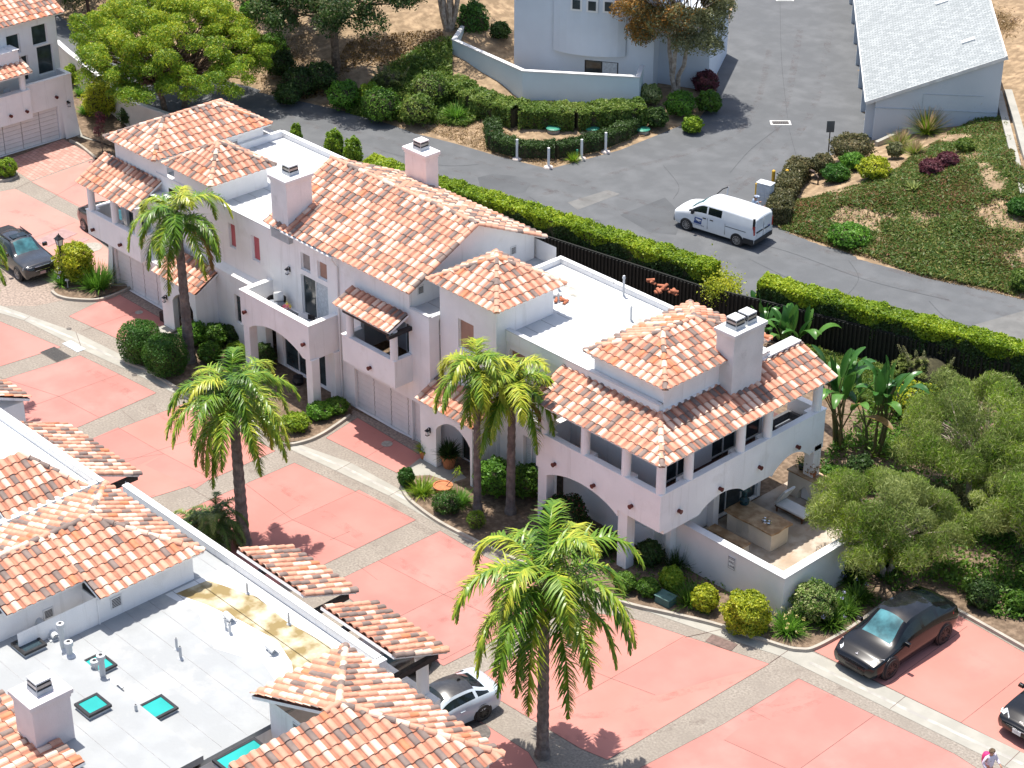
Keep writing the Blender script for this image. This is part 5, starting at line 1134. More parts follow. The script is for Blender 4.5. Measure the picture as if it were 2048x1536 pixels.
# clipped balls and shrubs along the drive
shrub('clipped yellow green ball shrub beside the black lamp post',150,528,33,7000,.10,'yellow',1.0,sq=1.0) if 0 else None
p,r=pb(149,528,32,1.12); ball('ball_shrub','clipped yellow green ball shrub beside the black lamp post','shrub',p,r,7000,.125,'yellow',sq=.8,lump=.09,fuzz=.16,core=.74)
p,r=pb(280,686,38,1.0); ball('ball_shrub','dark green clipped ball nearest the garage with the red apron, the upper of two','shrub',p,r,12000,.075,'clip',lump=.03,sq=.85,group='clipped balls by the kerb')
p,r=pb(331,713,38,1.0); ball('ball_shrub','dark green clipped ball by the kerb, the lower of two at a palm foot','shrub',p,r,12000,.075,'clip',lump=.03,sq=.85,group='clipped balls by the kerb')
p,r=pb(812,955,17,1.2); ball('ball_shrub','small dark green ball shrub at the tip of the kerbed bed by the terracotta pots','shrub',p,r,4000,.07,'clip')
p,r=pb(1344,1158,25,.95); ball('ball_shrub','small dull green ball in the shade, smallest of three along the patio wall','shrub',p,r,5000,.11,'lime',fuzz=.16,core=.76,group='ball shrubs along the patio wall')
p,r=pb(1411,1197,27,1.0); ball('ball_shrub','sunlit yellow green ball, middle of three along the patio wall','shrub',p,r,5500,.115,'yellow',fuzz=.17,core=.75,lump=.10,group='ball shrubs along the patio wall')
p,r=pb(1494,1228,40,.95); ball('ball_shrub','largest sunlit yellow green ball, by the outer corner of the patio wall','shrub',p,r,9000,.115,'yellow',fuzz=.17,core=.75,lump=.10,sq=.9,group='ball shrubs along the patio wall')
p,r=pb(1628,1205,44,.9); ball('shrub','rounded variegated shrub at the corner of the patio wall, near the black car','shrub',p,r,8000,.10,'var',key2='mid',f2=.35,fuzz=.18)
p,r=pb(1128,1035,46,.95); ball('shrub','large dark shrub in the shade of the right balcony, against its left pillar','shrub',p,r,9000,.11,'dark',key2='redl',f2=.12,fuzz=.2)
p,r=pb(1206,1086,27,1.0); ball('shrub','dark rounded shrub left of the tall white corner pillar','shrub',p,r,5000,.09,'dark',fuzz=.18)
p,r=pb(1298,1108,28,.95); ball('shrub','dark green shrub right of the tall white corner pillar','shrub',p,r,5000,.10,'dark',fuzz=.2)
p,r=pb(1250,1165,24,.8); ball('shrub','low spreading shrub at the foot of the corner pillar, left half of the clump','shrub',p,r,4500,.09,'mid',fuzz=.2)
p,r=pb(1297,1175,24,.75); ball('shrub','low spreading shrub at the foot of the corner pillar, right half of the clump','shrub',p,r,4500,.09,'mid',fuzz=.2)
p,r=pb(990,958,40,1.0); ball('shrub','leafy mid green shrub between the two thin palms and the house','shrub',p,r,8000,.11,'bright',fuzz=.22)
p,r=pb(1052,965,34,1.1); ball('shrub','leafy shrub against the house behind the second thin palm','shrub',p,r,6000,.11,'mid',fuzz=.25)
p,r=pb(892,1006,30,.7); ball('mound_shrub','low mounding shrub hanging over the kerb, below the terracotta bowl','shrub',p,r,6000,.07,'clip',fuzz=.25,key2='olive',f2=.2)
p,r=pb(952,1040,20,.95); ball('mound_shrub','small grassy mound at the kerb at the foot of a thin palm','shrub',p,r,4000,.08,'lime',fuzz=.3,asp=.2)
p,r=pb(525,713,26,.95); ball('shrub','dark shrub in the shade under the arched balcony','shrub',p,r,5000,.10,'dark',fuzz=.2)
for i,(x,y,rr_,k,l) in enumerate(((388,668,30,'bright','bright leafy shrub behind the palm trunk at the left porch'),(428,672,28,'mid','mid green shrub below the lower window of the left house'),(462,668,24,'dark','dark shrub right of the lower window, by the arched balcony pillar'),(472,705,22,'lime','pale green shrub in front of the arched balcony pillar'),(420,706,24,'mid','dull green shrub between the palm foot and the second palm crown'))):
    p,r=pb(x,y,rr_,.85); ball('shrub',l,'shrub',p,r,6000,.12,k,fuzz=.28)
for i,(x,y,rr_,k,l) in enumerate(((590,845,30,'lime','low spreading shrub at the kerb below the arched balcony'),(640,822,28,'bright','low bright shrub beside the arched balcony front pillar'),(672,812,26,'mid','low dark green shrub next to the middle garage door'))):
    p,r=pb(x,y,rr_,.55); ball('low_shrub',l,'shrub',p,r,5000,.10,k,fuzz=.25)
p,r=pb(14,336,20,.9); ball('shrub','green leafy shrub in a small round bed before the far garage','shrub',p,r,4000,.11,'lime',fuzz=.25)
p,r=pb(202,200,36,.95); ball('shrub','large yellow green shrub below the retaining wall at the end of the drive','shrub',p,r,8000,.12,'yellow',fuzz=.2)
p,r=pb(146,150,19,1.1); ball('shrub','green ball shrub tucked behind the far townhouse corner','shrub',p,r,4000,.10,'lime')
p,r=pb(262,232,26,.7); ball('shrub','dark low shrub in the shade of the big tree near the retaining wall','shrub',p,r,4000,.11,'dark',fuzz=.3)
tuft('tussock','spiky green tussock by the path below the yellow shrub','plant',B(170,228),260,.75,1.,'bright')
tuft('tussock','small spiky tussock beside the far ball shrub','plant',B(160,190),200,.7,1.,'bright')
tuft('iris_clump','tall strappy green clump against the left garage corner','plant',B(196,573),420,1.25,.7,'bright',.045,.25,base=.6)
tuft('iris_clump','strappy clump with white blooms before the black pickup','plant',B(122,570),130,.9,.8,'bright',.04,.3,flower='flowerp',nf=3,fl=1.3)
tuft('strap_plant','reddish green strap leaved clump beside the terracotta bowl','plant',B(842,985),260,.7,.9,'lime',.035,.3,base=.45)
tuft('strap_plant','grassy green clump between the bowl and the thin palm','plant',B(918,1008),320,.75,.9,'bright',.03,.4,base=.3)
tuft('strap_plant','grassy clump dotted with pale yellow flowers at the kerb corner','plant',B(1576,1262),420,.85,.9,'bright',.03,.35,flower='flowery',nf=16,base=.35)
tuft('strap_plant','dark strappy clump in the shade between two ball shrubs','plant',B(1380,1205),260,.9,.8,'mid',.035,.3,base=.4)
tuft('strap_plant','thin grassy clump against the patio wall','plant',B(1352,1132),220,1.0,.6,'dark',.025,.2,base=.5)
for i,(x,y) in enumerate(((1660,1250),(1690,1225),(1715,1200),(1660,1215),(1705,1165))):
    tuft('lily_clump','lily clump with lilac flower heads beside the black car','plant',B(x,y),230,.75,.95,'mid',.05,.5,group='lilac lilies by the black car',flower='flowerp',nf=2,base=.3,fl=1.25)
# tree like plum sapling, kumquats in pots are with the props
tree('plum_sapling','slender plum sapling with dark red leaves at the end of the drive','tree',B(205,302),2.6,(.4,.4,1.0),1.5,900,.11,'plum',8,.5,.03,seed=31)
# giant birds of paradise
for x,y,n_,h,sd,st,l in((1508,690,18,3.5,1,False,'giant bird of paradise left of its twin, against the right house rear parapet'),(1595,722,24,4.0,2,False,'giant bird of paradise with a dozen upright paddle leaves beside the double chimney'),(1690,893,26,4.6,3,True,'tall bird of paradise on brown stems behind the far balcony corner'),(1745,905,24,4.2,4,True,'bird of paradise with a yellowed drooping leaf, nearest the grey green trees')):
    paddle(l,B(x,y,0),n_,h,sd,stem=st,dead=2)
# echium and garden behind the right house
def echium(label,pos,R,n,ns,seed):
    global RNG; RNG=np.random.default_rng(seed)
    P_=[];N_=[];parts=[]
    u=unit(rn(70,3)); u[:,2]=np.abs(u[:,2]); c=u*R*ru(.55,1,70)[:,None]*np.array([1,1,.9])
    for q in c:
        m=n//70; a=ru(0,6.3,m); e=ru(-.2,1.2,m); D=np.stack([np.cos(a)*np.cos(e),np.sin(a)*np.cos(e),np.sin(e)],1)+.5*unit(q[None])[0]; v,qq,r=blades(np.tile(q,(m,1)),D,.26,.045,.25); parts.append((v,qq,r,0))
    for q in c[np.argsort(-c[:,2])][:ns]:
        f=ru(0,1,160); a=ru(0,6.3,160); d=unit(q[None]*np.array([.45,.45,1]))[0]; p=q+d*(f*.75)[:,None]+np.stack([np.cos(a),np.sin(a),0*a],1)*(.13*(1-f*.75))[:,None]; v,qq,r=leaves(p,p-q,.07,.5); parts.append((v,qq,r,1))
    b=blob((0,0,R*.25),(R*.6,R*.6,R*.45),1.); parts.append((*b,2)); V,Q,R2,M_=joinv(parts); o=npmesh('flower_spike_shrub',V,Q,[LG['grey'],LG['olive'],TWIG],M_,R2); o.location=pos; return tag(o,label,'shrub')
echium('grey green shrub with greenish flower spikes below the long hedge',B(1858,765,0),2.0,5200,14,41)
g=GT(778,172); echium('pale grey shrub with flower spikes on the bank below the blue house',(g.x,g.y,g.z),1.1,2600,8,42)
p,r=pb(1835,805,52,.7,ground=0); ball('shrub','broad yellow green shrub between the birds of paradise and the grey green trees','shrub',p,r,8000,.14,'yellow',fuzz=.3,key2='mid',f2=.4)
cover('grass','',[(1600,670),(1690,690),(1830,715),(1850,780),(1760,830),(1700,800),(1610,740)],26000,.26,'bank',.4,up=1.2,asp=.14)
# grey green trees at the right edge
tree('olive_tree','nearest grey green feathery tree, its branches over the patio wall','tree',B(1768,1150,0),4.8,(3.0,2.8,2.0),2.7,80000,.2,'grey',80,.25,.14,bark=BARKW,seed=51,asp=.13,drop=-.9,key2='lime',f2=.25,ntr=3,low=-.5,group='grey green trees at the right edge',flat=.8)
tree('olive_tree','tall grey green feathery tree at the photo edge above the garden bed','tree',B(1950,1005,0),5.6,(3.7,3.1,2.4),3.2,90000,.2,'grey',90,.25,.15,bark=BARKW,seed=52,asp=.13,drop=-.9,key2='lime',f2=.25,ntr=3,low=-.5,group='grey green trees at the right edge')
tree('olive_tree','grey green tree cut by the right photo edge above the second black car','tree',B(2070,1150,0),4.6,(2.6,2.4,2.0),2.8,50000,.2,'grey',60,.26,.13,bark=BARKW,seed=53,asp=.13,drop=-.9,key2='lime',f2=.2,ntr=3,low=-.5,group='grey green trees at the right edge')
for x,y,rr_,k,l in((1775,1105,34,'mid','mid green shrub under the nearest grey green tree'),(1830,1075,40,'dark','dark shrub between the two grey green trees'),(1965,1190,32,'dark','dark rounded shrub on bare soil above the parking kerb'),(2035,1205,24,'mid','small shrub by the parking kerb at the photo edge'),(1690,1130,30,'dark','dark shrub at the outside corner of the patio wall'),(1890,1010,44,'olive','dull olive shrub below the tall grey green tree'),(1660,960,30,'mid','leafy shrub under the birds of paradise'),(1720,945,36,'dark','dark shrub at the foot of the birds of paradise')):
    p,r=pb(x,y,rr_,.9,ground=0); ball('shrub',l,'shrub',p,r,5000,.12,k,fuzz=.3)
# long hedge by the street, on the retaining fence
HP1=[NEAR[i] for i in range(5,9)]
def ins(P,d): # shift outwards (towards the street)
    return [(a,b+d) for a,b in P]
hedge('hedge','long yellow green clipped hedge behind the middle houses, ending at a gap by the street',ins([tuple(G(*p,2.9)[:2]) for p in((735,315),(876,360),(1080,421),(1250,475),(1424,530))],0.15),1.25,1.55,ZS-.2,90000,.115,'limeh',group='hedges along the street',zb=ZS-.4,top=.52,lump=.06,shadekey='dark')
h2=[tuple(G(*p,2.9)[:2]) for p in((1526,553),(1780,620),(2048,689),(2200,730))]; hedge('hedge','long yellow green clipped hedge right of the gap, above a dark fence',h2,1.2,1.55,ZS-.2,90000,.115,'limeh',group='hedges along the street',zb=ZS-.4,top=.52,lump=.06,shadekey='dark')
for i,(x,y,rr_) in enumerate(((592,275,15),(668,285,22),(706,300,21))): 
    p=G(x,y,2.4); ball('shrub',['small rounded shrub at the near end of the long hedge','taller bushy shrub behind the left parapet beside the street','bushy shrub next to the hedge behind the left flat roof'][i],'shrub',(p[0],p[1],1.0),(rr_*.026,rr_*.026,1.1),4500,.13,'lime',fuzz=.2)
# fence under the hedge
FN=bpy.data.materials.new('slatted_mesh_fence'); FN.use_nodes=True; FN.node_tree.nodes['Principled BSDF'].inputs['Base Color'].default_value=(.006,.007,.006,1); FN.node_tree.nodes['Principled BSDF'].inputs['Roughness'].default_value=.8
ft=thing('retaining_fence','tall dark slatted fence holding up the hedge and street behind the houses','fence',(NEAR[6][0],NEAR[6][1],0))
mb=MB(); mp=MB()
for (a,b) in zip(NEAR[4:11],NEAR[5:12]):
    a=np.array(a);b=np.array(b); L=np.linalg.norm(b-a); t=(b-a)/L; nn=np.array([-t[1],t[0]])
    mb.prism([tuple(a-nn*.05),tuple(b-nn*.05),tuple(b+nn*.05),tuple(a+nn*.05)],-.05,ZS+.55)
    k=0
    while k<L:
        q=a+t*k-nn*.1; mb.cbox((q[0],q[1],0),(.09,.05,ZS+.50),1,math.atan2(t[1],t[0])); k+=.22
mb.build('slats',[FN,mat('fence_slat',(.010,.011,.010),.7,.3,6)],ft)
k=0
for (a,b) in zip(NEAR[8:10],NEAR[9:11]):
    a=np.array(a);b=np.array(b); L=np.linalg.norm(b-a); t=(b-a)/L
    for s in np.arange(.2,L,2.4): q=a+t*s; mp=MB(); mp.tube([(q[0],q[1]-.12,0),(q[0],q[1]-.12,2.9)],.04,6); None
# creeper on the gap fence
P=[];
for (x,y) in ((1410,560),(1425,545),(1440,560),(1455,565),(1470,575),(1420,580),(1440,580)):
    P.append(G(x,y,2.0))
P=np.repeat(np.array(P),420,0)+rn(2940,3)*np.array([.28,.2,.35]); v,q,r=leaves(P,np.tile([.3,-.6,.5],(len(P),1)),.11,.6); tag(npmesh('creeper',v,q,[LG['yellow']],None,r),'yellow green creeper spilling over the fence at the hedge gap','creeper')
# bank on the left: big tree, oaks, shrubs
tree('shade_tree','large bright green spreading tree behind the left house','tree',B(352,262,0),9.5,(6.5,5.8,3.6),5.2,190000,.15,'lime',260,.135,.22,seed=61,asp=.34,key2='yellow',f2=.16,topkey=(0,0,.55),ntr=2,low=-.35,hollow=.5,flat=.65)
g=GT(672,140); tree('oak_tree','dark grey green oak on the bank, casting a wide shade','tree',g,9,(5.4,4.8,3.4),5.4,70000,.17,'dark',80,.22,.28,seed=62,asp=.5,key2='olive',f2=.18,topkey=(0,0,.5),ntr=2,low=-.4)
g=GT(585,45); tree('oak_tree','dark bushy oak at the top edge, left of the larger oak','tree',g,6,(3.0,3.0,2.2),3.0,22000,.17,'dark',34,.3,.2,seed=63,asp=.5,key2='olive',f2=.25,ntr=2)
g=GT(95,28); tree('oak_tree','dark bushy tree behind the far townhouse at the top edge','tree',g,6,(5.0,3.4,2.2),2.6,26000,.17,'dark',40,.28,.2,seed=64,asp=.5,key2='olive',f2=.3,ntr=2)
g=GT(262,-25); tree('oak_tree','dark bushes on the hill top above the bright tree','tree',g,6,(6.0,3.0,2.0),2.2,20000,.17,'dark',40,.28,.2,seed=69,asp=.5,key2='mid',f2=.3,ntr=2)
g=GT(898,58); tree('gum_tree','pale multi stemmed gum at the top edge, crown out of the photo','tree',g,10,(3.6,3.4,2.2),8.5,16000,.16,'olive',36,.3,.17,bark=BARKW,seed=65,ntr=7,spread=.9,low=-.2)
g=GT(1350,196); tree('paperbark_tree','paperbark with pale twisted trunks and rust tinted crown beside the blue house','tree',g,9,(3.6,3.1,2.9),5.9,62000,.16,'olive',70,.26,.17,bark=BARKW,seed=66,asp=.4,key2='rust',f2=.45,topkey=(-.55,-.2,.45),ntr=3,low=-.75,spread=.45)
for x,y,rr_,k,l in((545,95,30,'mid','rounded green shrub on the dry slope right of the bright tree'),(598,165,36,'dark','dark shrub at the street edge below the oak'),(640,155,34,'dark','dark shrub in the oak shade'),(575,190,26,'dark','low dark shrub by the street right of the bright tree'),(688,192,34,'bright','bright green mounded shrub at the street edge, left one'),(760,212,40,'mid','grey green mounded shrub at the street edge, middle one'),(835,220,36,'bank','grey green mounded shrub at the street edge, right one'),(498,20,18,'bright','small bright shrub on the dry slope at the top edge'),(740,190,26,'lime','lime green shrub above the mounded shrubs'),(860,180,40,'bank','scruffy green shrub below the blue wall hedge'),(1000,62,20,'dark','dark potted shrubbery on the blue house patio'),(1312,236,24,'dark','dark rounded shrub right of the blue wall hedge'),(1360,210,30,'bright','bright green feathery shrub at the foot of the paperbark'),(1412,165,26,'plum','plum tinted shrub by the blue house drive'),(1425,100,18,'bright','bright shrub at the corner of the blue house'),(1418,205,26,'mid','green shrub spilling on to the street by the paperbark'),(1385,250,20,'lime','low yellow green shrub at the street edge below the paperbark'),(1300,190,24,'var','variegated shrub beside the blue patio wall end'),(560,130,30,'dark','dark shrub hidden behind the bright tree')):
    p,r=pb(x,y,rr_,.85,upper=True); ball('shrub',l,'shrub',p,r,5000,.14,k,fuzz=.28)
p=G(945,62,3.4); ball('cypress_shrub','tall bright green conifer shrub inside the blue patio wall','shrub',(p[0],p[1],2.0),(1.15,1.15,1.7),8000,.13,'clip',fuzz=.2)
hedge('hedge','broad pale green hedge below the blue patio wall, two tone top','' or [tuple(GT(*p)[:2]) for p in((905,180),(955,222),(1040,246),(1150,252),(1285,248))],1.7,1.25,GT(1050,245).z-.1,34000,.13,'bank',group='hedges below the blue house')
hedge('hedge','low dark clipped hedge curving round the green lids','' or [tuple(GT(*p)[:2]) for p in((985,258),(990,298),(1040,312),(1110,312),(1190,298),(1240,278),(1268,258))],.95,.85,GT(1100,310).z-.05,22000,.09,'dark',group='hedges below the blue house',fuzz=.1)
tuft('strap_plant','strappy green clump on the dry bank below the pale hedge','plant',GT(912,237),260,1.0,.9,'bright',.05,.35,base=.3)
tuft('strap_plant','small yellowing tuft beside the third white post','plant',GT(1146,322),160,.6,.9,'lime',.03,.3)
cover('bank_cover','',[(735,175),(790,130),(845,95),(904,82),(905,175),(960,240),(930,255),(800,245),(690,228),(700,195)],34000,.2,'bank',.35,up=1.0,asp=.3)
cover('dry_grass','',[(840,255),(960,240),(1090,300),(1270,255),(1320,262),(1098,334),(998,310),(910,284)],6000,.16,'straw',.05,up=1.4,asp=.25)
cover('dry_grass','',[(130,30),(560,-20),(620,60),(640,130),(520,170),(210,80)],9000,.2,'straw',.08,up=1.4,asp=.25)
cover('undergrowth','',[(1640,930),(1700,840),(1800,800),(1930,800),(2060,840),(2100,1250),(1990,1240),(1900,1180),(1790,1190),(1700,1110),(1660,1010)],26000,.2,'mid',.4,up=1.1,asp=.4,density=lambda P:np.clip(.55+.9*nz3(np.c_[P,P[:,0]*0],.9,3.),.05,1))
cover('undergrowth','',[(1100,1075),(1230,1050),(1350,1120),(1560,1235),(1700,1180),(1770,1205),(1690,1255),(1560,1282),(1440,1240),(1250,1195)],5000,.14,'mid',.15,up=1.1,asp=.4,density=lambda P:np.clip(.35+.9*nz3(np.c_[P,P[:,0]*0],1.5,3.),.03,1))
cover('leaf_litter','',[(600,200),(700,80),(880,60),(900,90),(800,140),(700,185)],5000,.16,'dead',.05,up=1.4,asp=.4)
# right hand slope of ice plant
def patchy(P): a=nz3(np.c_[P,P[:,0]*0],.8,2.)+.35*nz3(np.c_[P,P[:,0]*0],2.6,4.); return np.clip(1.25-2.2*a-.5*np.clip(nz3(np.c_[P,P[:,0]*0],1.9,5.),0,1),.06,1)
cover('ice_plant','',[(1556,458),(1590,405),(1720,372),(1800,335),(1850,300),(1905,262),(1985,228),(2012,240),(2030,330),(2140,420),(2140,620),(2048,598),(1990,581),(1850,554),(1700,506),(1590,468)],130000,.17,'ice',.20,density=patchy,up=.9,asp=.35)
cover('dry_grass','',[(1556,455),(1700,380),(1985,228),(2100,400),(2100,610),(1990,581),(1700,506)],9000,.15,'straw',.05,up=1.3,asp=.3)
cover('dry_grass','',[(1560,462),(1700,507),(1850,556),(2048,600),(2048,590),(1850,545),(1700,496)],3500,.15,'straw',.06,up=1.3,asp=.3)
for x,y,rx,k,l,sq_ in((1703,296,44,'brownhedge','oblong clipped brownish shrub beside the grey garage block',.6),(1645,330,24,'brownhedge','small rounded brownish shrub below the oblong clipped one',.9),(1705,322,26,'bright','bright green low mound below the oblong clipped shrub',.6),(1672,347,28,'clip','green succulent mound behind the backflow pipe',.6),(1748,338,32,'yellow','yellow flowering mound on the slope',.7),(1790,300,16,'olive','small olive tuft below the garage block wall',.9),(1862,335,24,'plum','dark red foliaged mound high on the slope',.6),(1895,320,22,'plum','smaller dark red mound beside the first',.6),(1930,290,18,'bank','greyish mound high on the slope',.7),(1700,470,44,'bright','bright leafy patch spilling toward the street',.45),(2040,415,26,'clip','green mound at the right photo edge',.6),(2046,560,24,'bank','pale dry shrub at the right edge by the street',.8)):
    p,r=pb(x,y,rx,sq_,upper=True); ball('mound_shrub' if sq_<.85 else 'shrub',l,'shrub',p,r,5000,.13,k,fuzz=.22)
hedge('hedge','brownish clipped hedge between the mail boxes and the slope',[tuple(GT(*p)[:2]) for p in((1600,352),(1578,385),(1560,420),(1556,452))],1.2,1.1,ZS,16000,.11,'brownhedge',fuzz=.12)
for x,y,L_,l in((1950,228,1.5,'fountain grass with pink plumes highest on the slope'),(1853,268,1.5,'fountain grass with pink plumes in the middle of the row'),(1800,297,1.0,'short fountain grass beside the garage block corner'),(1830,312,.8,'yellowing grass tuft below the row of fountain grass')):
    tuft('fountain_grass',l,'grass clump',GT(x,y),420,L_,.75,'lime',.03,.28,flower='straw',nf=120)
tuft('agave','blue green agave rosette in the ice plant','plant',GT(1828,378),40,.5,1.0,'grey',.12,.1)
tuft('agave','pale agave beside the clipped brownish shrubs','plant',GT(1683,355),60,.6,1.0,'grey',.12,.12,base=.3)
# palms
palm('tall queen palm before the left garage, frond tips brushing the white wall',B(380,722),7.3,1,nf=20,L=3.6,r0=.26,r1=.17,lean=(-.25,.1))
palm('tall dark trunked queen palm standing in the near planting beside a bushy date palm',B(488,1090,0),6.7,2,nf=34,L=3.7,r0=.26,r1=.18,lean=(-.35,.2),droop=.95)
palm('thin queen palm at the tiled porch, the left of the pair',B(955,1020),6.7,3,nf=15,L=3.0,r0=.17,r1=.12,lean=(.0,.0),ybias=.5)
palm('thin queen palm right of its twin at the tiled porch, one frond hanging low',B(1021,1025),6.0,4,nf=18,L=3.2,r0=.20,r1=.14,lean=(.1,.0),droop=1.1,ybias=.5,dead=2)
palm('nearest queen palm with a large drooping crown of gold tipped fronds',B(1085,1512,0),7.3,5,nf=28,L=4.9,r0=.22,r1=.17,lean=(-.1,.1),droop=1.05,lw=.075,leaf=1.0)
palm('queen palm cut by the left photo edge, only its fronds in view',B(-42,800,0),7.6,6,nf=20,L=3.3,r0=.26,r1=.18)
palm('low bushy date palm at the foot of the dark trunked palm',B(437,1092,0),1.0,7,nf=30,L=2.0,key='palmd',r0=.3,r1=.28,droop=.85,group='date palms',name='date_palm',leaf=.42,lw=.035,sh=False)
palm('small bushy date palm at the near planting, left of the larger one',B(385,1078,0),.5,8,nf=22,L=1.35,key='palmd',r0=.2,r1=.2,droop=.85,group='date palms',name='date_palm',leaf=.35,lw=.035,sh=False)
RNG=np.random.default_rng(99)
# ---------------------------------------------------------------- vehicles
def cr(p0,p1,p2,p3,t): return .5*(2*p1+(p2-p0)*t+(2*p0-5*p1+4*p2-p3)*t*t+(3*p1-p0-3*p2+p3)*t**3)
def carmesh(ST,top,side,sub=5):
    """ST rows: x,zb,ws,zm,wm,zbelt,wb,zr,wr ; returns dict tag -> (verts, quads)"""
    S=np.array(ST,float); rows=[];tg=[]
    for i in range(len(S)-1):
        for k in range(sub):
            t=k/sub; r=cr(S[max(i-1,0)],S[i],S[i+1],S[min(i+2,len(S)-1)],t)
            r[0]=S[i][0]+(S[i+1][0]-S[i][0])*t; lo=np.minimum(S[i],S[i+1]);hi=np.maximum(S[i],S[i+1]); r=np.clip(r,lo-.02,hi+.02); rows.append(r); tg.append((top[i],side[i],k))
    rows.append(S[-1]); pts=[]; nr=3+3+5+5
    for x,zb,ws,zm,wm,zk,wb,zr,wr in rows:
        ze=zr-min(.10,.35*max(zr-zk,.03)+.015); c=[]
        for k in range(3): t=k/3; c.append((ws+(wm-ws)*math.sin(t*math.pi/2),zb+(zm-zb)*t))
        for k in range(3): t=k/3; c.append((wm+(wb-wm)*(1-_c(t*math.pi/2)),zm+(zk-zm)*t))
        for k in range(5): t=k/5; c.append((wb+(wr-wb)*t**1.15,zk+(ze-zk)*t))
        for k in range(6): t=k/5; c.append((wr*(1-t),ze+(zr-ze)*math.sin(t*math.pi/2)))
        pts.append([(x,y,z) for y,z in c])
    N=len(pts[0]); V=np.array([[p for p in row]+[(p[0],-p[1],p[2]) for p in row] for row in pts]).reshape(-1,3); out={}
    for i in range(len(rows)-1):
        tt,ss,k=tg[i]
        for sgn in(0,1):
            for j in range(N-1):
                a=i*2*N+sgn*N+j; q=[a,a+1,a+2*N+1,a+2*N]; q=q if sgn else q[::-1]
                if j>=11: tag_=tt if tt!='body' else 'body'
                elif 6<=j<=10 and ss!='body': tag_=(('winR' if sgn else 'winL') if 6<j<10 and not(ss=='win|' and k==0) and not(ss=='|win' and k==sub-1) else 'body'); 
                else: tag_='body'
                if tag_ in('ws','rw') and j==11: tag_='body'
                out.setdefault(tag_,[]).append(q)
    for i in(0,len(rows)-1):
        f=[i*2*N+j for j in range(N)]+[i*2*N+N+j for j in range(N-2,-1,-1)]; out.setdefault('cap',[]).append(f if i else f[::-1])
    return V,out
def wheel(parent,x,y,r,w_,style='alloy',m=None):
    s=1 if y>0 else -1
    mb=MB(); mb.xf=Matrix.Translation((x,y,r))@Matrix.Rotation(-s*math.pi/2,4,'X')
    mb.lathe((0,0,0),[(r*.62,-w_/2),(r*.93,-w_/2),(r,-w_*.3),(r,w_*.3),(r*.95,w_/2),(r*.68,w_/2),(r*.66,w_*.38)],24,0)
    t=mb.build('wheel',RUBBER,parent,world=False)
    mb=MB(); mb.xf=Matrix.Translation((x,y,r))@Matrix.Rotation(-s*math.pi/2,4,'X')
    mb.lathe((0,0,0),[(r*.66,w_*.30),(r*.70,w_*.52),(r*.64,w_*.5),(r*.60,w_*.36)],24,0,cap=False); mb.lathe((0,0,0),[(.01,w_*.2),(r*.62,w_*.2)],18,1); mb.lathe((0,0,0),[(r*.16,w_*.2),(r*.15,w_*.46),(.01,w_*.48)],12,0)
    n=5 if style!='steel' else 10
    for k in range(n):
        a=2*math.pi*k/n; d=Vector((_c(a),_s(a),0)); q=Vector((-_s(a),_c(a),0))
        for e in((-.11,.11) if n==5 else (0,)):
            p0=d*r*.12+q*r*e*.5; p1=d*r*.64+q*r*e*1.3; ww=r*(.055 if n==5 else .05); mb.add([p0-q*ww+Vector((0,0,w_*.44)),p0+q*ww+Vector((0,0,w_*.44)),p1+q*ww+Vector((0,0,w_*.46)),p1-q*ww+Vector((0,0,w_*.46)),p0-q*ww+Vector((0,0,w_*.3)),p0+q*ww+Vector((0,0,w_*.3)),p1+q*ww+Vector((0,0,w_*.3)),p1-q*ww+Vector((0,0,w_*.3))],[(0,1,2,3),(0,4,5,1),(2,6,7,3),(1,5,6,2),(3,7,4,0)],0)
    mb.build('rim',[m or ALLOY,DARKMETAL],t,world=False)
def tmesh(s,size,depth=.004):
    cu=bpy.data.curves.new('t','FONT'); cu.body=s; cu.size=size; cu.extrude=depth; cu.align_x='CENTER'; o=bpy.data.objects.new('t',cu); COL.objects.link(o)
    dg=bpy.context.evaluated_depsgraph_get(); me=bpy.data.meshes.new_from_object(o.evaluated_get(dg)); bpy.data.objects.remove(o); bpy.data.curves.remove(cu); return me
def text(s,size,parent,mtx,m,name='lettering'):
    me=tmesh(s,size); me.transform(mtx); me.materials.clear(); me.materials.append(m); o=bpy.data.objects.new(name,me); COL.objects.link(o); o.parent=parent; return o
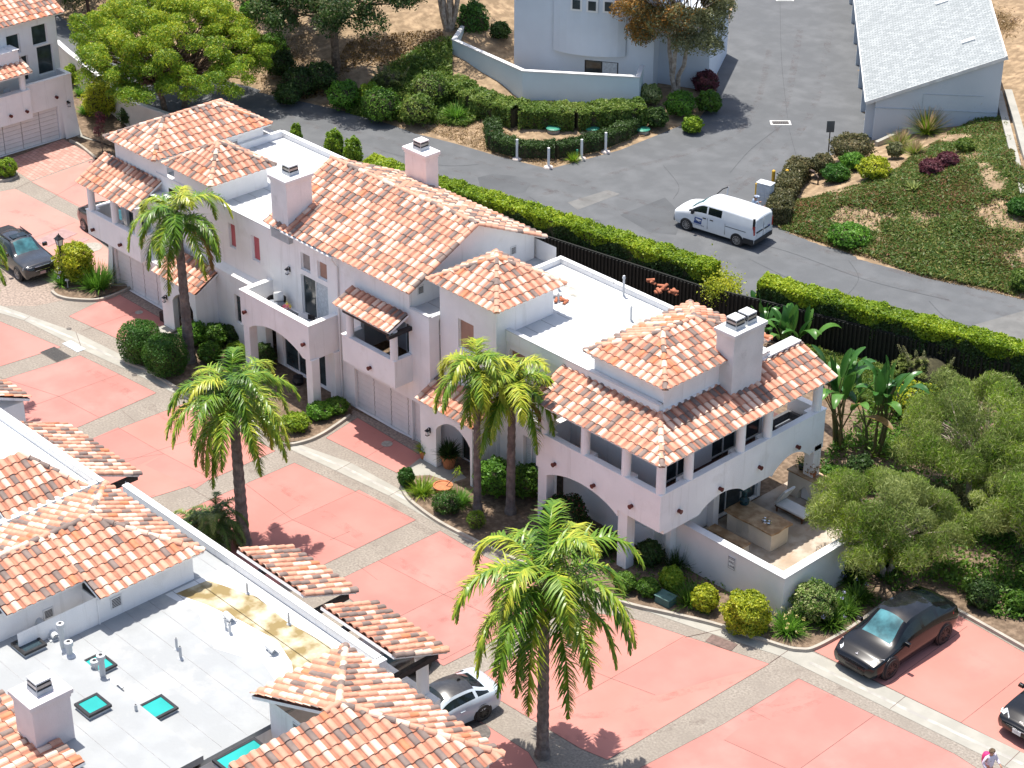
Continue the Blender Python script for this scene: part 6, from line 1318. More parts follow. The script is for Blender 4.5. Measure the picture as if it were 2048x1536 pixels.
def car(name,label,cat,pos,rz,ST,top,side,paint,scale=1.,wheels=(),wr=.34,ww=.23,rim='alloy',rimm=None,front=None,glass=None,wsm=None,roofm=None,group=None,clad=None):
    t=thing(name,label,cat,pos,rz,group); t.scale=(scale,)*3; V,out=carmesh(ST,top,side); L=ST[-1][0]
    V=V.copy(); V[:,0]=L/2-V[:,0]   # +x forward
    def mk(nm,tags,m,parent,name=None,smooth=True):
        f=[q for g in tags for q in out.get(g,[])]
        if not f: return None
        used=sorted({i for q in f for i in q}); ix={a:b for b,a in enumerate(used)}; me=bpy.data.meshes.new(nm); me.from_pydata([tuple(V[i]) for i in used],[],[[ix[i] for i in q] for q in f]); me.materials.append(m)
        me.polygons.foreach_set('use_smooth',[smooth]*len(me.polygons)); 
        bm=bmesh.new(); bm.from_mesh(me); bmesh.ops.remove_doubles(bm,verts=bm.verts,dist=.0008); bmesh.ops.recalc_face_normals(bm,faces=bm.faces); bm.to_mesh(me); bm.free()
        o=bpy.data.objects.new(nm,me); COL.objects.link(o); o.parent=parent; return o
    b=mk('body',('body','cap'),paint,t); mk('windshield',('ws',),wsm or CARTEAL,t); mk('rear_window',('rw',),glass or CARGLASS,t); [mk('side_window',(g,),glass or CARGLASS,t) for g in ('winL','winR')]
    if 'roof' in out: mk('roof',('roof',),roofm or paint,t)
    # dark cabin floor pan
    S=np.array(ST); mb=MB()
    mb.box(-L/2+.35,L/2-.35,-.7,.7,S[3][1]-.04,S[3][1]+.12); mb.build('underbody',DARKMETAL,t,world=False)
    for (x,hw) in wheels:
        for s in(-1,1):
            mb=MB(); mb.xf=Matrix.Translation((L/2-x,s*(hw-.05),wr))@Matrix.Rotation(-s*math.pi/2,4,'X'); mb.lathe((0,0,0),[(wr*1.17,-.1),(wr*1.17,.035),(wr*1.12,.06)],24); mb.build('wheel_arch',clad or DARKMETAL,t,world=False); wheel(t,L/2-x,s*(hw-.085),wr,ww,rim,rimm)
    return t,L
def pbox(t,name,m,c,sz,rz=0.,taper=1.,bevel=.0): 
    mb=MB(); mb.cbox(c,sz,0,rz,taper); return mb.build(name,m,t,world=False,bevel=bevel)
def ppoly(t,name,m,pts,th=.012,n=None):
    """small plate: polygon pts in 3d, thickened along its normal"""
    P=[Vector(p) for p in pts]; nn=(P[1]-P[0]).cross(P[2]-P[0]).normalized()*th; k=len(P); mb=MB(); mb.add(P+[p+nn for p in P],[tuple(range(k))[::-1],tuple(range(k,2*k))]+[(i,(i+1)%k,k+(i+1)%k,k+i) for i in range(k)]); return mb.build(name,m,t,world=False)
BLACKP=mat('black_paint',(.004,.0045,.006),.22,.2,3,spec=.3,coat=.45); GREYBLK=mat('charcoal_paint',(.022,.024,.028),.18,.2,3,coat=1.); SILVER=mat('pale_blue_grey_paint',(.44,.50,.56),.3,.05,2,coat=.8); VANW=mat('van_white',(.72,.74,.76),.35,.03,2,coat=.5); ROOFB=mat('carbon_roof',(.035,.034,.035),.3,.2,8,coat=.6); DKSIL=mat('dark_bronze_paint',(.05,.038,.034),.2,.2,3,coat=1.)
CROSS=[(0,.36,.52,.52,.60,.62,.58,.66,.48),(.10,.25,.74,.5,.84,.70,.78,.75,.64),(.45,.2,.84,.5,.94,.83,.88,.90,.74),(1.2,.2,.86,.55,.96,.95,.90,1.07,.74),(2.0,.2,.87,.6,.965,1.02,.90,1.62,.60),(2.7,.2,.87,.6,.965,1.06,.90,1.71,.60),(3.5,.2,.87,.62,.96,1.12,.89,1.64,.57),(4.3,.24,.86,.65,.95,1.16,.84,1.33,.58),(4.62,.3,.8,.7,.89,1.08,.78,1.17,.58),(4.75,.42,.64,.7,.74,.98,.64,1.02,.50)]
CT=['body','body','body','ws','roof','roof','rw','body','body']; CS=['body','body','body','win','|win','|win','win','body','body']
# black crossover in the first stall
a=Vector(G(1770.4,1353.6));b=Vector(G(1883,1280)); sc_=1.15; hd=math.atan2(a.y-b.y,a.x-b.x); m_=(a+b)/2; lat=Vector((_s(hd),-_c(hd),0))
ctr=m_+lat*(.80*sc_)+Vector((_c(hd),_s(hd),0))*(-.0)
t,L=car('parked_car','glossy black crossover nosed out of its stall beside the planted kerb','car',ctr,hd,CROSS,CT,CS,BLACKP,sc_,((.92,.95),(3.81,.95)),.385,.26,rimm=BLACKRIM,roofm=mat('black_glass_roof',(.012,.013,.015),.06,.3,2,spec=.7))
h=L/2
for s in(-1,1):
    ppoly(t,'headlight',LIGHTG,[(h-.16,s*.60,.735),(h-.34,s*.80,.775),(h-.62,s*.885,.845),(h-.50,s*.74,.85),(h-.26,s*.58,.79)][::s],.02); ppoly(t,'tail_light',REDL,[(-h+.14,s*.55,.95),(-h+.22,s*.80,.97),(-h+.50,s*.90,.98),(-h+.46,s*.86,1.05),(-h+.17,s*.6,1.03)][::-s],.02)
    pbox(t,'mirror',BLACKP,(h-1.62,s*1.02,1.0),(.14,.24,.13),0,.8,.02)
pbox(t,'plate_mount',DARKMETAL,(h+.0,0,.42),(.03,.5,.1)); ppoly(t,'emblem',CHROME,[(h-.22,-.05,.825),(h-.22,.05,.825),(h-.24,.05,.836),(h-.24,.012,.836),(h-.33,.0,.862),(h-.24,-.012,.836),(h-.24,-.05,.836)],.006)
pbox(t,'dashboard',mat('pale_sunshade',(.5,.55,.55),.6),(h-1.55,0,1.0),(.06,1.25,.05)); pbox(t,'grille',DARKMETAL,(h-.03,0,.30),(.05,1.0,.10))
# second black car, cut by the photo edge
SED=[(0,.36,.55,.5,.62,.60,.60,.64,.50),(.12,.24,.76,.48,.84,.66,.80,.72,.66),(.5,.2,.84,.48,.91,.78,.87,.85,.72),(1.35,.2,.86,.52,.92,.88,.88,.98,.74),(2.2,.2,.86,.55,.925,.93,.88,1.38,.58),(2.9,.2,.86,.55,.925,.95,.88,1.43,.58),(3.6,.2,.86,.58,.92,.98,.87,1.28,.56),(4.1,.22,.85,.6,.91,1.0,.84,1.06,.64),(4.55,.28,.8,.62,.86,.94,.80,1.0,.64),(4.64,.4,.66,.62,.74,.88,.68,.92,.55)]
p=Vector(G(1985,1452)); 
sc2=1.12; t,L=car('parked_car','black saloon with a silver trim line round its nose, cut by the right photo edge','car',Vector(G(1985,1462))+Vector((.93*sc2,2.32*sc2,0)),R_(-91),SED,CT,CS,BLACKP,sc2,((.9,.91),(3.6,.91)),.33,.22,rimm=BLACKRIM); h=L/2
for s in(-1,1): ppoly(t,'headlight',LIGHTG,[(h-.10,s*.45,.66),(h-.24,s*.78,.70),(h-.55,s*.86,.77),(h-.45,s*.72,.78),(h-.18,s*.45,.72)][::s],.02); pbox(t,'mirror',BLACKP,(h-1.55,s*1.0,.95),(.14,.22,.13),0,.8,.02)
mb=MB(); mb.tube([(h-.42,-.90,.72),(h-.2,-.82,.63),(h-.02,-.5,.57),(h+.02,0,.56),(h-.02,.5,.57),(h-.2,.82,.63),(h-.42,.90,.72)],.018,6); mb.build('trim_line',CHROME,t,world=False)
pl=pbox(t,'license_plate',PLATE,(h+.03,0,.40),(.02,.32,.16)); text('· ····',.09,pl,Matrix.Translation((h+.045,0,.45))@Matrix.Rotation(R_(90),4,'Z')@Matrix.Rotation(R_(90),4,'X'),DARKMETAL)
text('KIA',.09,t,Matrix.Translation((h-.16,0,.745))@Matrix.Rotation(R_(90),4,'Z')@Matrix.Rotation(R_(25),4,'X'),CHROME,'badge')
# pale coupe half under the near roof
COU=[(0,.34,.55,.46,.64,.56,.62,.60,.52),(.12,.2,.76,.45,.86,.63,.82,.68,.66),(.5,.16,.86,.45,.92,.75,.88,.82,.74),(1.55,.16,.87,.5,.93,.86,.89,.96,.76),(2.3,.16,.88,.52,.93,.90,.88,1.33,.58),(2.9,.16,.88,.54,.95,.93,.88,1.40,.56),(3.5,.16,.90,.58,.98,.96,.88,1.32,.55),(4.0,.2,.90,.6,.97,.98,.85,1.08,.66),(4.45,.26,.84,.62,.90,.93,.80,1.0,.70),(4.58,.38,.68,.62,.76,.86,.68,.92,.58)]
q=Vector(G(962.8,1437)); g1=Vector(G(886.6,1393.8,1.4));g2=Vector(G(940.6,1369,1.4)); hd=math.atan2(g1.y-g2.y,g1.x-g2.x); fw=Vector((_c(hd),_s(hd),0)); lf=Vector((-_s(hd),_c(hd),0))
sc3=1.04; L=4.58; ctr=q-lf*.84*sc3+fw*(3.62-L/2)*sc3
t,L=car('parked_car','pale blue grey coupe with a black roof, half hidden by the near tiled roof','car',ctr,hd,COU,CT,['body','body','body','win','win','|win','win','body','body'],SILVER,sc3,((.88,.94),(3.62,.96)),.34,.25,rimm=BLACKRIM,roofm=ROOFB,wsm=CARGLASS); h=L/2
for s in(-1,1): ppoly(t,'tail_light',REDL,[(-h+.13,s*.45,.74),(-h+.2,s*.78,.76),(-h+.36,s*.88,.78),(-h+.34,s*.86,.85),(-h+.14,s*.5,.84)][::-s],.02); pbox(t,'mirror',SILVER,(h-1.75,s*1.0,.92),(.16,.22,.13),0,.8,.02); pbox(t,'door_handle',SILVER,(h-2.75,s*.935,.74),(.2,.03,.03))
pbox(t,'aerial_fin',DARKMETAL,(-h+1.35,0,1.37),(.16,.05,.09),0,.4)
# dark vehicle under the tiled skirt
ctr=Vector(G(820,1353))+Vector((-.8,-1.0,0)); t,L=car('parked_car','dark brown vehicle hidden under the near tiled skirt, one wheel showing','car',ctr,R_(90),CROSS,CT,CS,DKSIL,1.05,((.92,.95),(3.81,.95)),.37,.25,rimm=BLACKRIM); h=L/2
for s in(-1,1): ppoly(t,'headlight',LIGHTG,[(h-.16,s*.60,.735),(h-.34,s*.80,.775),(h-.62,s*.885,.845),(h-.50,s*.74,.85),(h-.26,s*.58,.79)][::s],.02)
# dark hatchback behind the left balcony
q=Vector(G(168.5,462)); t,L=car('parked_car','dark grey car behind the left balcony, only its tail end in view','car',q+Vector((1.45,.85,0)),R_(-4),CROSS,CT,CS,GREYBLK,.98,((.92,.95),(3.81,.95)),.36,.24); h=L/2
for s in(-1,1): ppoly(t,'tail_light',REDL,[(-h+.14,s*.5,.85),(-h+.22,s*.80,.87),(-h+.50,s*.93,.88),(-h+.46,s*.88,1.1),(-h+.17,s*.55,1.08)][::-s],.03)
# charcoal pickup
PK=[(0,.45,.70,.62,.78,.85,.76,.98,.66),(.12,.32,.86,.62,.94,.95,.90,1.06,.78),(.5,.3,.90,.64,.985,1.02,.94,1.12,.80),(1.45,.3,.92,.68,.99,1.10,.94,1.22,.80),(2.1,.3,.92,.7,.99,1.14,.94,1.74,.66),(2.8,.3,.92,.7,.99,1.16,.94,1.79,.66),(3.55,.3,.92,.7,.99,1.18,.94,1.74,.66),(3.75,.3,.92,.7,.99,1.18,.94,1.30,.80),(5.1,.3,.91,.72,.98,1.16,.93,1.24,.82),(5.25,.4,.84,.72,.90,1.1,.86,1.18,.76)]
q=Vector(G(46,559)); hd=R_(-4); t,L=car('parked_pickup','charcoal pickup with a sunroof, nose to the black lamp post bed','car',q+Vector((-(2.62-.98),.86,0)),hd,PK,['body','body','body','ws','roof','roof','rw','body','body'],['body','body','body','win','|win','|win','body','body','body'],GREYBLK,1.,((.98,.985),(4.08,.985)),.38,.26); h=L/2
for s in(-1,1): ppoly(t,'headlight',LIGHTG,[(h-.03,s*.5,.80),(h-.12,s*.86,.80),(h-.34,s*.97,.82),(h-.32,s*.95,.98),(h-.08,s*.82,.98),(h-.03,s*.54,.97)][::s],.03); pbox(t,'mirror',GREYBLK,(h-1.75,s*1.12,1.15),(.16,.26,.2),0,.9,.02); pbox(t,'fog_light',LIGHTG,(h-.05,s*.62,.46),(.08,.16,.09)); pbox(t,'roof_rail',DARKMETAL,(h-2.8,s*.62,1.75),(1.3,.04,.05))
pbox(t,'grille',DARKMETAL,(h-.0,0,.72),(.06,.9,.24)); mb=MB(); 
for a_,b_ in(((-.42,.96),(.42,.96)),((-.42,.74),(.42,.74))): mb.tube([(h+.04,a_[0],a_[1]),(h+.04,b_[0],b_[1])],.02,6)
mb.build('grille_trim',CHROME,t,world=False); pbox(t,'license_plate',mat('plate_pink',(.55,.35,.35),.5),(h+.02,0,.5),(.03,.32,.15)); pbox(t,'sunroof',CARGLASS,(h-2.5,0,1.785),(.5,.85,.012)); pbox(t,'bed_cover',DARKMETAL,(-h+.75,0,1.235),(1.25,1.5,.02))
# white mail van
VN=[(0,.42,.66,.6,.74,.85,.72,.92,.6),(.12,.32,.84,.6,.92,.95,.88,1.05,.72),(.5,.28,.90,.62,.965,1.05,.92,1.18,.80),(1.0,.28,.91,.7,.97,1.12,.93,1.34,.82),(1.75,.28,.91,.8,.97,1.15,.94,1.84,.80),(2.25,.28,.91,.8,.97,1.16,.95,1.91,.82),(3.3,.28,.91,.8,.97,1.16,.95,1.92,.83),(4.85,.28,.91,.8,.97,1.16,.95,1.88,.83),(5.05,.32,.90,.8,.955,1.16,.94,1.84,.82),(5.14,.36,.88,.8,.93,1.14,.91,1.76,.80)]
a=Vector(G(1375,459,ZS));b=Vector(G(1474.6,490,ZS)); hd=math.atan2(a.y-b.y,a.x-b.x); fw=Vector((_c(hd),_s(hd),0)); lf=Vector((-_s(hd),_c(hd),0)); L=5.14; m_=(a+b)/2
t,L=car('mail_van','white mail van with a blue eagle emblem on its door, at the grey mail boxes','van',m_-lf*.83+fw*((.92+4.12)/2-L/2),hd,VN,['body','body','body','ws','body','body','body','body','body'],['body','body','body','win','|win','|win','body','body','body'],VANW,1.,((.92,.965),(4.12,.965)),.34,.23,rim='steel'); h=L/2
for s in(-1,1):
    ppoly(t,'headlight',LIGHTG,[(h-.06,s*.55,.86),(h-.2,s*.86,.88),(h-.42,s*.93,.94),(h-.36,s*.84,1.06),(h-.10,s*.58,1.0)][::s],.02); pbox(t,'tail_light',REDL,(-h+.05,s*.885,.86),(.13,.10,.50),0,.95); pbox(t,'mirror',DARKMETAL,(h-1.35,s*1.06,1.14),(.14,.2,.24),0,.9,.02)
    pbox(t,'rear_pillar_trim',DARKMETAL,(-h+.06,s*.875,1.37),(.12,.09,.42),0,.85); pbox(t,'sill',mat('black_plastic',(.02,.02,.022),.6),(-h+.32,s*.93,.30),(.62,.09,.30)); pbox(t,'door_handle',DARKMETAL,(h-2.05,s*.975,1.0),(.2,.03,.05)); pbox(t,'door_handle',DARKMETAL,(h-2.5,s*.975,1.0),(.2,.03,.05))
    for x in(2.25,3.35): pbox(t,'door_gap',DARKMETAL,(h-x,s*.962,.45),(.012,.02,.62))
    pbox(t,'side_rail',DARKMETAL,(h-4.0,s*.972,.93),(1.3,.012,.03))
pbox(t,'bumper',mat('black_plastic',(.02,.02,.022),.6),(-h+.02,0,.32),(.16,1.74,.24),0,1,.03); pbox(t,'bumper',mat('black_plastic',(.02,.02,.022),.6),(h-.12,0,.30),(.30,1.62,.36),0,.94,.04)
vd=mat('van_seam',(.30,.32,.34),.6)
for z0,z1,y0,y1 in((1.12,1.66,-.70,-.06),(1.12,1.66,.06,.70)): 
    mb=MB(); mb.box(-h-.02,-h+.02,y0,y1,z0,z1); mb.build('door_panel',mat('van_panel',(.60,.63,.66),.4,.03,2),t,world=False,bevel=.02)
pbox(t,'door_gap',DARKMETAL,(-h-.005,0,.5),(.02,.015,1.2)); pbox(t,'door_handle',DARKMETAL,(-h-.03,-.25,.92),(.04,.32,.05)); pbox(t,'license_plate',PLATE,(-h-.015,.48,.72),(.02,.34,.15)); pbox(t,'door_handle',DARKMETAL,(-h-.03,.42,.93),(.03,.6,.06))
pbox(t,'brake_light',REDL,(-h+.10,0,1.80),(.05,.5,.03)); 
bl=mat('emblem_blue',(.02,.06,.22),.4,.1,4)
ppoly(t,'emblem',bl,[(h-1.45,.972,.95),(h-1.92,.972,.95),(h-1.86,.968,.60),(h-1.38,.968,.60)],.006) 
em=[o for o in t.children if o.name.startswith('emblem')][0]
ppoly(em,'emblem_swoosh',WHITE,[(h-1.50,.979,.90),(h-1.86,.979,.86),(h-1.86,.979,.80),(h-1.70,.979,.78),(h-1.83,.978,.70),(h-1.55,.978,.80)],.004)
text('UNITED STATES POSTAL SERVICE',.052,t,Matrix.Translation((h-1.66,.978,.53))@Matrix.Rotation(R_(180),4,'Z')@Matrix.Rotation(R_(90),4,'X'),bl)
ppoly(t,'emblem',bl,[(-h-.022,-.62,1.02),(-h-.022,-.44,1.02),(-h-.022,-.46,.9),(-h-.022,-.64,.9)],.006)
# its far front door swung open
dr=thing('x','','',(0,0,0)) if 0 else None
mb=MB(); mb.xf=Matrix.Translation((h-1.25,-.95,0))@Matrix.Rotation(R_(-115),4,'Z')@Matrix.Rotation(0,4,'X')
mb.add([(0,0,.4),(1.0,0,.4),(1.0,0,1.12),(0,0,1.08),(0,.06,.4),(1.0,.06,.4),(1.0,.06,1.12),(0,.06,1.08)],[(0,1,2,3),(7,6,5,4),(0,4,5,1),(1,5,6,2),(2,6,7,3),(3,7,4,0)])
mb.tube([(0,.03,1.08),(.35,.0,1.50),(.65,-.05,1.74),(1.0,-.06,1.80)],.03,6,1); mb.tube([(.98,.03,1.12),(1.0,-.06,1.80)],.035,6,0)
mb.build('door',[VANW,DARKMETAL],t,world=False)
# ---------------------------------------------------------------- street furniture, patio and small things
def solo_at(mb,name,mats,label,cat,p,rz=0,group=None,smooth=False,bevel=0.): return solo(mb,name,mats,label,cat,p,rz,group,smooth,bevel)
# lamp post
p=B(128,566); t=thing('street_lamp','black lamp post with a lantern head beside the yellow green ball shrub','street lamp',p)
mb=MB(); mb.lathe((0,0,0),[(.14,0),(.13,.12),(.08,.2),(.06,.5),(.05,2.1),(.08,2.14),(.05,2.2)],12); mb.build('post',DARKMETAL,t,world=False)
mb=MB(); mb.cbox((0,0,2.2),(.2,.2,.36),1,0,1.5)
for k in range(4): a=math.pi/4+k*math.pi/2; mb.tube([(.15*_c(a),.15*_s(a),2.2),(.22*_c(a),.22*_s(a),2.58)],.018,5)
mb.cbox((0,0,2.56),(.42,.42,.16),0,0,.35); mb.cbox((0,0,2.71),(.18,.18,.07),0,0,.6); mb.lathe((0,0,2.77),[(.03,0),(.035,.05),(.005,.13)],8); mb.build('lantern',[DARKMETAL,LIGHTG],t,world=False)
mb=MB(); mb.lathe((0,0,0),[(.03,0),(.025,.42)],8); mb.lathe((.0,0,.42),[(.12,0),(.10,.06),(.01,.1)],10); solo_at(mb,'path_light',mat('galvanised',(.45,.46,.46),.5),'small grey path light at the foot of the lamp post','path light',B(136,575))
# white posts at the road point
for i,(x,y) in enumerate(((1034,318),(1097,335),(1163,318),(1211,304))):
    t=thing('guide_post',['white post with a pale footing, leftmost of the four at the road point','white post at the very tip of the road point','white post next to a small green valve post','white post at the right end of the low dark hedge'][i],'post',GT(x,y),0,'white posts round the road point')
    mb=MB(); mb.tube([(0,0,-.05),(0,0,1.22)],.075,10); mb.build('post',WHITE,t,world=False)
    mb=MB(); mb.lathe((0,0,0),[(.30,0),(.26,.07),(.10,.12)],9); mb.build('footing',mat('pale_footing',(.58,.50,.45),.9,.12,4),t,world=False)
mb=MB(); mb.tube([(0,0,0),(0,0,.42)],.03,6); mb.cbox((0,0,.4),(.1,.1,.12)); solo_at(mb,'valve_post',GREENLID,'short green valve post beside the third white post','post',GT(1154,316))
for i,(x,y) in enumerate(((1107,262),(1184,262),(1285,264),(0,0))):
    if i==3: continue
    t=thing('septic_lid',['round green lid on the dry ground, leftmost','round green lid half behind the low dark hedge','round green lid at the right end by the street'][i],'lid',GT(x,y),0,'green lids in the dry bed')
    mb=MB(); mb.lathe((0,0,0),[(.38,-.05),(.38,.16)],16); mb.build('riser',KERBM,t,world=False); mb=MB(); mb.lathe((0,0,.16),[(.44,0),(.45,.05),(.36,.10),(.02,.12)],18); mb.build('lid',GREENLID,t,world=False)
p=GT(1050,243); t=thing('bench','low concrete slab bench on the dry ground below the pale hedge','bench',p,R_(20)); mb=MB(); mb.cbox((0,0,.42),(1.5,.5,.09)); mb.build('seat',mat('bench_pale',(.62,.55,.52),.9,.1,3),t,world=False,bevel=.02)
for x in(-.5,.5): mb=MB(); mb.cbox((x,0,-.05),(.2,.38,.47)); mb.build('leg',KERBM,t,world=False)
# street drains
for i,(x,y) in enumerate(((1561,246),(1569,-1))):
    p=G(x,y,ZS+.012); t=thing('drain_grate',['rectangular drain grate in the street with a pale frame, nearer','rectangular drain grate at the top photo edge'][i],'drain',p,R_(137),'drains in the street'); mb=MB(); mb.cbox((0,0,0),(.75,1.25,.02)); mb.build('frame',mat('pale_frame',(.55,.55,.53),.8,.1,4),t,world=False)
    mb=MB(); 
    for k in range(9): mb.cbox((0,-.44+k*.11,.02),(.44,.05,.012)); 
    mb.cbox((0,0,.0201),(.5,1.0,.004),1); mb.build('grate',[IRON,DARK],t,world=False)
# sign on the street
p=GT(1656,312); t=thing('road_sign','dark street sign seen from behind on a thin post beside the garage block','sign',p,R_(50)); mb=MB(); mb.tube([(0,0,0),(0,0,2.1)],.035,8); mb.build('post',DARKMETAL,t,world=False); mb=MB(); mb.box(-.23,.23,-.05,-.03,1.5,2.2); mb.build('plate',mat('sign_back',(.10,.11,.11),.6),t,world=False)
# cluster mail boxes, bollards, hydrant
p=G(1528,418,ZS); rz=R_(12); t=thing('mail_box_cluster','grey cluster of mail boxes on a pedestal behind the white van','mail box',p,rz)
GB=mat('mailbox_grey',(.58,.60,.62),.45,.05,3,metal=.1)
mb=MB(); mb.box(-.42,.42,-.24,.24,.45,1.55); mb.box(-.46,.46,-.28,.28,1.55,1.60); mb.build('cabinet',GB,t,world=False,bevel=.015); mb=MB(); mb.box(-.15,.15,-.12,.12,0,.45); mb.build('pedestal',GB,t,world=False)
for i in range(3):
    for j in range(5): mb=MB(); mb.box(-.38+i*.26,-.15+i*.26,-.262,-.235,.52+j*.2,.69+j*.2); mb.build('mail_door',mat('mailbox_door',(.50,.52,.54),.5,.05,3),t,world=False,bevel=.006)
for i,(x,y,hh) in enumerate(((1512,402,1.1),(1545,378,1.15),(1572,375,1.1),(1546,408,.95))):
    mb=MB(); mb.lathe((0,0,0),[(.10,-.02),(.10,hh-.05),(.06,hh),(.01,hh+.02)],12); solo_at(mb,'bollard',YELLOWP,['yellow bollard left of the grey mail boxes','tallest yellow bollard behind the hydrant','yellow bollard at the brownish hedge, right of the hydrant','yellow bollard half hidden by the mail boxes'][i],'bollard',G(x,y,ZS),group='yellow bollards round the hydrant')
p=G(1551,396,ZS); t=thing('fire_hydrant','yellow fire hydrant between the bollards','fire hydrant',p); mb=MB(); mb.lathe((0,0,0),[(.18,0),(.18,.06),(.13,.1),(.12,.55),(.16,.58),(.16,.64),(.12,.74),(.04,.82),(.03,.88)],14); mb.build('barrel',YELLOWP,t,world=False)
for a in(0,2.1,4.2): mb=MB(); mb.tube([(.08*_c(a),.08*_s(a),.42),(.24*_c(a),.24*_s(a),.42)],.07,8); mb.build('outlet',YELLOWP,t,world=False)
p=GT(1625,365); mb=MB(); mb.tube([(-.5,0,0),(-.5,0,.55),(-.2,0,.6),(.3,0,.58),(.5,0,.5),(.5,0,0)],.045,8); mb.cbox((-.1,0,.56),(.35,.16,.14)); solo_at(mb,'backflow_pipe',mat('rusty_pipe',(.07,.045,.035),.7,.3,6),'brown backflow pipe loop on bare soil above the mail boxes','pipe',p,R_(-15))
# pole on the hill, hydrant
g=GT(181,52); mb=MB(); mb.tube([(0,0,-.1),(-.5,0,8)],[.12,.09],8); solo_at(mb,'utility_pole',mat('pole_brown',(.07,.04,.03),.9,.3,5),'leaning dark utility pole on the dry slope, its top out of the photo','pole',g)
g=GT(200,66); mb=MB(); mb.lathe((0,0,0),[(.16,0),(.12,.05),(.12,.5),(.15,.55),(.08,.7),(.02,.74)],10); mb.tube([(-.2,0,.4),(.2,0,.4)],.06,8); solo_at(mb,'fire_hydrant',mat('red_paint',(.30,.04,.03),.5),'small red hydrant on the dry slope by the pole','fire hydrant',g)
g=GT(548,46); mb=MB(); mb.lathe((0,0,0),[(.25,0),(.27,.22),(.2,.28)],12); solo_at(mb,'utility_cover',mat('teal_cover',(.10,.25,.25),.5),'small teal utility cover on the dry slope','cover',g)
mb=MB(); mb.cbox((0,0,0),(.75,.55,.32),0,0,.92); mb.cbox((0,0,.32),(.78,.58,.04)); solo_at(mb,'utility_box',mat('green_box',(.06,.13,.12),.6,.1,4),'low green utility box between the kerb and the patio wall shrubs','utility box',B(1331,1205),R_(5),bevel=.02)
# retaining wall left, garden path edge, slope wall right
mb=MB(); wallrun(mb,[(-66.5,14.9),(-64.2,14.35),(-54.1,12.35),(-49.5,12.9),(-47,14.9)],-.05,2.0,.25,.08); tag(mb.build('retaining_wall',[mat('cream_wall',(.66,.62,.55),.9,.06,1,bump=.2,bscale=12),CAPW]),'long cream retaining wall between the far townhouse and the street','wall')
mb=MB(); W_=[GT(1752,292),GT(1850,247),GT(1993,186)]; 
for a,b in zip(W_[:-1],W_[1:]): 
    t_=(b-a).normalized(); nn=Vector((-t_.y,t_.x,0))*.12; mb.add([a-nn+Vector((0,0,-.3)),b-nn+Vector((0,0,-.3)),b+nn+Vector((0,0,-.3)),a+nn+Vector((0,0,-.3)),a-nn+Vector((0,0,.28)),b-nn+Vector((0,0,.28)),b+nn+Vector((0,0,.28)),a+nn+Vector((0,0,.28))],[(4,5,6,7),(0,1,5,4),(2,3,7,6),(1,2,6,5),(3,0,4,7)])
tag(mb.build('slope_kerb_wall',CONC),'low concrete kerb wall along the foot of the garage block','wall')
mb=MB(); C_=[[GT(1996,185),GT(2012,250),GT(2030,320),GT(2048,390)],[GT(2016,183),GT(2036,250),GT(2054,315),GT(2075,380)]]
for L_ in C_:
    for a,b in zip(L_[:-1],L_[1:]): 
        t_=(b-a).normalized(); nn=Vector((-t_.y,t_.x,0))*.22; mb.add([a-nn+Vector((0,0,-.2)),b-nn+Vector((0,0,-.2)),b+nn+Vector((0,0,-.2)),a+nn+Vector((0,0,-.2)),a-nn+Vector((0,0,.14)),b-nn+Vector((0,0,.14)),b+nn+Vector((0,0,.14)),a+nn+Vector((0,0,.14))],[(4,5,6,7),(0,1,5,4),(2,3,7,6),(1,2,6,5),(3,0,4,7)])
tag(mb.build('drainage_channel',CONC),'pale concrete drainage channel down the slope at the right photo edge','channel')
g=GT(1948,110) 
for (x,y,l,c,r) in((2010,45,'heap of pale straw mulch on the slope above the garage block','straw',.9),):
    g=GT(x,y); P=rn(2600,3)*np.array([1.1,1.3,.12]); P[:,2]=np.abs(P[:,2]); v,q,rr=leaves(P,np.tile([0,0,1.],(2600,1)),.25,.2,1.); o=npmesh('mulch_heap',v,q,[LG['straw']],None,rr); o.location=g; tag(o,l,'mulch')
# covers and drains in the drive
def cover_plate(x,y,rx,name,label,m,ry=None,rz=0,z=.014,zs=0.,grp=None):
    p=G(x,y,0); mb=MB()
    if ry is None: mb.lathe((0,0,0),[(rx,-.01),(rx,.006),(rx*.93,.010),(rx*.90,.006),(.01,.006)],24)
    else: mb.cbox((0,0,-.01),(rx,ry,.018))
    o=solo_at(mb,name,m,label,'cover',(p[0],p[1],z),rz,grp); return o
cover_plate(182,495,.62,'manhole_cover','grey round cover in the pink paving by the left balcony',mat('cover_grey',(.32,.30,.26),.8,.15,6,bump=.2,bscale=40)); cover_plate(112,475,2.1,'utility_plate','mauve rectangular plate in the pink paving beside the pickup',mat('plate_mauve',(.33,.21,.20),.8,.1,3),1.15,R_(100)); cover_plate(158,484,1.1,'utility_plate','small mauve plate in the pink paving next to the round cover',mat('plate_mauve',(.33,.21,.20),.8,.1,3),.42,R_(100))
cover_plate(278,625,.2,'manhole_cover','small round cover in the shaded red apron of the left garage',mat('cover_grey',(.32,.30,.26),.8)); cover_plate(774,888,.26,'manhole_cover','small round cover in the shaded red apron of the middle garage',mat('cover_grey',(.32,.30,.26),.8)); cover_plate(138,658,.13,'cleanout_cap','small brown cleanout cap in the gutter margin, left one',IRON); cover_plate(269,750,.13,'cleanout_cap','small brown cleanout cap in the margin near the clipped balls',IRON); cover_plate(1139,1292,.14,'cleanout_cap','small dark cleanout cap in the pink slab under the nearest palm',IRON)
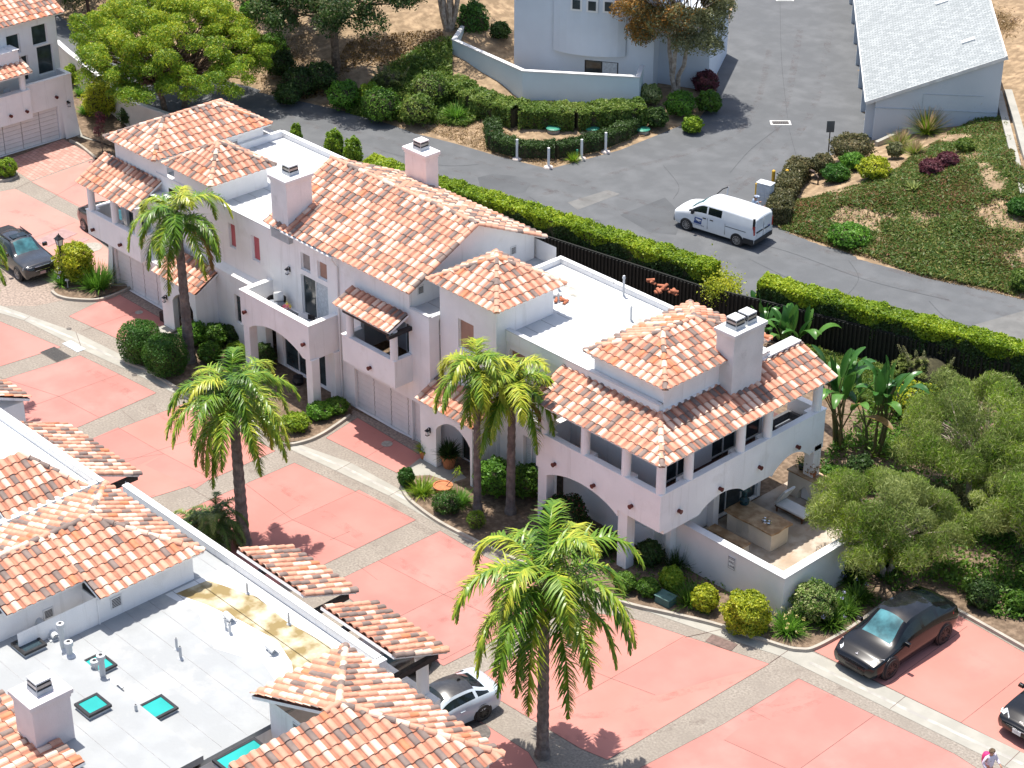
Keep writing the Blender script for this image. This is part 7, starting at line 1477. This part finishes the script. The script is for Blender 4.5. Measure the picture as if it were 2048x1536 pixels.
cover_plate(948,1466,.62,'manhole_cover','dark round manhole cover beside the pale coupe',IRON); cover_plate(1443,1286,1.15,'utility_plate','brown rectangular plate in the margin below the kerb',mat('plate_brown',(.15,.10,.085),.8,.2,6),.55,R_(12)); cover_plate(1148,1228,1.2,'utility_plate','brown plate in the paving under the nearest palm crown',mat('plate_brown',(.15,.10,.085),.8,.2,6),1.0,R_(5)); cover_plate(148,693,1.3,'utility_plate','pale blue grey plate across the gutter strip',mat('plate_pale',(.46,.50,.54),.8,.1,4),.5,R_(2))
p=G(111,709); t=thing('drain_grate','black rectangular drain grate in the aggregate band at the left','drain',(p[0],p[1],.012),R_(92)); mb=MB(); mb.box(-.42,.42,-.72,.72,0,.012); mb.build('frame',IRON,t,world=False); mb=MB()
for k in range(14): mb.box(-.38,.38,-.66+k*.098,-.60+k*.098,.012,.02)
mb.build('grate',mat('grate_black',(.035,.035,.035),.7,.2,6),t,world=False)
# ---- patio of the right house
mb=MB(); mb.sheet([(.2,2.2),(6.7,2.2),(6.7,9.6),(3.5,10.2),(.2,10.4)],.03); tag(mb.build('patio_floor',mat('patio_paving',(.42,.34,.26),.8,.2,1.6,bump=.2,bscale=8,col2=(.52,.47,.40),col3=(.33,.22,.14),scale3=.8,mask3=(.5,.7))),kind='structure')
mb=MB(); wallrun(mb,[(.75,2.05),(6.66,2.05),(6.66,9.3)],-.05,2.05,.3,.08); 
for x in(.8,1.9): pass
t=mb.build('patio_wall',[mat('wall_stucco_white',(.76,.74,.73),.9,.03,1,bump=.25,bscale=20),CAPW]); tag(t,'white stucco patio wall with a fire lane sign, below the corner balcony','wall')
mb=MB(); mb.box(.8,1.05,1.55,1.95,0,2.6); mb.build('pilaster',STUCCO,t)
sp=onw=None
sg=thing('fire_lane_sign','small white no parking fire lane sign on the patio wall','sign',(4.12,1.87,1.45)); mb=MB(); mb.box(-.17,.17,-.02,.02,-.28,.28); mb.build('plate',mat('sign_white',(.78,.78,.77),.5,.03,3),sg,world=False)
mtx=lambda z: Matrix.Translation((0,-.024,z))@Matrix.Rotation(R_(90),4,'X')
dk=mat('sign_ink',(.12,.10,.12),.6)
text('NO PARKING',.05,sg,mtx(.17),dk); text('FIRE',.14,sg,mtx(-.02),dk); text('LANE',.14,sg,mtx(-.2),dk)
mb=MB()
for a in((-.17,.17,.268,.28),(-.17,.17,-.28,-.268),(-.17,-.158,-.268,.268),(.158,.17,-.268,.268)): mb.box(a[0],a[1],-.026,-.02,a[2],a[3])
mb.box(-.15,.15,-.026,-.02,.235,.255); mb.build('sign_border',dk,sg,world=False)
t=thing('outdoor_kitchen','long outdoor kitchen counter with a rough stone top on the patio','counter',(2.15,5.85,0)); mb=MB(); mb.box(-1.25,1.2,-.55,.55,0,.92); mb.build('base',mat('cream_stucco',(.68,.62,.52),.9,.05,1.5),t,world=False)
mb=MB(); rg=np.random.default_rng(5); pl=[(-1.36,-.66),(-.6,-.70),(.2,-.66),(1.3,-.69),(1.36,-.3),(1.30,.2),(1.35,.64),(.5,.70),(-.4,.66),(-1.34,.69)]; mb.prism(pl,.92,1.0); mb.build('counter_top',STONE,t,world=False)
for x in(-.55,-.2): mb=MB(); mb.box(x-.16,x+.16,-.57,-.55,.15,.8); mb.build('cupboard_door',mat('cream_door',(.62,.57,.48),.7),t,world=False)
mb=MB(); mb.lathe((.45,-.05,1.0),[(.20,0),(.2,.02),(.02,.03)],16); mb.build('hob',CHROME,t,world=False)
for k,(x,y) in enumerate(((2.55,5.78),(2.82,5.72))): mb=MB(); mb.lathe((0,0,0),[(.08,0),(.12,.05),(.10,.09),(.02,.10)],12); solo_at(mb,'steel_bowl',CHROME,['small steel bowl on the stone counter, the left one','small steel bowl on the stone counter, the right one'][k],'bowl',(x,y,1.03),group='bowls on the counter')
mb=MB(); mb.lathe((0,0,0),[(.20,0),(.22,.2),(.10,.34),(.13,.6),(.26,.7),(.22,.85),(.05,.95)],14); solo_at(mb,'vase',mat('dark_teal_glaze',(.02,.06,.07),.25,.3,5),'dark teal urn standing on the stone counter','vase',(1.05,6.2,1.0))
t=thing('stone_bench','low cream bench with a stone slab seat before the kitchen counter','bench',(1.75,4.45,0)); mb=MB(); mb.box(-.95,.95,-.22,.22,0,.42); mb.build('base',mat('cream_stucco',(.68,.62,.52),.9),t,world=False); mb=MB(); mb.box(-1.02,1.02,-.27,.27,.42,.49); mb.build('seat',STONE,t,world=False,bevel=.02)
p,r=(2.55,3.2,0),(.45,.45,.5); ball('shrub','small yellow green shrub inside the patio wall','shrub',p,r,2500,.10,'yellow')
t=thing('sun_lounger','white cushioned sun lounger with its back raised, on the patio','sun lounger',(2.1,8.25,0)); mb=MB(); mb.box(-.75,.85,-.34,.34,.24,.30)
for x in(-.65,.75):
    for y in(-.3,.3): mb.box(x-.03,x+.03,y-.03,y+.03,0,.24)
mb.build('frame',WOOD,t,world=False); mb=MB(); mb.box(-.68,.86,-.35,.35,.30,.42); mb.build('seat_cushion',CUSH,t,world=False,bevel=.04)
mb=MB(); mb.xf=Matrix.Translation((-.7,0,.36))@Matrix.Rotation(R_(32),4,'Y'); mb.box(-.12,.0,-.35,.35,0,.95); mb.build('back_cushion',CUSH,t,world=False,bevel=.04)
t=thing('patio_fireplace','cream outdoor fireplace with an arched hearth at the end of the patio','fireplace',(1.75,9.75,0)); mb=MB(); extr(mb,'y-',-.35,[(-.95,0),(-.35,0)]+[(-.35+.7*k/8,.35+.38*math.sin(math.pi*k/8)) for k in range(9)]+[(.35,0),(1.2,0),(1.2,1.2),(-.95,1.2)],0,.7); mb.build('body',mat('cream_stucco',(.68,.62,.52),.9),t,world=False); mb=MB(); mb.box(-.3,.3,-.2,.3,0,.05); mb.box(-.34,.34,.1,.3,0,.7); mb.build('hearth',mat('soot',(.03,.02,.018),.9),t,world=False); mb=MB(); mb.box(-1.02,1.27,-.42,.42,1.2,1.27); mb.build('mantel',STONE,t,world=False,bevel=.02)
for k,(x,y,l) in enumerate(((1.9,9.7,'orange potted flowers on the fireplace mantel'),(1.2,9.8,'small dark pot on the fireplace mantel'))):
    t=thing('flower_pot',l,'pot',(x,y,1.27)); mb=MB(); mb.lathe((0,0,0),[(.12,0),(.17,.22),(.15,.22)],12); mb.build('pot',TERRACOTTA if k==0 else DARKMETAL,t,world=False)
    P=rn(260,3)*np.array([.14,.14,.14])+np.array([0,0,.38]); v,q,r=leaves(P,rn(260,3),.07,.6); npmesh('flowers',v,q,[LG['rust'] if k==0 else LG['mid']],None,r,parent=t)
# upper balcony furniture
t=thing('outdoor_sofa','dark grey outdoor sofa with blue grey cushions at the far end of the balcony','sofa',(1.0,9.1,3.2)); mb=MB(); mb.box(-.7,.65,-.5,.65,0,.22); mb.box(-.75,-.6,-.5,.65,.22,.7); mb.box(-.6,.65,.52,.66,.22,.7); mb.build('frame',mat('grey_wicker',(.10,.10,.105),.9,.3,20),t,world=False)
mb=MB(); mb.box(-.58,.64,-.48,.5,.22,.40); mb.build('seat_cushion',GREYCUSH,t,world=False,bevel=.04); mb=MB(); mb.xf=Matrix.Translation((.35,.35,.42))@Matrix.Rotation(R_(-25),4,'X'); mb.box(-.28,.28,-.08,.08,0,.5); mb.build('back_cushion',GREYCUSH,t,world=False,bevel=.05)
mb=MB(); mb.xf=Matrix.Rotation(R_(25),4,'X'); mb.box(-.22,.22,-.07,.07,0,.42); solo_at(mb,'throw_pillow',mat('striped_pillow',(.32,.34,.38),.9,.4,14),'striped pillow leaning on the balcony sofa','pillow',(1.25,8.85,3.62),R_(40),bevel=.05)
t=thing('round_table','small round white table on the shaded right balcony','table',(-2.9,.75,3.2)); mb=MB(); mb.lathe((0,0,.62),[(.32,0),(.34,.02),(.32,.04)],20); mb.build('table_top',WHITE,t,world=False); mb=MB(); mb.tube([(0,0,0),(0,0,.62)],.04,8); mb.lathe((0,0,0),[(.2,0),(.05,.05)],12); mb.build('leg',WHITE,t,world=False)
mb=MB(); mb.cbox((0,0,0),(.5,.5,.45)); solo_at(mb,'side_table',mat('orange_wood',(.42,.16,.06),.6,.2,5),'small orange wooden table in the corner of the right balcony','table',(-4.1,.95,3.2),bevel=.02)
# chairs and table on the arched balcony
def wchair(label,p,rz):
    t=thing('wicker_chair',label,'chair',p,rz,'dark wicker chairs on the arched balcony'); wk=mat('dark_wicker',(.03,.025,.025),.8,.3,20)
    mb=MB(); mb.box(-.38,.38,-.38,.36,.0,.34); mb.build('base',wk,t,world=False,bevel=.05)
    mb=MB(); mb.lathe((0,0,0),[(.44,.30),(.47,.62),(.44,.62),(.40,.30)],20,cap=False); bm=None; 
    k=[i for i,f in enumerate(mb.f) if sum(mb.v[j][1] for j in f)/4<-.18]; mb.m=[m for i,m in enumerate(mb.m) if i not in k]; mb.f=[f for i,f in enumerate(mb.f) if i not in k]; mb.build('backrest',wk,t,world=False)
    mb=MB(); mb.box(-.33,.33,-.34,.3,.34,.44); mb.build('seat_cushion',GREYCUSH,t,world=False,bevel=.04); return t
wchair('dark wicker chair with a white pillow at the back of the arched balcony',(-22.9,-.25,3.58),R_(60)); wchair('dark wicker chair nearest the balcony front, empty',(-20.3,-.55,3.58),R_(-70))
mb=MB(); mb.xf=Matrix.Rotation(R_(-20),4,'X'); mb.box(-.24,.24,-.07,.07,0,.46); solo_at(mb,'pillow',CUSH,'white pillow on the wicker chair','pillow',(-22.85,-.15,4.02),R_(60),bevel=.06)
t=thing('low_table','low glass table with flowers between the wicker chairs','table',(-21.6,-.55,3.58)); mb=MB(); mb.box(-.4,.4,-.3,.3,.40,.43); mb.build('table_top',mat('grey_glass',(.12,.13,.14),.15),t,world=False)
for x in(-.35,.35):
    for y in(-.25,.25): mb=MB(); mb.box(x-.02,x+.02,y-.02,y+.02,0,.40); mb.build('leg',DARKMETAL,t,world=False)
t=thing('flower_vase','grey vase with pink and yellow blooms on the low table','vase',(-21.75,-.55,4.01)); mb=MB(); mb.lathe((0,0,0),[(.06,0),(.08,.1),(.07,.2)],10); mb.build('vase',mat('vase_grey',(.3,.33,.36),.5),t,world=False)
P=np.concatenate([rn(60,3)*.045+np.array(c) for c in((.1,0,.32),(-.06,.08,.34),(-.02,-.1,.33),(.12,.12,.30))]); c_=[1,0,1,0]
fl=leafmat('petal_mix',[(.55,.12,.22),(.6,.2,.25),(.62,.5,.06),(.6,.55,.08)]); v,q,r=leaves(P,rn(240,3),.05,.8); r=np.repeat([.05,.95,.1,.9],60); npmesh('blooms',v,q,[fl],None,r,parent=t)
# pots by the middle porch
def potted(label,p,R,hh,key,n,L_,kind='tuft',flower=None):
    t=thing('potted_plant',label,'potted plant',p); mb=MB(); mb.lathe((0,0,0),[(R*.65,0),(R*.95,hh*.85),(R*1.06,hh*.86),(R*1.06,hh),(R*.9,hh),(R*.88,hh*.9),(.01,hh*.9)],18); mb.build('pot',TERRACOTTA,t,world=False)
    if n:
        a=ru(0,6.3,n); e=ru(.2,1.4,n); D=np.stack([np.cos(a)*np.cos(e),np.sin(a)*np.cos(e),np.sin(e)],1); v,q,r=blades(np.tile([0,0,hh*.9],(n,1))+D*R*.3,D,L_*ru(.6,1.1,n),.04,.3); npmesh('leaves',v,q,[LG[key]],None,r,parent=t)
    return t
potted('terracotta pot with yellow green leaves left of the middle porch pillar',B(848,916,.02),.22,.42,'lime',160,.5); potted('large terracotta pot with a dark leafy plant inside the middle porch',B(898,934,.02),.36,.62,'dark',420,.75)
t=potted('wide shallow terracotta bowl on the bed edge with a thin bare stem',B(886,984,.07),.42,.36,'lime',0,.3); mb=MB(); mb.tube([(.1,.1,.3),(.4,.3,.8),(.62,.42,1.05)],.02,5); mb.tube([(.4,.3,.8),(.42,.5,1.15)],.015,5); mb.build('stem',BARK,t,world=False); P=np.concatenate([rn(30,3)*.07+np.array(c) for c in((.62,.42,1.08),(.42,.5,1.18),(.5,.35,.9))]); v,q,r=leaves(P,rn(90,3),.08,.5); npmesh('leaves',v,q,[LG['lime']],None,r,parent=t)
mb=MB(); mb.lathe((0,0,0),[(.22,0),(.30,.2),(.24,.38),(.24,.42)],14); solo_at(mb,'planter_pot',DARKMETAL,'dark pot in the shade under the arched balcony','pot',(-21.6,-.2,.05))
mb=MB(); mb.cbox((0,0,0),(.5,.4,.5)); solo_at(mb,'storage_box',mat('dark_brown_box',(.03,.02,.02),.7),'dark box beside the left porch pillar','box',(-31.5,-1.0,.02),bevel=.02)
# broken roof tiles lying on the flat roof
for k,(x,y) in enumerate(((1303,566),(1325,577),(1316,585),(1348,586),(1119,602),(1130,602))):
    p=G(x,y,7.02); rg=np.random.default_rng(k+200); bmm=MB()
    for j in range(4 if k<4 else 2):
        mb2=MB(); c=Vector((rg.uniform(-.14,.14),rg.uniform(-.14,.14),.02+.05*j)); d=Vector((_c(j*1.3+k),_s(j*1.3+k),.02)); caps(bmm,c-d*.16,c+d*.16,rg,r=.08,lift=.02)
    solo_at(bmm,'broken_tile_pile',[mat('wet_terracotta',(.36,.12,.06),.8,.2,5)]*4,['pile of broken tiles by the rear parapet, leftmost','pile of broken tiles by the rear parapet, second','small pile of broken tiles before the rear parapet','pile of broken tiles by the rear parapet, rightmost','broken tile beside the small tower, left one','broken tile beside the small tower, right one'][k],'roof tiles',p,group='broken tiles on the flat roof')
# blue house patio table set
p=G(1005,108,2.0); t=thing('round_table','round white table on the blue house patio','table',p); mb=MB(); mb.lathe((0,0,.70),[(.55,0),(.57,.02),(.55,.04)],22); mb.build('table_top',WHITE,t,world=False); mb=MB()
for a in(0,2.1,4.2): mb.tube([(.35*_c(a),.35*_s(a),0),(.1*_c(a),.1*_s(a),.70)],.02,6)
mb.build('leg',WHITE,t,world=False)
for k,(dx,dy,rz) in enumerate(((-.8,-.1,R_(90)),(.35,.75,R_(-25)))):
    t=thing('garden_chair',['pale garden chair at the left of the round table','pale garden chair behind the round table'][k],'chair',(p[0]+dx,p[1]+dy,p[2]),rz,'chairs at the round white table'); m_=mat('cream_metal',(.60,.52,.42),.5)
    mb=MB(); mb.lathe((0,0,.42),[(.21,0),(.22,.02),(.2,.04)],14); mb.build('seat',m_,t,world=False); mb=MB(); mb.tube([(-.2,.18,.44),(-.22,.24,.8),(-.1,.26,.95),(.1,.26,.95),(.22,.24,.8),(.2,.18,.44)],.02,6); mb.tube([(0,.26,.95),(0,.2,.44)],.015,5); mb.build('backrest',m_,t,world=False)
    for x,y in((-.16,-.14),(.16,-.14),(-.16,.16),(.16,.16)): mb=MB(); mb.tube([(x,y,.42),(x*1.2,y*1.2,0)],.018,5); mb.build('leg',m_,t,world=False)
mb=MB(); c=[G(908,78,3.2)]; 
# far terrace chair
t=thing('terrace_chair','pale round backed chair on the far townhouse balcony','chair',(-56.3,5.35,2.8)); mb=MB(); mb.lathe((0,0,.4),[(.22,0),(.22,.04)],12); mb.build('seat',CURT,t,world=False); mb=MB(); mb.xf=Matrix.Translation((-.2,0,.85))@Matrix.Rotation(R_(80),4,'Y'); mb.lathe((0,0,0),[(.26,-.02),(.26,.02)],16); mb.build('backrest',CURT,t,world=False)
for x,y in((-.15,-.15),(.15,-.15),(-.15,.15),(.15,.15)): mb=MB(); mb.tube([(x,y,.4),(x*1.1,y*1.1,0)],.015,5); mb.build('leg',CURT,t,world=False)
mb=MB(); mb.box(-.5,.5,-.6,.6,0,.55); solo_at(mb,'planter_box',mat('dark_planter',(.05,.06,.055),.7,.3,5),'dark planter box on the far townhouse terrace','planter',(-56.9,8.0,2.8),bevel=.03)
# ---------------------------------------------------------------- people
def skin(name,chain,parent,m,sub=2):
    """chain: list of (polyline points, radii); all polylines are joined where they share a point; grown with the Skin modifier"""
    vs=[];rs=[];es=[];ix={}
    for pts,rad in chain:
        prev=None
        for p,r in zip(pts,rad):
            k=tuple(round(c,4) for c in p)
            if k not in ix: ix[k]=len(vs); vs.append(p); rs.append(r)
            i=ix[k]
            if prev is not None and prev!=i: es.append((prev,i))
            prev=i
    me=bpy.data.meshes.new(name); me.from_pydata(vs,es,[]); o=bpy.data.objects.new(name,me); COL.objects.link(o); o.parent=parent
    o.modifiers.new('s','SKIN'); 
    if not me.skin_vertices: bpy.context.view_layer.objects.active=o; 
    sv=me.skin_vertices[0].data if me.skin_vertices else None
    if sv is None:
        bpy.context.view_layer.objects.active=o; o.select_set(True); bpy.ops.mesh.customdata_skin_add(); sv=me.skin_vertices[0].data
    for i,r in enumerate(rs): rr=r if hasattr(r,'__len__') else (r,r); sv[i].radius=rr
    sv[0].use_root=True
    s=o.modifiers.new('d','SUBSURF'); s.levels=sub; s.render_levels=sub; 
    dg=bpy.context.evaluated_depsgraph_get(); dg.update(); me2=bpy.data.meshes.new_from_object(o.evaluated_get(dg)); o.modifiers.clear(); o.data=me2; me2.materials.clear(); me2.materials.append(m); me2.polygons.foreach_set('use_smooth',[True]*len(me2.polygons)); return o
SKIN=mat('skin',(.46,.24,.16),.6,.08,12)
def person(label,pos,rz,H,top,legs,hair,arms,step=.12,cap=None,lean=.0,shoe=DARKMETAL):
    """facing +x before rz; arms = [(elbow,wrist) left,right] in units of height"""
    t=thing('person',label,'person',pos,rz); s=H
    hip=(0,0,.52*s); ch=(lean*s*.5,0,.72*s); nk=(lean*s,0,.83*s); hd=(lean*s+.02*s,0,.90*s); hd2=(lean*s+.015*s,0,.955*s)
    chain=[([hip,(lean*s*.25,0,.62*s),ch,nk,(lean*s+.01*s,0,.865*s),hd,hd2],[(.075*s,.095*s),(.065*s,.085*s),(.075*s,.105*s),(.033*s,.036*s),.034*s,(.058*s,.05*s),(.05*s,.044*s)])]
    for sg,(el,wr) in zip((1,-1),arms):
        sh=(ch[0],sg*.115*s,.80*s); e=(el[0]*s,sg*el[1]*s,el[2]*s); w_=(wr[0]*s,sg*wr[1]*s,wr[2]*s); d=(Vector(w_)-Vector(e)).normalized(); pm=Vector(w_)+d*.035*s; pm2=pm+d*.02*s
        chain.append(([ch,sh,e,w_,tuple(pm)],[(.075*s,.105*s),.036*s,.026*s,.018*s,(.012*s,.02*s)]))
        for k in range(4):
            o_=Vector((0,0,1)).cross(d); o_=o_.normalized() if o_.length>.1 else Vector((1,0,0)); b=pm+o_*(.018*s*(k-1.5)/1.5); L=(.045,.052,.048,.038)[k]*s; c1=b+d*L*.55; c2=c1+(d*.7+Vector((0,0,-.6))).normalized()*L*.5; chain.append(([tuple(pm),tuple(b),tuple(c1),tuple(c2)],[(.012*s,.02*s),.006*s,.0055*s,.0045*s]))
        th=pm-d*.02*s+Vector((.02*s,-sg*.012*s,.0)); chain.append(([tuple(pm),tuple(th),tuple(th+d*.028*s)],[(.012*s,.02*s),.0065*s,.005*s]))
    for sg in(1,-1):
        f=sg*step*s; kn=(f*.6+.02*s,sg*.052*s,.285*s); an=(f-.01*s,sg*.055*s,.045*s); chain.append(([hip,(0,sg*.05*s,.49*s),kn,an,(f+.07*s,sg*.06*s,.02*s)],[(.075*s,.095*s),.058*s,.036*s,.024*s,.02*s]))
    skin('body',chain,t,SKIN)
    # clothing follows the body
    cl=[([hip,(lean*s*.25,0,.62*s),ch,(lean*s*.9,0,.815*s)],[(.085*s,.105*s),(.078*s,.097*s),(.085*s,.115*s),(.045*s,.05*s)])]
    for sg,(el,wr) in zip((1,-1),arms): 
        e=(el[0]*s,sg*el[1]*s,el[2]*s); w_=(wr[0]*s,sg*wr[1]*s,wr[2]*s); w2=tuple(Vector(e).lerp(Vector(w_),.93)); cl.append(([ch,(ch[0],sg*.115*s,.80*s),e,w2],[(.085*s,.115*s),.046*s,.036*s,.027*s]))
    skin('top',cl,t,top)
    cl=[([(0,0,.545*s),(0,0,.50*s)],[(.085*s,.104*s),(.08*s,.1*s)])]
    for sg in(1,-1): f=sg*step*s; cl.append(([(0,0,.50*s),(0,sg*.052*s,.47*s),(f*.6+.02*s,sg*.052*s,.285*s),(f-.01*s,sg*.055*s,.08*s)],[(.08*s,.1*s),.066*s,.045*s,.034*s]))
    skin('trousers',cl,t,legs)
    for sg in(1,-1): f=sg*step*s; mb=MB(); mb.cbox((f+.03*s,sg*.058*s,0),(.15*s,.055*s,.04*s),0,0,.85); mb.build('shoe',shoe,t,world=False,bevel=.01)
    # face and hair
    hx=hd[0]; fz=.925*s; mb=MB()
    mb.add([(hx+.054*s,-.008*s,fz-.005*s),(hx+.054*s,.008*s,fz-.005*s),(hx+.07*s,0,fz-.028*s),(hx+.054*s,0,fz-.034*s)],[(0,2,1),(0,3,2),(1,2,3)]); mb.build('nose',SKIN,t,world=False)
    for sg in(1,-1): 
        mb=MB(); mb.lathe((hx+.052*s,sg*.018*s,fz),[(.001,-.006*s),(.007*s,0),(.001,.006*s)],8); mb.build('eye',DARKMETAL,t,world=False)
        mb=MB(); mb.lathe((hx,sg*.05*s,fz-.02*s),[(.004*s,-.018*s),(.012*s,0),(.004*s,.018*s)],8); mb.build('ear',SKIN,t,world=False)
    mb=MB(); mb.box(hx+.05*s,hx+.058*s,-.014*s,.014*s,fz-.052*s,fz-.047*s); mb.build('mouth',mat('lips',(.35,.12,.10),.5),t,world=False)
    n=900; u=unit(rn(n,3)); u=u[(u[:,2]>-.35)&((u[:,0]<.35)|(u[:,2]>.55))]; c=np.array([hx-.004*s,0,.93*s]); P=c+u*np.array([.066,.058,.064])*s; v,q,r=leaves(P,u,.035*s,.6,.25); b=blob(tuple(c+np.array([-.008*s,0,.006*s])),(.062*s,.056*s,.060*s),1.0); V,Q,R2,M_=joinv([(v,q,r,0),(*b,1)]); 
    keep=np.ones(len(Q),bool); 
    for i in range(len(v)//4,len(Q)): 
        cc=V[Q[i]].mean(0)-c
        if cc[0]>.02*s and cc[2]<.035*s: keep[i]=False
        if cc[2]<-.03*s and cc[0]>-.01*s: keep[i]=False
    npmesh('hair',V,Q[keep],[hair,mat('hair_base',(.10,.065,.04),.8)],M_[keep],R2[keep],parent=t)
    if cap:
        mb=MB(); mb.lathe((hx-.003*s,0,.945*s),[(.068*s,-.015*s),(.068*s,.01*s),(.055*s,.035*s),(.03*s,.048*s),(.002,.052*s)],16); mb.box(hx+.04*s,hx+.12*s,-.045*s,.045*s,.935*s,.942*s); mb.build('cap',cap,t,world=False)
    return t
HAIR=leafmat('hair_brown',[(.09,.055,.03),(.20,.13,.075),(.30,.21,.13)],trans=.05)
PINKC=mat('pink_fabric',(.55,.03,.16),.7,.1,8)
# walking child at the lower right corner, carrying a pink bag on the back
p=Vector(G(1982,1503,1.56)); t=person('walker with short brown hair in a pale lilac hoodie at the lower right corner','' or (p.x,p.y,0),R_(-10),1.72,mat('lilac_fabric',(.62,.57,.66),.85,.06,6),mat('dark_leggings',(.05,.045,.06),.8),HAIR,[((.04,.17,.66),(.16,.15,.60)),((-.02,.17,.66),(.10,.16,.57))],.14,lean=.02)
ppos=Vector(t.location); 
mb=MB(); mb.xf=None; mb.lathe((0,0,0),[(.06,-.22),(.14,-.2),(.16,-.05),(.16,.1),(.12,.22),(.03,.26)],14); bk=solo_at(mb,'backpack',PINKC,'bright pink bag on the back of the walker in lilac','bag',(ppos.x+_c(R_(-10))*-.17,ppos.y+_s(R_(-10))*-.17,1.15),R_(-10),smooth=True)
mb=MB()
for sg in(-1,1): mb.tube([(.06,sg*.09,.2),(.2,sg*.10,.24),(.30,sg*.09,.1),(.22,sg*.11,-.16),(.04,sg*.1,-.18)],.016,6)
mb.build('strap',DARKMETAL,bk,world=False)
# mail carrier behind the van
p=Vector(G(1511,393,ZS+1.66)); person('mail carrier in a blue cap standing at the grey mail boxes behind the white van',(p.x,p.y,ZS),R_(75),1.75,mat('postal_blue',(.25,.32,.42),.8,.08,6),mat('navy_cloth',(.02,.03,.06),.8),HAIR,[((.10,.17,.62),(.24,.12,.66)),((.08,.17,.62),(.22,.14,.62))],.05,cap=mat('blue_cap',(.42,.48,.60),.7))
